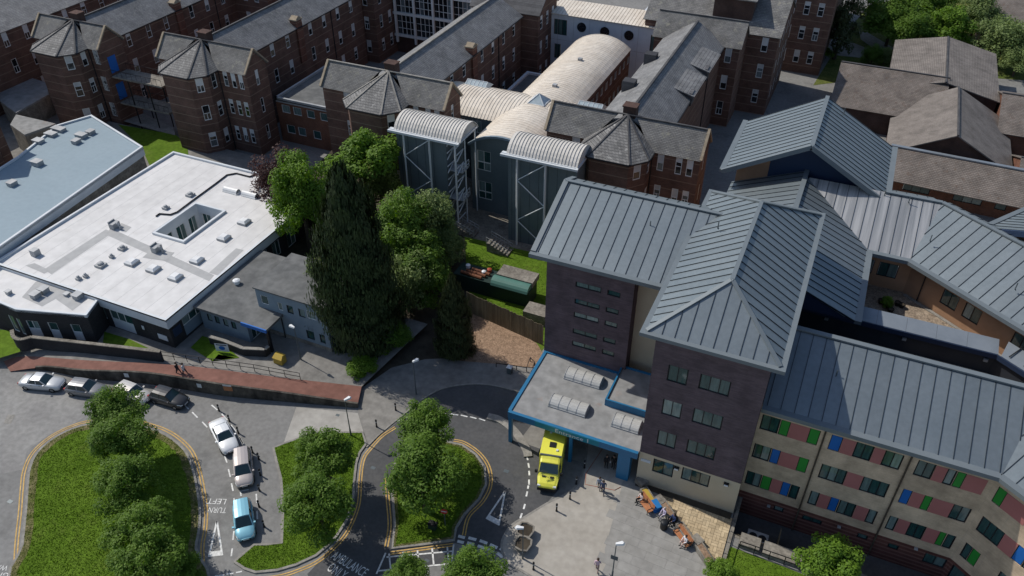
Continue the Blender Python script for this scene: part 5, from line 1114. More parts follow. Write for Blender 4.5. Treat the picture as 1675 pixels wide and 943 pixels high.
# white lines
def dash(l, x0, y0, x1, y1, w=.13):
    ribbon(MB(), [Z(l,x0,y0),Z(l,x1,y1)], w, .022).build('lane_dash', M['mark'], RD)
for d in ((1095,700,1120,725),(1140,742,1172,775),(1200,800,1230,833),(1255,700,1290,730),(1315,752,1348,790),(1370,818,1400,858),(1420,890,1440,930)): dash('I',*d)
for d in ((1332,228,1347,270),(1355,308,1367,355),(1373,392,1383,438),(1388,480,1391,520),(1390,575,1393,630),(1388,675,1382,728),(1378,778,1372,825),(1420,115,1443,160),(1520,455,1524,508),(1525,555,1527,605),(1480,310,1486,355),(1422,440,1475,430),(1427,440,1430,468),(1275,942,1330,936),(1340,931,1385,926),(1400,922,1435,915)): dash('M',*d)
for d in ((785,45,815,30),(830,25,860,12),(880,5,915,-5)): dash('N',*d)
for d in ((1045,748,1080,748),(1090,748,1135,752),(1150,753,1195,760),(1210,760,1250,770),(1265,770,1303,780),(1318,780,1355,793)): dash('J',*d)
for d in ((78,232,85,255),(87,272,92,300),(92,318,94,345),(92,370,92,400),(85,425,88,405),(75,470,82,440),(60,545,68,515),(40,600,50,570)): dash('O',*d,.16)
for d in ((1195,705,1235,715),(1255,715,1302,727),(1322,732,1367,748),(1383,755,1427,775),(1442,778,1482,803),(1190,735,1228,745),(1248,745,1290,755),(1310,762,1352,778),(1367,782,1407,800),(1425,805,1460,830),(1478,838,1515,860)): dash('N',*d,.28)
for d in ((770,830,1160,795),(720,912,1160,868),(785,810,795,905),(868,800,880,890),(953,790,963,885),(1040,778,1050,878),(1130,770,1140,870),(1168,755,1155,870),(765,805,710,930)): ribbon(MB(), [Z('N',*d[:2]),Z('N',*d[2:])], .14, .023).build('hatch_line', M['mark'], RD)
for l, a, b, c in (('M',(1287,612),(1237,832),(1320,822)),('N',(1475,435),(1360,605),(1435,645))):
    A_, B2, C2 = Z(l,*a), Z(l,*b), Z(l,*c); mb = MB(); cen = (A_+B2+C2)/3
    for p, q, w in ((A_,B2,.16),(A_,C2,.16)): ribbon(mb, [p+(cen-p)*.03,q+(cen-q)*.03], w, .022)
    ribbon(mb, [B2+(A_-B2)*.08,C2+(A_-C2)*.08], .52, .0225); mb.build('give_way_triangle', M['mark'], RD)
def road_text(txt, p, q, h, m='mark'):
    d = q-p; o = text_mesh('road_lettering', txt, 1.0, m, RD, (p.x,p.y,.0225), (0,0,math.atan2(d.y,d.x)), thick=0.0)
    o.scale = (d.length/max(.01,o.dimensions.x), h/.70, 1); return o
road_text('TURN', Z('M',1350,537), Z('M',1243,534), .6); road_text('LEFT', Z('M',1350,486), Z('M',1240,482), .6)
road_text('AMBULANCE', Z('N',435,835), Z('N',630,950), .85); road_text('ONLY', Z('N',410,905), Z('N',505,965), .85)
road_text('GIVE', Z('M',62,925), Z('M',-45,918), .5); road_text('WAY', Z('M',56,880), Z('M',-42,875), .5)
sheet('manhole_patch', [S(6,693),S(13,679),S(25,679),S(18,694)], .022, 'kerb', RD)
# forecourt
FC = smooth(ZL('O',[(60,590),(200,505),(300,455),(372,400),(415,300)]))+[S(958,740),S(960,700),S(1010,640),S(1060,690),Z('O',745,330),Z('O',1290,588),Z('O',1225,860),Z('O',1260,1010),Z('O',200,1010),Z('O',60,925),Z('O',-40,870)]+smooth(ZL('O',[(-75,800),(-75,735),(-40,665),(0,625),(60,590)]))[:-1]
sheet('forecourt', FC, .05, 'slab_tan'); mb = MB(); q = ccw([Vector((p[0],p[1],0)) for p in FC]); o_ = offset(q,.2,True)
for i in range(len(q)):
    j = (i+1)%len(q); mb.quad((q[i].x,q[i].y,0),(q[j].x,q[j].y,0),(q[j].x,q[j].y,.06),(q[i].x,q[i].y,.06)); mb.quad((q[i].x,q[i].y,.06),(q[j].x,q[j].y,.06),(o_[j].x,o_[j].y,.06),(o_[i].x,o_[i].y,.06))
struct('forecourt_kerb', mb, M['kerb'])
FS = struct('slab_paving', MB().poly([(p.x,p.y,.054) for p in ccw(ZL('O',[(640,420),(745,345),(900,510),(1000,640),(1090,760),(1175,845),(1140,1010),(560,1010),(540,790)]))]), M['slab'])
# big grey slabs
da = Vector((math.cos(R(-3)),math.sin(R(-3)),0)); db = Vector((-da.y,da.x,0)); og = Z('O',560,1000)
bound = ccw(ZL('O',[(640,420),(745,345),(900,510),(1000,640),(1090,760),(1175,845),(1140,1010),(560,1010),(540,790)]))
def in_poly(x, y, poly):
    c = False; j = len(poly)-1
    for i in range(len(poly)):
        if (poly[i][1] > y) != (poly[j][1] > y) and x < (poly[j][0]-poly[i][0])*(y-poly[i][1])/(poly[j][1]-poly[i][1])+poly[i][0]: c = not c
        j = i
    return c
sm = MB().box(0,1.78,0,.88,0,.03).mesh('slab', M['slab'])
for i in range(-4,14):
    for j in range(-2,22):
        p = og+da*(i*1.8+(j%2)*.9)+db*(j*.9); c = p+da*.9+db*.45
        if in_poly(c.x,c.y,bound): sub('slab', sm, FS, (p.x,p.y,.035+rnd.uniform(0,.004)), (0,0,math.atan2(da.y,da.x)))
for a in ([(430,335),(425,400),(600,435),(640,415)],[(600,435),(655,405)],[(540,170),(430,335)]): ribbon(MB(), ZL('O',a), .07, .062).build('red_line', M['redline'], FS)
# tan paver terrace
TB = ccw(ZL('O',[(760,355),(1290,592),(1218,850),(1180,845),(1085,740),(985,610),(900,500),(790,415)]))
TP = struct('paver_terrace', MB().poly([(p.x,p.y,.055) for p in TB]), M['joint'])
pm = MB().box(0,.56,0,.27,0,.035).mesh('paver', M['paver']); pm2 = MB().box(0,.27,0,.56,0,.035).mesh('paver', M['paver'])
x = -9.4
cells = []
while x < .1:
    y = 43.2
    while y < 49.1:
        if in_poly(x+.29,y+.29,TB): cells.append((x,y))
        y += .58
    x += .58
for i, (x, y) in enumerate(cells):
    if (round(x/.58)+round(y/.58)) % 2:
        sub('paver', pm, TP, (x,y,.05+rnd.uniform(0,.006))); sub('paver', pm, TP, (x,y+.29,.05+rnd.uniform(0,.006)))
    else:
        sub('paver', pm2, TP, (x,y,.05+rnd.uniform(0,.006))); sub('paver', pm2, TP, (x+.29,y,.05+rnd.uniform(0,.006)))
sheet('planting_bed', [(-9.1,48.4),(-.3,48.2),(-.3,48.95),(-9.1,48.95)], .1, 'soil')
# pavement north of the loop, wood-chip patch, concrete pad, footpath
pv = smooth(ZL('J',[(1560,628),(1420,592),(1290,580),(1120,602),(1000,660),(905,735)]))+ZL('N',[(790,55),(655,175),(640,95)])+ZL('J',[(605,760),(600,690),(640,590),(800,480),(1000,430),(1250,420),(1420,455),(1650,500),(1700,560)])
sheet('pavement', pv, .06, 'pavement')
k = MB(); ed = smooth(ZL('J',[(1560,628),(1420,592),(1290,580),(1120,602),(1000,660),(905,735)]))+ZL('N',[(790,55),(720,115),(655,182)]); a_ = [Vector((p.x,p.y,0)) for p in ed]; b_ = offset(a_,-.16)
for i in range(len(a_)-1): k.add([(a_[i].x,a_[i].y,0),(a_[i+1].x,a_[i+1].y,0),(a_[i+1].x,a_[i+1].y,.1),(a_[i].x,a_[i].y,.1),(b_[i].x,b_[i].y,0),(b_[i+1].x,b_[i+1].y,0),(b_[i+1].x,b_[i+1].y,.1),(b_[i].x,b_[i].y,.1)],[(0,1,2,3),(3,2,6,7),(5,4,7,6)])
struct('kerb', k, M['kerb'])
sheet('wood_chip_bed', [Z('J',1160,200),Z('J',1280,120),Z('J',1660,335),Z('J',1720,430),Z('J',1640,480),Z('J',1420,458),Z('J',1200,440)], .07, 'gravel')
sheet('soil_bed', [S(560,560),S(640,430),S(760,440),S(775,520),S(760,600),S(700,625),S(620,650),S(585,625)], .03, 'soil')
sheet('concrete_pad', ZL('J',[(235,712),(600,748),(655,935),(620,925),(500,915),(330,915),(160,925)]), .018, 'concrete')
sheet('footpath', ZL('J',[(605,750),(640,590),(780,620),(905,735),(800,830),(660,945)]), .014, 'pavement')
under = sheet('canopy_paving', [(-21,49),(-9.3,49),(-9.3,58),(-20,58)], .02, 'pavement')
kk = MB(); ribbon(kk, smooth(ZL('J',[(1370,770),(1440,790),(1510,840),(1560,900),(1600,970),(1610,1010)])), .8, .16); e_ = smooth(ZL('J',[(1370,770),(1440,790),(1510,840),(1560,900),(1600,970),(1610,1010)]))
for s in (.4,-.4):
    w_ = offset(e_, s)
    for a, b in zip(w_[:-1],w_[1:]): kk.quad((a.x,a.y,0),(b.x,b.y,0),(b.x,b.y,.16),(a.x,a.y,.16))
tag(kk.build('kerb_island', M['kerb']), 'thin curved concrete kerb island in the road under the canopy edge', 'kerb')
sheet('wooded_ground', [S(430,440),S(520,300),S(640,250),S(760,390),S(765,480),S(700,520),S(600,560),S(540,500)], .05, 'soil'); sheet('wooded_bank', [S(430,420,1),S(455,330,1),S(560,230,1),S(640,250,1),S(640,420,1),S(560,520,1),S(530,440,1)], 1.02, 'soil')
# lawns behind
sheet('rear_lawn', [(-47,62),(-24,60),(-23,79.3),(-45,78.6)], .02, 'grass'); sheet('yard', [(-46,78.8),(-27,78.8),(-27,92),(-54,92)], .015, 'weathered')
grass_tufts('grass', [(-41,66),(-24,64),(-23,78.5),(-41,78.5)], .02, 9000, 'patch of sunny lawn behind the timber fence', 5)
sheet('far_lawn', [S(1330,140,0),S(1380,60,0),S(1420,10,0),S(1700,-60,0),S(1800,140,0),S(1500,120,0)], .02, 'grass_dry')
sheet('service_road', ZL('D',[(520,270),(640,250),(740,290),(700,345),(560,330),(470,330)]), .03, 'pavement'); sheet('garden_path', ZL('D',[(690,190),(740,195),(900,290),(830,330),(700,235)]), .035, 'pavement')
# left terrace, red ramp and walls
Rz = lambda x, y, z=0: S(240+x*.2269, 540+y*.2269, z)
low = [Z('I',60,500,.1),Z('I',255,478,.45),Z('I',500,500,1.05),Rz(0,318,1.5),Rz(500,395,1.55),Rz(1000,463,1.15),Rz(1520,540,.5)]
upp = [Z('I',20,440,.1),Z('I',150,410,.5),Z('I',480,432,1.05),Rz(0,240,1.3),Rz(400,270,1.3),Rz(900,335,1.05),Rz(1550,407,.45)]
def strip(A_, B2, m, name, n=5):
    a, b = smooth(A_,False,n), smooth(B2,False,n); mb = MB()
    for i in range(len(a)-1): mb.quad(a[i],a[i+1],b[i+1],b[i])
    return struct(name, mb, M[m])
strip(low, upp, 'red_path', 'red_footway')
tb = smooth(upp); pts = [Vector((p.x,p.y,min(p.z,1.0)-.02)) for p in tb]; back = [Vector((-118,38,1)),]
ter = MB(); far = [Vector((p.x+.3+(i*.05), 84.0 if p.x < -46 else 60.0, 1.0)) for i, p in enumerate(pts)]
for i in range(len(pts)-1): ter.quad(pts[i],pts[i+1],far[i+1],far[i])
ter.quad((-140,20,.95),pts[0],far[0],(-140,84,.95))
TERR = struct('terrace_ground', ter, M['pavement'])
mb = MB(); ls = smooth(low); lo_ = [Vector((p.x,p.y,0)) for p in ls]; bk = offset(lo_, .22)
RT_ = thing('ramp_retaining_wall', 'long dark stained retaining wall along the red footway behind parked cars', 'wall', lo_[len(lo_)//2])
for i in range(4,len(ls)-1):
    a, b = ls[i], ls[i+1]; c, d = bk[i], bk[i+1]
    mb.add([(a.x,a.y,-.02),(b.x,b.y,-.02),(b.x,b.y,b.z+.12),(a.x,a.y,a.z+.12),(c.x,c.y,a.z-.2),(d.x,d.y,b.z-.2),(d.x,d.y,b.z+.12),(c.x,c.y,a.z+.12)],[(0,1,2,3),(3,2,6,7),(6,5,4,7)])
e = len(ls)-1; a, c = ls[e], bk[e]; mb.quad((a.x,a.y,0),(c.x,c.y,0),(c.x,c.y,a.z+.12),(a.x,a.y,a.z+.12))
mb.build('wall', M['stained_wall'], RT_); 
def on_wall(px, py, w, h, m, name):
    b = min(range(len(ls)-1), key=lambda i: (ls[i]-S(px,py,.8)).length); d = (ls[b+1]-ls[b]); d.z = 0; d.normalize(); n = Vector((d.y,-d.x,0)); u, z = VP(px,py,ls[b],(d.x,d.y)); c = Vector((ls[b].x,ls[b].y,0))+d*u+n*.03
    MB().add([tuple(c-d*w/2+Vector((0,0,z-h/2))),tuple(c+d*w/2+Vector((0,0,z-h/2))),tuple(c+d*w/2+Vector((0,0,z+h/2))),tuple(c-d*w/2+Vector((0,0,z+h/2)))],[(0,1,2,3)]).build(name, M[m], RT_)
on_wall(207,614,.5,.55,'white_trim','wall_sign'); on_wall(326,631,.5,.55,'white_trim','wall_sign'); on_wall(373,636,.95,.6,'bench_wood','wall_sign'); on_wall(371,631,.95,.22,'white_trim','wall_sign')
# garden walls and small lawns on the terrace
def low_wall(label, pts, z0, z1, m='black_brick', cap='kerb', w=.28):
    T = thing('garden_wall', label, 'wall', pts[0]); P = [Vector((p[0],p[1],0)) for p in pts]; a, b = offset(P,w/2), offset(P,-w/2); mb = MB(); k = MB()
    for i in range(len(P)-1):
        mb.add([(a[i].x,a[i].y,z0),(a[i+1].x,a[i+1].y,z0),(a[i+1].x,a[i+1].y,z1),(a[i].x,a[i].y,z1),(b[i].x,b[i].y,z0),(b[i+1].x,b[i+1].y,z0),(b[i+1].x,b[i+1].y,z1),(b[i].x,b[i].y,z1)],[(1,0,3,2),(4,5,6,7),(0,4,7,3),(5,1,2,6)])
        k.bar(P[i]+Vector((0,0,z1+.05)),P[i+1]+Vector((0,0,z1+.05)),w+.12,.1)
    mb.build('wall', M[m], T); k.build('coping', M[cap], T); return T
low_wall('long black brick garden wall between the glazed doors and the red footway', smooth(ZL('I',[(70,255),(80,295),(120,310),(185,295)],2.4),False,4)+ZL('I',[(740,357),(950,382)],2.4), .8, 2.35, cap='weathered')
low_wall('angled black brick wall with pale coping beside the low grey entrance', ZL('I',[(1240,292),(1330,318),(1440,362),(1570,368),(1592,350)],2.0), .8, 1.95)
T = thing('welcome_sign', 'white sign board with blue crest standing by the angled entrance wall', 'sign', Z('I',1325,380,1)); p0_ = Z('I',1283,378,1.15); p1_ = Z('I',1362,385,1.15); d = (p1_-p0_).normalized()
mb = MB(); mb.quad(p0_,p1_,p1_+Vector((0,0,1.1)),p0_+Vector((0,0,1.1))); mb.build('board', M['white_trim'], T); c = (p0_+p1_)/2-Vector((d.y,-d.x,0))*-.02
MB().add([tuple(c+d*.35*math.cos(i*.628)+Vector((0,0,.5+.28*math.sin(i*.628)))) for i in range(10)],[tuple(range(10))]).build('crest', M['blue_panel'], T); MB().quad(c-d*.6+Vector((0,0,.85)),c+d*.6+Vector((0,0,.85)),c+d*.6+Vector((0,0,.98)),c-d*.6+Vector((0,0,.98))).build('lettering', M['navy'], T)
for lt in ([(620,265),(770,310),(900,372),(740,362),(610,330)],[(1130,360),(1200,290),(1300,320),(1420,420),(1260,440)],[(1295,400),(1400,420),(1260,440)]): sheet('small_lawn', ZL('I',lt,1.0), 1.03, 'grass')
sheet('side_lawn', ZL('A',[(700,740),(1040,800),(1110,860),(1120,943),(900,1010),(840,880)],1.0), 1.03, 'grass'); sheet('side_path', ZL('A',[(730,720),(850,675),(1030,760),(1040,805),(900,770)],1.0), 1.04, 'kerb'); sheet('verge_lawn', ZL('I',[(-60,260),(60,275),(100,310),(130,400),(0,440),(-60,440)],.6), 1.03, 'grass')
T = thing('ramp_railing', 'black tubular railing along the upper edge of the red footway', 'railing', Rz(480,258,1.1)); pts = [Rz(110,205,1.1),Rz(480,258,1.1),Rz(780,300,1.0),Rz(1110,362,.8)]; k = MB()
for a, b in zip(pts[:-1],pts[1:]):
    for h in (.5,1.0): k.bar(a+Vector((0,0,h)),b+Vector((0,0,h)),.05,.05)
    n = max(1,int((b-a).length/1.3))
    for i in range(n+1): q_ = a+(b-a)*i/n; MB().bar(q_,q_+Vector((0,0,1.02)),.06,.06).build('post', M['black_metal'], T)
k.build('rail', M['black_metal'], T)
T = thing('grit_bin', 'yellow grit bin in the shade beside the blue-grey block', 'grit bin', Z('J',140,445,1)); p = Z('J',140,445,1); MB().box(p.x-.55,p.x+.55,p.y-.4,p.y+.4,1,1.75).build('bin', M['gold'], T); MB().add([(p.x-.6,p.y-.45,1.76),(p.x+.6,p.y-.45,1.76),(p.x+.6,p.y+.45,1.95),(p.x-.6,p.y+.45,1.95),(p.x-.5,p.y,2.1),(p.x+.5,p.y,2.1)],[(0,1,5,4),(2,3,4,5),(1,2,5),(3,0,4)]).build('lid', M['gold'], T)
# ---- brown tiled buildings, upper right
range_block('brown_tiled_house', 'broad brown tiled roof with ridge running away, farthest of the brown buildings', 5.6, 21.8, 140.2, 161.5, 5.2, 7.0, 'Y', 'brownY', 'brown_brick', cat='building')
range_block('brown_tiled_house', 'long brown tiled roof slope just beyond the bright gabled metal roof', -2.2, 14.0, 132, 151.5, 3.7, 7.1, 'X', 'brownX', 'brown_brick')
range_block('brown_tiled_house', 'brown tiled gable with dark brick triangle facing the metal roofs', 7.2, 23.6, 119.6, 137, 3.3, 7.6, 'Y', 'brownY', 'brown_brick')
range_block('brown_tiled_house', 'brown tiled roof with sunlit orange brick gable at the right border', 22.2, 44, 131.5, 148, 4.0, 6.8, 'X', 'brownX', 'red_brick')
range_block('brown_tiled_house', 'low brown tiled roof with shadowed yard at the right border', 24.2, 44, 112.5, 126.5, 3.0, 6.0, 'X', 'brownX', 'red_brick')
range_block('brown_tiled_house', 'dark brown roof beyond the trees in the top right corner', 20.5, 60, 178, 206, 4.5, 8.5, 'X', 'brownX', 'brown_brick')
PO = thing('tiled_lean_to', 'red brick lean-to with mossy brown tiled roof beneath the brown gable', 'building', (15,113,0))
slab(MB(), [(7.4,111.4,2.95),(26.0,110.6,2.95),(25.0,117.2,5.1),(7.4,117.6,5.1)], .15).build('roof', M['brownX'], PO); MB().bar((7.4,117.7,5.2),(25,117.3,5.2),.6,.2).build('flashing', M['coping'], PO)
lo = [(2.5,6.0,1.3,2.3),(9.0,12.6,1.3,2.3),(14.2,15.6,1.3,2.3)]; mb = MB(); wall_mb(mb, (7.6,112.6), (26,112.0), 0, 3.2, lo); mb.build('wall', M['red_brick'], PO)
for o in lo: window(PO, (7.6,112.6), (26,112.0), *o, 3 if o[1]-o[0] > 2 else 1)
sheet('corner_lawn', [(.35,45.5),(14,45.0),(15,34),(-.2,34),(-.4,42.6)], .03, 'grass'); grass_tufts('grass', [(.35,45.4),(12,45.0),(12,38),(-.2,38),(-.4,42.6)], .03, 9000, 'grass patch beside the sunken court wall', 6)
for l, x, y, w_ in (('M',700,-20,.5),('M',1290,150,.4),('N',690,300,.45),('N',1480,320,.5),('M',60,500,.5),('N',1010,850,.4),('J',480,760,.4)):
    p = Z(l,x,y); MB().box(p.x-w_/2,p.x+w_/2,p.y-w_*.35,p.y+w_*.35,.006,.021).build('drain_cover', M['lamp_grey'], RD)
# ---- timber fence and plant container
FN = thing('timber_fence', 'weathered close-boarded timber fence behind the wood-chip bed', 'fence', S(828,540)); a = S(764,510); b = S(889,566); n = 62
bm_ = MB().box(0,.19,-.02,.02,0,2.9).mesh('board', M['timber']); d = (b-a); L_ = d.length; d.normalize()
for i in range(int(L_/.215)):
    q_ = a+d*i*.215; sub('board', bm_, FN, q_-FN.location, (0,0,math.atan2(d.y,d.x)+rnd.uniform(-.02,.02))).scale.z = rnd.uniform(.97,1.03)
for h in (.5,2.3): MB().bar(a+Vector((0,.06,h)),b+Vector((0,.06,h)),.06,.1).build('rail', M['timber'], FN)
PC = thing('plant_container', 'dark green plant container with rusty pipes and green half-round tank', 'plant', (-33,69.5,0))
MB().box(-38.0,-28.2,68.4,70.9,0,2.1).build('body', M['dark_green'], PC); k = MB(); c = arc(69.0,.9,2.1,.75,8)
for u, v in zip(c[:-1],c[1:]): k.quad((-33.0,*u),(-28.3,*u),(-28.3,*v),(-33.0,*v))
k.poly([(-28.3,*u) for u in c]); k.poly([(-33,*u) for u in c]); k.build('tank', M['tank_green'], PC); MB().box(-32.8,-28.2,69.5,71.6,2.1,2.85).build('lid', M['weathered'], PC)
k = MB()
for i in range(3): k.tube((-37.2+i*.5,68.9+i*.5,2.3),(-34.4+i*.3,68.7+i*.5,2.3),.2,8)
k.build('pipe', mat('rust', (.12,.045,.025),(.2,.08,.04),.8), PC)
MB().lathe([(.3,0),(.3,.4),(.1,.5)],(-36.9,70.2,2.1),8).lathe([(.28,0),(.28,.4),(.1,.5)],(-34.6,69.8,2.1),8).build('cap', M['lamp_white'], PC); MB().lathe([(.3,0),(.3,.35),(.1,.45)],(-34.2,70.5,2.1),8).build('valve', mat('valve_red',(.4,.08,.04),None,.6), PC)
MB().box(-27.9,-25.0,66.0,68.0,0,1.4).build('concrete_box', M['weathered'], PC)
# ================================================================ TREES
M['leaf_mid'] = leaf_mat('leaf_mid', (.052,.112,.010), (.140,.235,.030))
M['leaf_bright'] = leaf_mat('leaf_bright', (.066,.142,.010), (.165,.275,.030))
M['leaf_pale'] = leaf_mat('leaf_pale', (.105,.155,.045), (.235,.305,.110))
M['leaf_olive'] = leaf_mat('leaf_olive', (.075,.098,.014), (.140,.165,.034))
M['leaf_copper'] = leaf_mat('leaf_copper', (.030,.014,.014), (.075,.035,.032))
M['needle'] = leaf_mat('needle', (.016,.032,.012), (.052,.078,.026), .12)
M['needle_tip'] = leaf_mat('needle_tip', (.022,.034,.012), (.060,.075,.028), .15)
def leaf_quad(V, Fc, c, nrm, s, r, asp=1.5):
    n = Vector(nrm); n = n.normalized() if n.length > 1e-6 else Vector((0,0,1))
    a = n.orthogonal().normalized(); b = n.cross(a); t = r.uniform(0,6.28); u = a*math.cos(t)+b*math.sin(t); v = n.cross(u); u *= s*asp*.5; v *= s*.5
    k = len(V); V += [c-u, c+v*.9, c+u, c-v*.9]; Fc.append((k,k+1,k+2,k+3))
def crown_mesh(name, seed, rx, ry, rz, leaves, leaf, clumps=46, m='leaf_mid', droop=0.0, spread=.34, shape='round'):
    """foliage: leaf-sized faces gathered in uneven clumps through the crown's volume, gaps between them"""
    r = random.Random(seed); V = []; Fc = []; cl = []; tint = []
    for i in range(clumps):
        while True:
            d = Vector((r.gauss(0,1),r.gauss(0,1),r.gauss(0,1)))
            if d.length > .1: break
        d.normalize()
        if d.z < -.55: d.z *= -.4; d.normalize()
        k = r.uniform(.45,.96) if i > clumps*.25 else r.uniform(.05,.45)
        w = 1.0
        if shape == 'ovoid': w = 1.0-.25*max(0,d.z)
        cl.append((Vector((d.x*rx*k*w,d.y*ry*k*w,d.z*rz*k)), r.uniform(.6,1.35)*spread*.88))
    tot = sum(c[1]**2 for c in cl)
    for c, s in cl:
        tn = r.random()
        for j in range(int(leaves*s*s/tot)):
            d = Vector((r.gauss(0,1),r.gauss(0,1),r.gauss(0,1))).normalized(); k = r.uniform(.25,1.0)**.5
            p = c+Vector((d.x*rx*s*k,d.y*ry*s*k,d.z*rz*s*k*.85)); p.z -= droop*(abs(p.x)/rx+abs(p.y)/ry)*rz*.25
            nrm = d*.8+Vector((0,0,.75))+Vector((r.uniform(-.6,.6),r.uniform(-.6,.6),r.uniform(-.5,.5)))
            leaf_quad(V, Fc, p, nrm, leaf*r.uniform(.5,1.5), r); tint.append(tn)
    me = bpy.data.meshes.new(name); me.from_pydata([tuple(v) for v in V], [], Fc); me.materials.append(M[m]); me.attributes.new('tint','FLOAT','FACE').data.foreach_set('value', tint); return me
def conifer_mesh(name, seed, rad, h, leaves, leaf, belly=.28, m='needle', gap=.25, power=.8):
    "dense upright sprays on a broad cone"
    r = random.Random(seed); V = []; Fc = []; br = []; tn_ = []
    for i in range(620):
        t = r.random()**1.15; z = h*(.03+.97*t); a = r.uniform(0,6.28)
        prof = min(1.0, (z/h)/belly*.2+.8)*max(.02,(1-t))**power
        prof *= 1+.13*math.sin(3*a+9*t)+.10*math.sin(5*a-17*t+1)+.07*math.sin(2*a+31*t)
        br.append((a, z, rad*prof*r.uniform(.8,1.07)))
    for i in range(leaves):
        a, z, R_ = r.choice(br); k = r.uniform(.35,1.0)**.45; aa = a+r.gauss(0,.16); zz_ = z+r.gauss(0,.035)*h*.5+(k-.8)*R_*.35
        p = Vector((math.cos(aa)*R_*k, math.sin(aa)*R_*k, max(.05,zz_)))
        nrm = Vector((math.cos(aa),math.sin(aa),.25))+Vector((r.uniform(-.6,.6),r.uniform(-.6,.6),r.uniform(-.5,.6)))
        leaf_quad(V, Fc, p, nrm, leaf*r.uniform(.6,1.5), r, 1.9); tn_.append(min(1,max(0,.5+.5*math.sin(7*aa+40*zz_/h)+r.uniform(-.2,.2))))
    me = bpy.data.meshes.new(name); me.from_pydata([tuple(v) for v in V], [], Fc); me.materials.append(M[m]); me.attributes.new('tint','FLOAT','FACE').data.foreach_set('value', tn_); return me
def trunk_mesh(seed, h, r0, spread, n=7):
    r = random.Random(seed); mb = MB(); pts = [Vector((0,0,-.1))]; 
    for i in range(1,6): pts.append(Vector((r.uniform(-.12,.12)*h*.1*i/3,r.uniform(-.12,.12)*h*.1*i/3,h*i/5)))
    for i in range(5): mb.tube(pts[i],pts[i+1],r0*(1-i*.16),7,0,r0*(1-(i+1)*.16),cap=False)
    for i in range(n):
        b = pts[2]+(pts[5]-pts[2])*(i/n); a = i*2.4+r.uniform(-.4,.4); e = b+Vector((math.cos(a)*spread,math.sin(a)*spread,spread*r.uniform(.4,.9))); mid = (b+e)/2+Vector((0,0,-.08*spread))
        mb.tube(b,mid,r0*.38,5,0,r0*.26,cap=False); mb.tube(mid,e,r0*.26,5,0,r0*.08,cap=False)
    return mb.mesh('trunk', M['bark'])
RC = [crown_mesh('crown', 100+i, 1.0,1.0,1.0, 20000, .047, 60+8*i, 'leaf_mid') for i in range(3)]
RB_ = [crown_mesh('crown', 200+i, 1.0,1.0,1.0, 13000, .058, 60, 'leaf_bright', shape='ovoid') for i in range(2)]
RP = [crown_mesh('crown', 300+i, 1.0,1.0,1.0, 13000, .05, 66, 'leaf_pale', shape='ovoid') for i in range(2)]
RO = crown_mesh('crown', 400, 1.0,1.0,1.0, 12000, .048, 60, 'leaf_olive', droop=.5)
RCu = crown_mesh('crown', 500, 1.0,1.0,1.0, 13000, .045, 60, 'leaf_copper')
RBig = crown_mesh('crown', 550, 1.0,1.0,1.0, 30000, .040, 110, 'leaf_bright', spread=.27, shape='ovoid')
RCed = crown_mesh('crown', 650, 1.0,1.0,1.0, 7000, .06, 40, 'needle_tip', droop=.9)
RCn = [conifer_mesh('crown', 600, 1.0, 1.0, 60000, .019, m='needle', power=.56, belly=.2), conifer_mesh('crown', 601, 1.0, 1.0, 24000, .028, m='needle_tip', power=.55)]
TRK = trunk_mesh(7, 1.0, .06, .33)
def tree(label, me, px, py, zc, rx, rz, z0=0.0, group=None, name='tree', yaw=None, ry=None):
    "crown centre seen at photo pixel (px, py) at height zc; the tree stands on the ground below it"
    c = S(px, py, zc); T = thing(name, label, 'tree', (c.x, c.y, z0), group)
    t = sub('trunk', TRK, T); H_ = max(zc-z0, .8); t.scale = (H_*1.1, H_*1.1, H_*1.05)
    k = sub('crown', me, T, (0, 0, zc-z0)); k.scale = (rx, ry or rx, rz); k.rotation_euler = (0, 0, rnd.uniform(0, 6.28) if yaw is None else yaw); return T
def conifer(label, me, bx_, by_, rad, h, z0=0.0, name='conifer_tree'):
    c = S(bx_, by_, z0); T = thing(name, label, 'tree', (c.x, c.y, z0)); t = sub('trunk', TRK, T); t.scale = (h*.5,h*.5,h*.6)
    k = sub('crown', me, T, (0,0,0)); k.scale = (rad, rad, h); k.rotation_euler = (0,0,rnd.uniform(0,6.28)); return T
gi = 'trees on the left grass island'
for lb, px, py, zc, rx, rz, i in (('round green tree at the top of the left grass island beside the parked black car',188,677,5.0,2.5,2.6,0),('round tree second from the top of the left grass island',202,722,4.8,2.6,2.6,1),('round tree in the middle of the left grass island',211,795,4.8,2.5,2.6,2),('round tree fourth from the top of the left grass island',232,862,4.8,2.6,2.7,0),('round tree at the bottom edge of the left grass island',244,922,4.8,2.6,2.7,1),('small round tree at the bottom right of the left grass island',297,935,2.6,1.5,1.6,2)):
    tree(lb, RC[i], px, py, zc, rx, rz, .12, gi)
tree('upper bushy tree on the middle grass island by the lamp post', RC[1], 529,745,4.6,2.55,2.6,.12); tree('lower bushy tree on the middle grass island above the ambulance lettering', RC[2], 521,826,4.6,2.75,2.8,.12)
tree('upper tree on the teardrop island reaching over the loop road', RC[0], 694,705,5.2,2.75,2.9,.12); tree('largest tree on the teardrop island in the ambulance loop', RC[2], 690,776,5.0,3.3,3.2,.12)
tree('small tree cut by the bottom border left of the forecourt', RC[1], 664,945,2.6,1.7,1.6); tree('leafy tree cut by the bottom border below the hatched road box', RC[0], 771,945,3.0,2.4,2.2)
tree('bright green shrub at the bottom edge of the paver terrace', RB_[0], 1180,937,1.3,1.45,1.2); tree('bright green tree in front of the coloured panel wing', RB_[1], 1360,926,3.0,2.55,2.5)
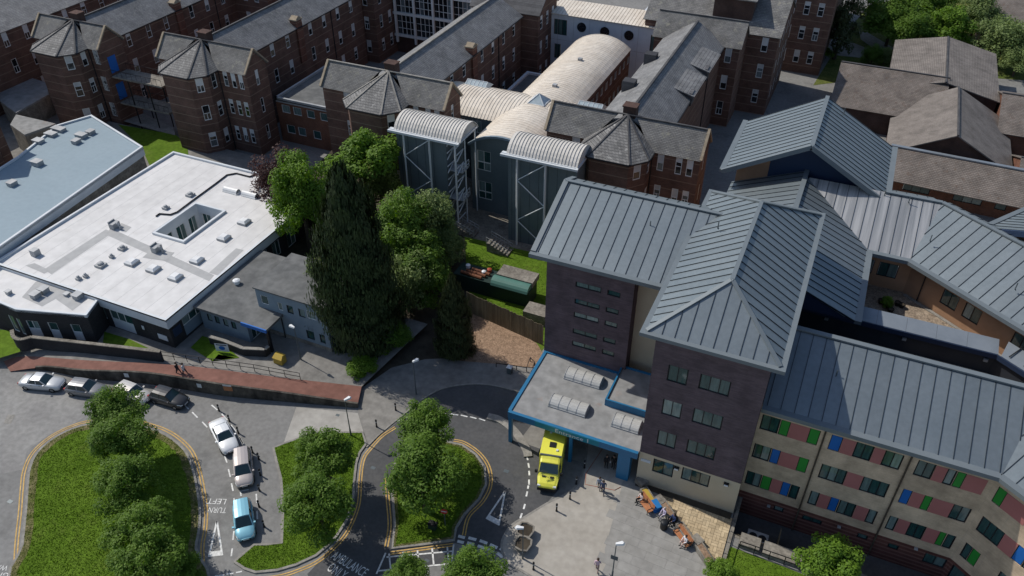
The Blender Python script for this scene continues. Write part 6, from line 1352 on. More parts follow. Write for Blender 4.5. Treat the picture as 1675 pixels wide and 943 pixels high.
# big group
tree('big bright green broadleaf tree left of the dark conifer', RBig, 494,325,8.2,4.3,6.2,.8); tree('green chestnut tree in front of the left stair tower', RB_[1], 603,275,7.8,4.9,5.2); tree('copper leaved tree behind the bright broadleaf tree', RCu, 466,300,6.3,4.3,5.2,.8)
tree('olive yellow drooping tree beside the conifer tip', RO, 622,300,6.8,2.6,3.6); tree('pale green tree facing the left stair tower', RP[0], 712,362,5.6,3.3,4.6); tree('grey green tree between olive tree and pale tree', RP[1], 662,352,5.4,2.7,3.6); tree('shaded green tree right of the dark conifer', RC[1], 680,430,4.6,3.8,4.4); tree('low shaded green tree behind the small conifer', RC[2], 705,462,3.4,2.6,2.8)
conifer('towering dark conifer in the centre left of the picture', RCn[0], 596,558,5.8,21.6); conifer('small dark columnar conifer beside the wood-chip bed', RCn[1], 746,580,2.5,10.6)
tree('light green climbing shrub on the left side of the dark conifer', RP[1], 524,470,5.0,1.5,5.0,.5,name='shrub'); tree('bright leafed bush at the foot of the dark conifer', RB_[0], 590,600,1.1,1.7,1.2,name='shrub')
tree('dark green tree filling the gap behind the tall conifer', RC[0], 648,375,6.4,4.3,5.4); tree('shaded tree low beside the tall conifer trunk', RP[1], 664,462,4.2,3.2,4.2); tree('green tree between the bright broadleaf and the conifer', RC[2], 556,330,6.2,3.0,4.6,.6); tree('shaded undergrowth tree in front of the conifer base', RC[0], 640,545,1.9,2.4,1.9,name='shrub'); tree('broad grey green tree at the foot of the left stair tower', RP[0], 735,405,3.2,2.2,2.8)
# upper right
tree('dark cedar beside the shaded brick ward end', RCed, 1378,42,6.5,3.9,6.2); tree('broad dark green tree left of the bright tree at the top', RC[0], 1462,30,5.5,6.6,4.6); tree('broad dark green tree next to the brown roof at the top', RC[1], 1492,52,4.5,4.6,3.4); tree('bright green tree at the top right', RB_[0], 1557,46,5.5,4.2,4.4); tree('pale green tree behind the bright tree at the top right', RP[0], 1600,25,5.5,4.5,4.5); tree('pale green tree at the right border above the brown roofs', RP[1], 1645,62,5.5,5.0,4.6); tree('dark tree at the top border above the brown roofs', RC[2], 1520,5,6,5.0,4.5)
tree('round dark shrub on the lawn beside the brown roof', RC[2], 1428,92,1.9,1.9,2.0,name='shrub'); tree('clipped bright hedge bush at the foot of the cedar', RB_[1], 1352,88,1.0,1.5,1.1,name='shrub'); tree('sparse pale bush at the corner of the brown roof', RP[0], 1449,92,1.6,1.5,1.6,name='shrub'); tree('hedge tree at the right border in the dry lawn', RP[1], 1668,95,3.5,3.6,3.0)
tree('potted shrub on the gravel roof court', RB_[0], 1451,494,8.9,.65,.75,8.2,name='shrub')
# ================================================================ VEHICLES
def car_paint(name, c): return mat(name, c, None, .32, metal=.25, spec=.5, coat=.6)
def wheel(parent, x, y, r, w):
    s = 1 if y > 0 else -1; mb = MB(); n = 14; prof = [(r*.62,-w/2),(r*.94,-w/2),(r,-w/2+.03),(r,w/2-.03),(r*.94,w/2),(r*.62,w/2)]
    for k in range(len(prof)-1):
        for i in range(n):
            a, b = 2*math.pi*i/n, 2*math.pi*(i+1)/n
            P_ = lambda q, t: (x+q[0]*math.cos(t), y+q[1], r+q[0]*math.sin(t)); mb.quad(P_(prof[k],a),P_(prof[k],b),P_(prof[k+1],b),P_(prof[k+1],a))
    rim = MB().add([(x+r*.62*math.cos(2*math.pi*i/n), y+s*(w/2-.03), r+r*.62*math.sin(2*math.pi*i/n)) for i in range(n)],[tuple(range(n))])
    for i in range(5): a = 2*math.pi*i/5; rim.bar((x,y+s*(w/2-.02),r),(x+r*.6*math.cos(a),y+s*(w/2-.02),r+r*.6*math.sin(a)),.05,.03,up=(0,s,0))
    e = sub('wheel', MB().tube((x,y-w*.3,r),(x,y+w*.3,r),r*.3,8).mesh('wheel', M['black_metal']), parent)
    sub('tyre', mb.mesh('tyre', M['tyre']), e); sub('rim', rim.mesh('rim', M['rim']), e)
def make_car(name, label, cat, paint, L=4.2, W=1.74, H=1.46, kind='hatch', group='cars by the left island', roofm=None):
    T = local_thing(name, label, cat, group); h = L/2; w = W/2; zb = .86; 
    # stations along the length: x, half width, lower z, shoulder z
    st = [(-h,.80,.42,.74),(-h+.07,.90,.30,.84),(-h+.45,.97,.22,.90),(-h+.9,1.0,.20,.92),(-.5,1.0,.18,.93),(.4,1.0,.18,.91),(h-1.15,.99,.20,.88),(h-.7,.97,.20,.83),(h-.25,.91,.26,.73),(h-.04,.80,.34,.62),(h,.70,.40,.55)]
    if kind == 'saloon': st[1] = (-h+.05,.88,.32,.86)
    sec = lambda x, k, lo, hi: [(x,w*k*.90,lo),(x,w*k*.985,lo+.14),(x,w*k,lo+(hi-lo)*.55),(x,w*k*.965,hi-.06),(x,w*k*.90,hi),(x,w*k*.45,hi+.035),(x,0,hi+.045)]
    mb = MB(); rows = []
    for s in st:
        half = sec(*s); rows.append(half+[(x,-y,z) for x, y, z in half[-2::-1]])
    n = len(rows[0]); vs = [p for r_ in rows for p in r_]
    fs = [(i*n+j,i*n+j+1,(i+1)*n+j+1,(i+1)*n+j) for i in range(len(rows)-1) for j in range(n-1)]+[tuple(range(n)),tuple(range((len(rows)-1)*n,len(rows)*n))[::-1]]
    mb.add(vs, fs)
    body = sub('body', mb.mesh('body', paint, True), T)
    sub('underbody', MB().box(-h+.3,h-.3,-w*.86,w*.86,.17,.40).mesh('underbody', M['black_metal']), T)
    # greenhouse
    xa, xb_, xc_, xd = (h-1.18,h-1.86,-h+.62,-h+.16) if kind == 'hatch' else ((h-1.28,h-2.0,-h+1.5,-h+.85) if kind == 'saloon' else (h-1.0,h-1.7,-h+.35,-h+.08))
    gb, gt, zt = w*.90, w*.70, H
    lo = [(xa,gb*.96,.88),(xd,gb*.94,.92)]; hi = [(xb_,gt,zt-.03),(xc_,gt*.96,zt-.05)]
    g = MB(); A_, B2, C2, D2 = (xa,gb*.96,.87),(xb_,gt,zt-.05),(xc_,gt*.97,zt-.06),(xd,gb*.94,.90); mir = lambda p: (p[0],-p[1],p[2]); m1 = (xb_-(xb_-xc_)*.5,gt*1.02,zt-.02)
    g.quad(A_,mir(A_),mir(B2),B2); g.quad(mir(D2),D2,C2,mir(C2)); g.quad(D2,A_,B2,C2); g.quad(mir(A_),mir(D2),mir(C2),mir(B2))
    rf = [(xb_,gt),(m1[0],gt*1.02),(xc_,gt*.97)]
    for i in range(2):
        for a, b in ((1,.5),(.5,0),(0,-.5),(-.5,-1)):
            zz_ = lambda k, q: zt-.05+.05*(1-k*k)+(.015 if q == 1 else 0)
            g.quad((rf[i][0],rf[i][1]*a,zz_(a,i)),(rf[i][0],rf[i][1]*b,zz_(b,i)),(rf[i+1][0],rf[i+1][1]*b,zz_(b,i+1)),(rf[i+1][0],rf[i+1][1]*a,zz_(a,i+1)))
    sub('roof', g.mesh('roof', roofm or paint), T)
    def pane(nm, q, ins=.1, off=.012):
        q = [Vector(p) for p in q]; c = sum(q, Vector())/4; nn = (q[1]-q[0]).cross(q[2]-q[1]).normalized()
        if nn.dot(c-Vector((0,0,.9))) < 0: nn = -nn
        sub(nm, MB().poly([c+(p-c)*(1-ins)+nn*off for p in q]).mesh(nm, M['car_glass']), T)
    pane('windscreen', [A_,mir(A_),mir(B2),B2], .1); pane('rear_window', [mir(D2),D2,C2,mir(C2)], .16)
    for s in (1,-1):
        f = lambda p: (p[0],p[1]*s,p[2]); xm2 = xb_-(xb_-xc_)*.45; lb = lambda t: Vector(D2).lerp(Vector(A_),t); ut = lambda t: Vector(C2).lerp(Vector(B2),t); tb = (xm2-D2[0])/(A_[0]-D2[0]); tt = (xm2-C2[0])/(B2[0]-C2[0])
        pane('side_window', [f(lb(.12)),f(lb(tb-.01)),f(ut(tt-.01)),f(ut(.05))], .12); pane('side_window', [f(lb(tb+.01)),f(lb(.93)),f(ut(.97)),f(ut(tt+.01))], .12)
        for x in (h-.82, -h+.75): wheel(T, x, s*(w-.10), .31, .2)
        sub('headlight', MB().add([(h-.42,s*w*.90,.70),(h-.10,s*w*.74,.60),(h-.02,s*w*.50,.56),(h-.04,s*w*.50,.66),(h-.16,s*w*.72,.72),(h-.5,s*w*.86,.80)],[(0,1,4,5),(1,2,3,4)]).mesh('headlight', M['headlight']), T).location = (.03,s*.02,.02)
        sub('tail_light', MB().box(-h-.02,-h+.12,min(s*w*.6,s*w*.84),max(s*w*.6,s*w*.84),.68,.86).mesh('tail_light', M['taillight']), T)
        sub('wing_mirror', MB().box(xa-.28,xa-.12,min(s*w*.95,s*w*1.14),max(s*w*.95,s*w*1.14),.92,1.04).mesh('wing_mirror', paint), T)
        for x in (.15,-.75): sub('door_handle', MB().box(x,x+.16,s*w*.99-.015,s*w*.99+.015,.78,.81).mesh('door_handle', M['black_metal']), T)
    sub('grille', MB().box(h-.06,h+.01,-w*.42,w*.42,.36,.5).mesh('grille', M['black_metal']), T); sub('number_plate', MB().box(h+.0,h+.02,-.26,.26,.42,.52).mesh('number_plate', M['white_trim']), T)
    sub('number_plate', MB().box(-h-.02,-h,-.26,.26,.52,.62).mesh('number_plate', M['yellow']), T)
    return T
def put(T, c, rear, front, z=0.0):
    d = front-rear; T.location = (c.x, c.y, z); T.rotation_euler = (0,0,math.atan2(d.y,d.x)); return T
lay = Z('I',760,515)-Z('I',260,475)
def dirI(a, b): return Z('I',*a,.3), Z('I',*b,.3)
put(make_car('parked_car','silver saloon car parked leftmost against the retaining wall','car',car_paint('paint_silver',(.46,.48,.50)),4.5,1.76,1.42,'saloon','cars along the retaining wall'), Z('I',252,562,.6), *dirI((175,590),(305,602)))
put(make_car('parked_car','dark grey hatchback with silver bonnet parked second along the retaining wall','car',car_paint('paint_grey',(.17,.175,.185)),4.1,1.74,1.48,'hatch','cars along the retaining wall'), Z('I',512,600,.6), *dirI((430,630),(560,648)))
put(make_car('parked_car','champagne silver car parked third along the wall, half hidden by the tree','car',car_paint('paint_champagne',(.50,.48,.45)),4.2,1.74,1.5,'hatch','cars along the retaining wall'), Z('I',788,628,.6), *dirI((700,640),(830,690)))
put(make_car('parked_car','black hatchback parked nearest the ramp at the end of the wall row','car',car_paint('paint_black',(.020,.021,.023)),4.1,1.74,1.5,'hatch','cars along the retaining wall'), Z('I',1003,655,.6), *dirI((915,672),(1050,712)))
put(make_car('waiting_car','white saloon car at the head of the lay-by queue','car',car_paint('paint_white',(.74,.75,.75)),4.55,1.78,1.44,'saloon','cars queuing in the lay-by'), Z('M',1328,108,.6), Z('M',1288,30,.6), Z('M',1368,185,.6))
put(make_car('waiting_car','beige people carrier in the middle of the lay-by queue','car',car_paint('paint_beige',(.40,.36,.345)),4.25,1.76,1.6,'mpv','cars queuing in the lay-by'), Z('M',1443,300,.6), Z('M',1436,200,.6), Z('M',1450,400,.6))
put(make_car('waiting_car','light blue hatchback last in the lay-by queue','car',car_paint('paint_blue',(.20,.45,.56)),4.0,1.74,1.6,'mpv','cars queuing in the lay-by'), Z('M',1447,610,.6), Z('M',1436,500,.6), Z('M',1460,725,.6))
# ambulance
M['amb'] = mat('ambulance_yellow', (.70,.67,.07), (.76,.73,.09), .45, spec=.4, coat=.3)
AM = local_thing('ambulance', 'yellow ambulance parked half under the blue entrance canopy', 'ambulance')
L_, w = 6.4, 1.02; bx0, bx1 = -3.2, .95
mb = MB(); pr = [(-1.03,.35),(1.03,.35),(1.06,.6),(1.06,2.45),(.98,2.62),(-.98,2.62),(-1.06,2.45),(-1.06,.6)]
mb.add([(bx0,y,z) for y, z in pr]+[(bx1,y,z) for y, z in pr],[(i,(i+1)%8,8+(i+1)%8,8+i) for i in range(8)]+[tuple(range(8))[::-1],tuple(range(8,16))]); sub('box_body', mb.mesh('box_body', M['amb']), AM)
cs = [(.97,1.0,.35,2.55),(1.25,.99,.3,2.38),(1.55,.98,.3,2.28),(2.15,.97,.3,1.45),(2.35,.97,.3,1.28),(2.95,.90,.34,1.02),(3.15,.80,.40,.85),(3.2,.72,.45,.75)]; rows = []
for x, hw, lo, hi in cs:
    half = [(x,hw*.95,lo),(x,hw,lo+.3),(x,hw*.99,min(hi-.05,1.2)),(x,hw*(.9 if hi > 1.5 else .93),hi-.06),(x,hw*.75,hi),(x,0,hi+.03)]; rows.append(half+[(a,-b,c) for a, b, c in half[-2::-1]])
n = len(rows[0]); mb = MB().add([p for r_ in rows for p in r_],[(i*n+j,i*n+j+1,(i+1)*n+j+1,(i+1)*n+j) for i in range(len(rows)-1) for j in range(n-1)]+[tuple(range((len(rows)-1)*n,len(rows)*n))[::-1]]); sub('cab', mb.mesh('cab', M['amb'], False), AM)
sub('windscreen', MB().quad((1.60,.80,2.26),(2.12,.88,1.50),(2.12,-.88,1.50),(1.60,-.80,2.26)).mesh('windscreen', M['car_glass']), AM).location = (.05,0,.04)
for s in (1,-1):
    sub('side_window', MB().quad((1.15,s*1.0,1.35),(1.95,s*.985,1.35),(1.6,s*.955,1.95),(1.15,s*.975,1.98)).mesh('side_window', M['car_glass']), AM).location = (0,s*.015,0)
    sub('headlight', MB().box(2.98,3.16,min(s*.58,s*.86),max(s*.58,s*.86),.72,.92).mesh('headlight', M['headlight']), AM); sub('wing_mirror', MB().box(1.95,2.1,min(s*1.02,s*1.28),max(s*1.02,s*1.28),1.3,1.62).mesh('wing_mirror', M['black_metal']), AM)
    for x in (2.25,-1.6): wheel(AM, x, s*.9, .36, .24)
    ch = MB()
    for i in range(9):
        for j in range(2):
            if (i+j)%2 == 0: ch.box(-3.1+i*.45,-2.65+i*.45,min(s*1.062,s*1.07),max(s*1.062,s*1.07),.95+j*.35,1.3+j*.35)
    sub('battenburg_band', ch.mesh('battenburg_band', mat('battenburg_green',(.02,.16,.06),None,.4)), AM)
sub('bumper', MB().box(3.0,3.26,-.85,.85,.36,.66).mesh('bumper', M['black_metal']), AM); sub('bonnet_vent', MB().box(2.3,2.45,-.55,-.2,1.28,1.33).box(2.3,2.45,.2,.55,1.28,1.33).mesh('bonnet_vent', M['black_metal']), AM)
sub('roof_hatch', MB().box(-.6,.0,-.3,.3,2.62,2.7).mesh('roof_hatch', M['black_metal']), AM); sub('roof_seal', MB().box(.86,1.0,-1.0,1.0,2.5,2.635).mesh('roof_seal', M['lamp_grey']), AM)
for x, y in ((-2.4,.5),(-1.8,-.4),(.3,.5)): sub('roof_vent', MB().box(x-.1,x+.1,y-.1,y+.1,2.62,2.72).mesh('roof_vent', M['white_trim']), AM)
tl = text_mesh('lettering','AMBULANCE',.22,'navy',None,(0,0,0),(0,0,0)); tl.parent = AM; tl.location = (2.62,-.62,1.185); tl.rotation_euler = (0,.42,math.pi/2); tl.scale.x = -1.0; tl.location.y = .62; BASE.pop(tl.name,None)
fr = Z('O',195,432,.3); d = (fr-Z('O',262,100,.3)); dd = Vector((d.x,d.y,0)).normalized(); put(AM, Vector((fr.x,fr.y,0))-dd*3.1, Vector(), dd)

# ================================================================ STREET FURNITURE
def lamp(label, bx_, by_, h, ang, z0=0.0, sign=False, name='street_lamp'):
    b = S(bx_, by_, z0); T = thing(name, label, 'street lamp', b, 'street lamps'); x, y = b.x, b.y
    MB().tube((x,y,z0),(x,y,z0+.9),.09,8,0,.08).tube((x,y,z0+.9),(x,y,z0+h),.055,8,0,.04).build('post', M['lamp_grey'], T)
    d = Vector((math.cos(ang),math.sin(ang),0)); e = Vector((x,y,z0+h))+d*.25; s = d.orthogonal() if False else Vector((-d.y,d.x,0)); k = MB(); P_ = lambda u, v, z: tuple(Vector((x,y,z0+h))+d*u+s*v+Vector((0,0,z)))
    k.add([P_(-.05,-.1,-.03),P_(.55,-.2,0),P_(.72,0,.02),P_(.55,.2,0),P_(-.05,.1,-.03),P_(-.05,-.07,.12),P_(.5,-.15,.17),P_(.62,0,.16),P_(.5,.15,.17),P_(-.05,.07,.12)],[(0,4,3,2,1),(5,6,7,8,9),(0,1,6,5),(1,2,7,6),(2,3,8,7),(3,4,9,8),(4,0,5,9)]); k.build('lantern', M['lamp_white'], T)
    if sign: MB().box(x-.3,x+.3,y-.08,y-.05,z0+2.6,z0+3.1).build('sign_plate', M['lamp_grey'], T)
    return T
lamp('tall white-headed street lamp standing on the forecourt with a grey sign', 1001,945,4.6,R(30),0,True)
lamp('white-headed street lamp on the pavement below the dark conifer', 681,646,4.6,R(60))
lamp('white-headed street lamp at the top of the middle grass island', 574,712,4.8,R(60),.12)
lamp('street lamp in shade beside the blue-grey block', 492,588,4.4,R(170),1.0)
lamp('street lamp head poking through the tree on the teardrop island', 718,770,4.6,R(-20),.12)
lamp('street lamp standing behind the planters at the forecourt edge', 855,914,4.2,R(200),.06)
def bollard(label, p, h=1.0, z0=0.0, group='black bollards'):
    T = thing('bollard', label, 'bollard', (p.x,p.y,z0), group)
    MB().lathe([(.10,0),(.10,.12),(.075,.16),(.075,h*.8),(.10,h*.82),(.10,h*.88),(.075,h*.92),(.09,h),(.03,h+.05)],(p.x,p.y,z0),10).build('post', M['black_metal'], T); MB().lathe([(.08,0),(.08,.07)],(p.x,p.y,z0+h*.7),10).build('band', M['white_trim'], T)
for lb, l, x, y in (('black bollard under the canopy nearest the ambulance box',"O",420,302),('black bollard second from the canopy beside the ambulance','O',372,398),('black bollard in front of the ambulance cab on the forecourt','O',334,487),('black bollard nearest the dashed kerb line of the forecourt','O',255,558),('black bollard at the lower forecourt edge below the planters','O',118,905),('black bollard on the footpath nearest the dark conifer shade','J',825,733),('black bollard on the footpath above the yellow line start','J',712,832)): bollard(lb, Z(l,x,y), 1.0, .05)
for i, (l, x, y) in enumerate((('I',1300,735),('I',1362,797),('I',1415,868),('M',1500,212),('M',1536,250),('M',1546,345),('M',1540,437),('M',1538,532),('M',1568,650))):
    bollard(('first','second','third','fourth','fifth','sixth','seventh','eighth','ninth')[i]+' thin black post from the top along the lay-by edge', Z(l,x,y), .9, 0, 'lay-by posts')
def planter_hex(label, p, r=.78, h=.72):
    T = thing('planter', label, 'planter', (p.x,p.y,.05), 'square planters'); x, y = p.x, p.y
    oct_ = lambda rr, z: [(x+rr*math.copysign(abs(math.cos(a))**.6,math.cos(a)),y+rr*math.copysign(abs(math.sin(a))**.6,math.sin(a)),z) for a in [R(22.5+45*i-20) for i in range(8)]]
    rings = [oct_(r*.62,.05),oct_(r*.95,h),oct_(r,h),oct_(r*.82,h+.02),oct_(r*.78,h-.12)]; mb = MB()
    mb.add([q for g in rings for q in g],[(k*8+i,k*8+(i+1)%8,(k+1)*8+(i+1)%8,(k+1)*8+i) for k in range(4) for i in range(8)]); mb.build('tub', M['weathered'], T); MB().poly(oct_(r*.78,h-.1)).build('soil', M['soil'], T)
planter_hex('concrete planter tub with dark soil, upper of the pair at the forecourt edge', Z('O',70,695)); planter_hex('concrete planter tub with reddish plants, lower of the pair at the forecourt edge', Z('O',55,775))
# stone troughs and benches beside the terrace
def trough(label, c, ang, L_, W_=.75, h=.62, m='weathered', soil='gravel', name='stone_trough'):
    T = local_thing(name, label, 'trough', 'troughs along the terrace'); t = .1
    mb = MB(); mb.box(-L_/2,L_/2,-W_/2,-W_/2+t,0,h); mb.box(-L_/2,L_/2,W_/2-t,W_/2,0,h); mb.box(-L_/2,-L_/2+t,-W_/2+t,W_/2-t,0,h-.003); mb.box(L_/2-t,L_/2,-W_/2+t,W_/2-t,0,h-.003); sub('tub', mb.mesh('tub', M[m]), T); sub('soil', MB().box(-L_/2+t,L_/2-t,-W_/2+t,W_/2-t,.1,h-.06).mesh('soil', M[soil]), T)
    T.location = (c.x,c.y,.05); T.rotation_euler = (0,0,ang); return T
ta = (Z('O',1160,850)-Z('O',1090,745)); tang = math.atan2(ta.y,ta.x)
trough('stone trough with yellow flowers behind the upper orange bench', Z('O',800,475,.4), tang, 1.9, soil='gold'); trough('stone trough behind the seated person in lilac', Z('O',905,545,.4), tang, 1.9); trough('stone trough behind the lower orange bench', Z('O',1018,690,.4), tang, 2.1); trough('lowest stone trough at the terrace corner', Z('O',1130,808,.4), tang, 2.1)
for lb, x, y in (('square stone block against the canopy column',760,385),('square stone block between the flower trough and next trough',868,500),('square stone block between the two lowest troughs',1088,735)):
    T = local_thing('stone_block', lb, 'stone block', 'stone blocks'); sub('block', MB().box(-.5,.5,-.42,.42,0,.55).mesh('block', M['weathered']), T); sub('top', MB().box(-.47,.47,-.39,.39,.55,.6).mesh('top', M['weathered']), T); place(T, Vector((*Z('O',x,y,.3)[:2],.05)), tang+.2)
def bench(label, c, ang, L_=1.9):
    T = local_thing('bench', label, 'bench', 'orange benches')
    for i in range(5): sub('seat_slat', MB().box(-L_/2,L_/2,-.28+i*.115,-.18+i*.115,.42,.46).mesh('seat_slat', M['bench_wood']), T)
    for i in range(4):
        s_ = sub('back_slat', MB().box(-L_/2,L_/2,-.02,.02,0,.1).mesh('back_slat', M['bench_wood']), T, (0,.32+i*.03,.52+i*.125))
    for s in (-1,1):
        mb = MB(); x = s*(L_/2-.12); mb.bar((x,-.26,0),(x,-.26,.66),.06,.06); mb.bar((x,.30,0),(x,.42,.98),.06,.06); mb.bar((x,-.30,.66),(x,.36,.66),.06,.05); mb.bar((x,-.26,.39),(x,.32,.39),.05,.05); sub('leg_frame', mb.mesh('leg_frame', M['black_metal']), T)
    T.location = (c.x,c.y,.05); T.rotation_euler = (0,0,ang); return T
ba = Z('O',810,550,.4)-Z('O',750,470,.4); bang = math.atan2(ba.y,ba.x); b1c = Z('O',778,515,.45); b2c = Z('O',1000,715,.45)
bench('orange slatted bench with a seated person, nearer the canopy', b1c, bang); bench('orange slatted bench with a seated person, farther from the canopy', b2c, bang)
T = local_thing('blue_bin', 'bright blue box bin between bench and trough', 'bin'); sub('body', MB().box(-.45,.45,-.3,.3,0,.62).mesh('body', M['blue_panel']), T); sub('lid', MB().box(-.49,.49,-.34,.34,.62,.72).mesh('lid', mat('blue_lid',(.02,.16,.42),None,.5)), T); place(T, Vector((*Z('O',842,528,.4)[:2],.05)), tang)
T = local_thing('round_bin', 'dark round litter bin standing on the grey slabs', 'bin'); sub('body', MB().lathe([(.28,0),(.33,.1),(.35,.8),(.36,.85)],(0,0,0),16).mesh('body', M['black_metal'], True), T); sub('lid', MB().lathe([(.37,.85),(.35,.93),(.2,1.0),(.1,1.02)],(0,0,0),16).mesh('lid', M['dark_frame'], True), T); place(T, Vector((*Z('O',893,640,.5)[:2],.05)))
T = local_thing('litter_bin', 'small grey litter bin with pale lid on the pavement by the wood-chip bed', 'bin'); sub('body', MB().box(-.25,.25,-.25,.25,0,.85).mesh('body', M['lamp_grey']), T); sub('lid', MB().add([(-.3,-.3,.85),(.3,-.3,.85),(.3,.3,.85),(-.3,.3,.85),(0,0,1.1)],[(0,1,4),(1,2,4),(2,3,4),(3,0,4)]).mesh('lid', M['lamp_white']), T); place(T, Vector((*Z('J',1500,510)[:2],.06)))
T = thing('cycle_rail', 'low dark tubular rail along the edge of the wood-chip bed', 'railing', Z('J',1500,475,.06)); pts = [Z('J',1420,472,.07),Z('J',1540,490,.07),Z('J',1600,500,.07),Z('J',1622,440,.07),Z('J',1648,468,.07)]
for a, b in zip(pts[:-1],pts[1:]): MB().bar(a+Vector((0,0,.55)),b+Vector((0,0,.55)),.06,.06).build('rail', M['black_metal'], T)
for a in pts: MB().bar(a,a+Vector((0,0,.58)),.07,.07).build('post', M['black_metal'], T)
T = thing('no_entry_sign', 'round red no-entry sign on a grey pole on the teardrop island', 'sign', Z('N',1118,640,.12)); b = Z('N',1118,640,.12); MB().tube(b,b+Vector((0,0,2.3)),.04,6).build('pole', M['lamp_grey'], T)
fc = Vector((.25,-.97,0)); sd = Vector((.97,.25,0)); c = b+Vector((0,0,2.0))+fc*.06; MB().add([tuple(c+sd*.33*math.cos(i*.393)+Vector((0,0,.33*math.sin(i*.393)))) for i in range(16)],[tuple(range(16))]).build('plate', mat('sign_red',(.45,.03,.03),None,.5), T); MB().quad(c-sd*.24+fc*.01-Vector((0,0,.06)),c+sd*.24+fc*.01-Vector((0,0,.06)),c+sd*.24+fc*.01+Vector((0,0,.06)),c-sd*.24+fc*.01+Vector((0,0,.06))).build('bar', M['white_trim'], T)
T = thing('utility_cabinet', 'small dark utility box on the teardrop island lawn', 'cabinet', Z('N',1045,655,.12)); b = Z('N',1045,655,.12); MB().box(b.x-.35,b.x+.35,b.y-.25,b.y+.25,.1,.7).build('body', M['dark_green'], T); MB().box(b.x-.38,b.x+.38,b.y-.28,b.y+.28,.7,.76).build('top', M['black_metal'], T)
for x, y, lb in ((1440,496,'leftmost of the group'),(1452,503,'under the potted shrub'),(1456,511,'nearest the parapet coping'),(1467,500,'second from the right'),(1474,503,'rightmost of the group')):
    p = S(x,y,8.2); T = thing('plant_pot', 'small black plant pot on the gravel roof court, '+lb, 'plant pot', p, 'pots on the gravel roof court')
    MB().lathe([(.22,0),(.32,.45),(.3,.45),(.28,.38)],(p.x,p.y,8.2),8).build('tub', M['black_metal'], T); MB().lathe([(.29,0),(.2,.03)],(p.x,p.y,8.58),8).build('soil', M['soil'], T)

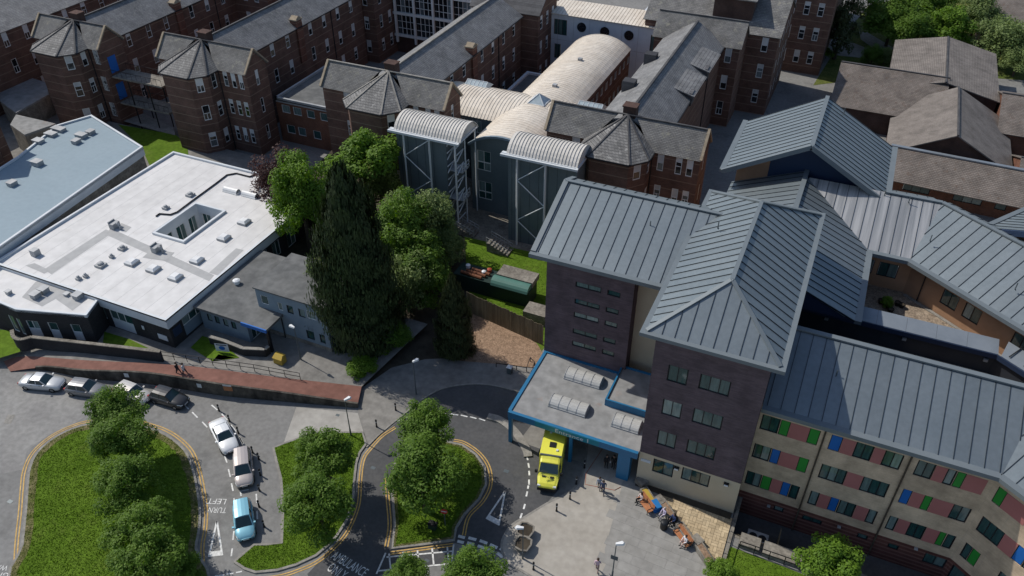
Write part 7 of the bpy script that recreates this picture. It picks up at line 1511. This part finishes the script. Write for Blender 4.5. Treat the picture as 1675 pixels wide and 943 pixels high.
# ================================================================ PEOPLE
def person(label, loc, heading, top, bottom, pose='stand', hair=(.03,.02,.015), skin=(.42,.26,.19), h=1.72, shoes=(.02,.02,.02), z0=0.0, bag=None):
    k = h/1.72; sit = pose == 'sit'; zp = .93 if not sit else .52
    J = {'pel':(0,0,zp),'spi':(.01,0,zp+.25),'che':(0,0,zp+.44),'nek':(.02,0,zp+.56),'hea':(.05,0,zp+.68),'top':(.04,0,zp+.80)}
    for s, nm in ((1,'l'),(-1,'r')):
        sw = (.20*s if pose == 'walk' else (.03*s))
        if sit:
            J['hip'+nm]=(.02,.10*s,zp-.02); J['kne'+nm]=(.44,.13*s,zp+.0); J['ank'+nm]=(.42+.05*s,.13*s,.09); J['toe'+nm]=(.60+.05*s,.14*s,.05)
            J['sho'+nm]=(0,.19*s,zp+.49); J['elb'+nm]=(.10,.25*s,zp+.22); J['wri'+nm]=(.32,.16*s,zp+.12); J['han'+nm]=(.40,.13*s,zp+.11)
        else:
            J['hip'+nm]=(0,.10*s,zp-.04); J['kne'+nm]=(sw*.7+.03,.11*s,.50); J['ank'+nm]=(sw*1.15-.02-(.06 if sw < -.1 else 0),.11*s,.10 if sw > -.1 else .14); J['toe'+nm]=(sw*1.15+.17,.13*s,.05)
            J['sho'+nm]=(0,.19*s,zp+.49); J['elb'+nm]=(-sw*.5-.02,.25*s,zp+.22); J['wri'+nm]=(-sw*.8+.10,.25*s,zp+.0); J['han'+nm]=(-sw*.8+.14,.24*s,zp-.08)
    E_ = [('pel','spi'),('spi','che'),('che','nek'),('nek','hea'),('hea','top')]
    for n in 'lr': E_ += [('pel','hip'+n),('hip'+n,'kne'+n),('kne'+n,'ank'+n),('ank'+n,'toe'+n),('che','sho'+n),('sho'+n,'elb'+n),('elb'+n,'wri'+n),('wri'+n,'han'+n)]
    rad = dict(pel=(.15,.12),spi=(.145,.11),che=(.16,.115),nek=(.06,.06),hea=(.095,.085),top=(.07,.065),hip=(.10,.10),kne=(.065,.065),ank=(.048,.048),toe=(.04,.03),sho=(.075,.07),elb=(.05,.05),wri=(.036,.034),han=(.04,.024))
    nm = list(J); me = bpy.data.meshes.new('person'); me.from_pydata([tuple(c*k for c in J[n]) for n in nm], [(nm.index(a),nm.index(b)) for a, b in E_], [])
    o = bpy.data.objects.new('person', me); C.objects.link(o); md = o.modifiers.new('skin','SKIN'); 
    for i, n in enumerate(nm): r_ = rad[n[:3]]; v = me.skin_vertices[0].data[i]; v.radius = (r_[0]*k,r_[1]*k); v.use_root = (n == 'pel')
    ss = o.modifiers.new('sub','SUBSURF'); ss.levels = 1; ss.render_levels = 1
    dg = bpy.context.evaluated_depsgraph_get(); bm2 = bpy.data.meshes.new_from_object(o.evaluated_get(dg)); bpy.data.objects.remove(o)
    o = bpy.data.objects.new('person', bm2); C.objects.link(o); tag(o, label, 'person', 'people outdoors')
    bm2.materials.clear()
    for m_ in (mat('clothes_top',top,None,.85), mat('clothes_legs',bottom,None,.85), mat('skin',skin,None,.6), mat('shoes',shoes,None,.7)): bm2.materials.append(m_)
    segs = [(Vector(J[a])*k,Vector(J[b])*k,b) for a, b in E_]
    def near(p):
        best = None
        for a, b, n in segs:
            t = max(0,min(1,(p-a).dot(b-a)/(b-a).length_squared)); d_ = (p-(a+(b-a)*t)).length
            if best is None or d_ < best[0]: best = (d_, n)
        return best[1]
    for f in bm2.polygons:
        n = near(f.center); f.use_smooth = True; q = n[:3]; f.material_index = 1 if q in ('hip','kne','ank') else 3 if q == 'toe' else 2 if q in ('hea','top','han','nek') and f.center.z > 0 and (q != 'nek' or f.center.z > (zp+.55)*k) else 0
    hm = MB(); c = Vector((.03,0,zp+.76))*k; rr = .118*k; n_ = 10
    for i in range(4):
        for j in range(n_):
            P_ = lambda a, b: tuple(c+Vector((-.012*k,0,0))+Vector((math.cos(b)*math.cos(a)*rr*1.1,math.sin(b)*math.cos(a)*rr*.95,math.sin(a)*rr*1.05)))
            a0_, a1_ = -.25+i*.455, -.25+(i+1)*.455; b0_, b1_ = 2*math.pi*j/n_, 2*math.pi*(j+1)/n_
            if i < 2 and abs((b0_+b1_)/2-math.pi) > 2.2: continue
            hm.quad(P_(a0_,b0_),P_(a0_,b1_),P_(a1_,b1_),P_(a1_,b0_))
    sub('hair', hm.mesh('hair', mat('hair',hair,None,.7), True), o)
    fm = MB(); fc = Vector((.05,0,zp+.70))*k
    fm.add([tuple(fc+Vector(v)*k) for v in ((.088,-.014,.0),(.088,.014,.0),(.112,0,-.022),(.09,0,.035))],[(0,1,2),(0,2,3),(1,3,2)]); sub('nose', fm.mesh('nose', bm2.materials[2]), o)
    ey = MB()
    for s in (1,-1): ey.box((.05+.082)*k,(.05+.092)*k,(s*.034-.011)*k,(s*.034+.011)*k,(zp+.715)*k,(zp+.728)*k)
    sub('eyes', ey.mesh('eyes', M['black_metal']), o)
    if bag: sub('shoulder_bag', MB().box(-.14,.12,-.34,-.24,.62,.92).mesh('shoulder_bag', mat('bag',bag,None,.8)), o)
    o.location = (loc.x,loc.y,z0); o.rotation_euler = (0,0,heading); return o
person('person in dark top walking on the red footway, left of a pair', Rz(235,325,1.12), R(10), (.02,.02,.025), (.03,.03,.04), 'walk', z0=1.13)
person('person in white top walking on the red footway, right of a pair', Rz(282,330,1.12), R(10), (.62,.62,.62), (.03,.03,.04), 'walk', z0=1.13)
person('person in black standing under the canopy, left of the pair', Z('O',548,300), R(-60), (.015,.015,.017), (.02,.02,.022), 'stand', z0=.05)
person('person in black with white bag standing under the canopy, right of the pair', Z('O',590,302), R(-100), (.015,.015,.017), (.02,.02,.022), 'stand', z0=.05, bag=(.6,.6,.6))
person('person in blue walking out of the canopy shade onto the forecourt', Z('O',528,452), R(-80), (.05,.07,.13), (.035,.04,.07), 'walk', z0=.05)
person('shorter person in pale blue top walking beside the person in blue', Z('O',506,425), R(-80), (.25,.30,.38), (.06,.06,.08), 'walk', z0=.05, h=1.55)
person('person in pink top walking across the lower forecourt', Z('O',494,915), R(95), (.55,.40,.45), (.30,.20,.18), 'walk', z0=.05, hair=(.05,.03,.02))
bd = Vector((math.cos(bang),math.sin(bang),0)); bn = Vector((-bd.y,bd.x,0)); fh = bang-math.pi/2
person('person in white top and black trousers sitting on the upper orange bench', b1c-bd*.6, fh, (.60,.50,.48), (.02,.02,.022), 'sit', z0=.02)
person('person in white top sitting on the lower orange bench', b2c+bd*.45, fh, (.66,.64,.66), (.50,.36,.32), 'sit', z0=.02)
person('person in lilac top sitting on a trough edge', Z('O',893,575,.5), fh, (.50,.44,.58), (.45,.42,.46), 'sit', z0=.09, hair=(.4,.38,.35))
person('person in dark blue top sitting in a wheelchair beside the round bin', Z('O',950,610,.5), fh, (.03,.05,.13), (.02,.02,.025), 'sit', z0=.05)
T = local_thing('wheelchair', 'black wheelchair occupied by the person in dark blue', 'wheelchair'); sub('seat', MB().box(-.22,.24,-.24,.24,.40,.46).mesh('seat', M['black_metal']), T); sub('backrest', MB().box(-.27,-.22,-.24,.24,.46,.95).mesh('backrest', M['black_metal']), T)
for s in (1,-1):
    mb = MB(); 
    for i in range(16): a, b = 2*math.pi*i/16, 2*math.pi*(i+1)/16; mb.bar((-.1+.3*math.cos(a),s*.3,.3+.3*math.sin(a)),(-.1+.3*math.cos(b),s*.3,.3+.3*math.sin(b)),.04,.05)
    sub('wheel', mb.mesh('wheel', M['tyre']), T); sub('armrest', MB().bar((-.2,s*.26,.66),(.2,s*.26,.66),.05,.05).bar((.2,s*.26,.1),(.2,s*.26,.66),.03,.03).mesh('armrest', M['black_metal']), T); sub('caster', MB().tube((.35,s*.22,.08),(.35,s*.26,.08),.08,8).mesh('caster', M['tyre']), T)
c = Z('O',950,610,.5); place(T, Vector((c.x,c.y,.05)), fh)
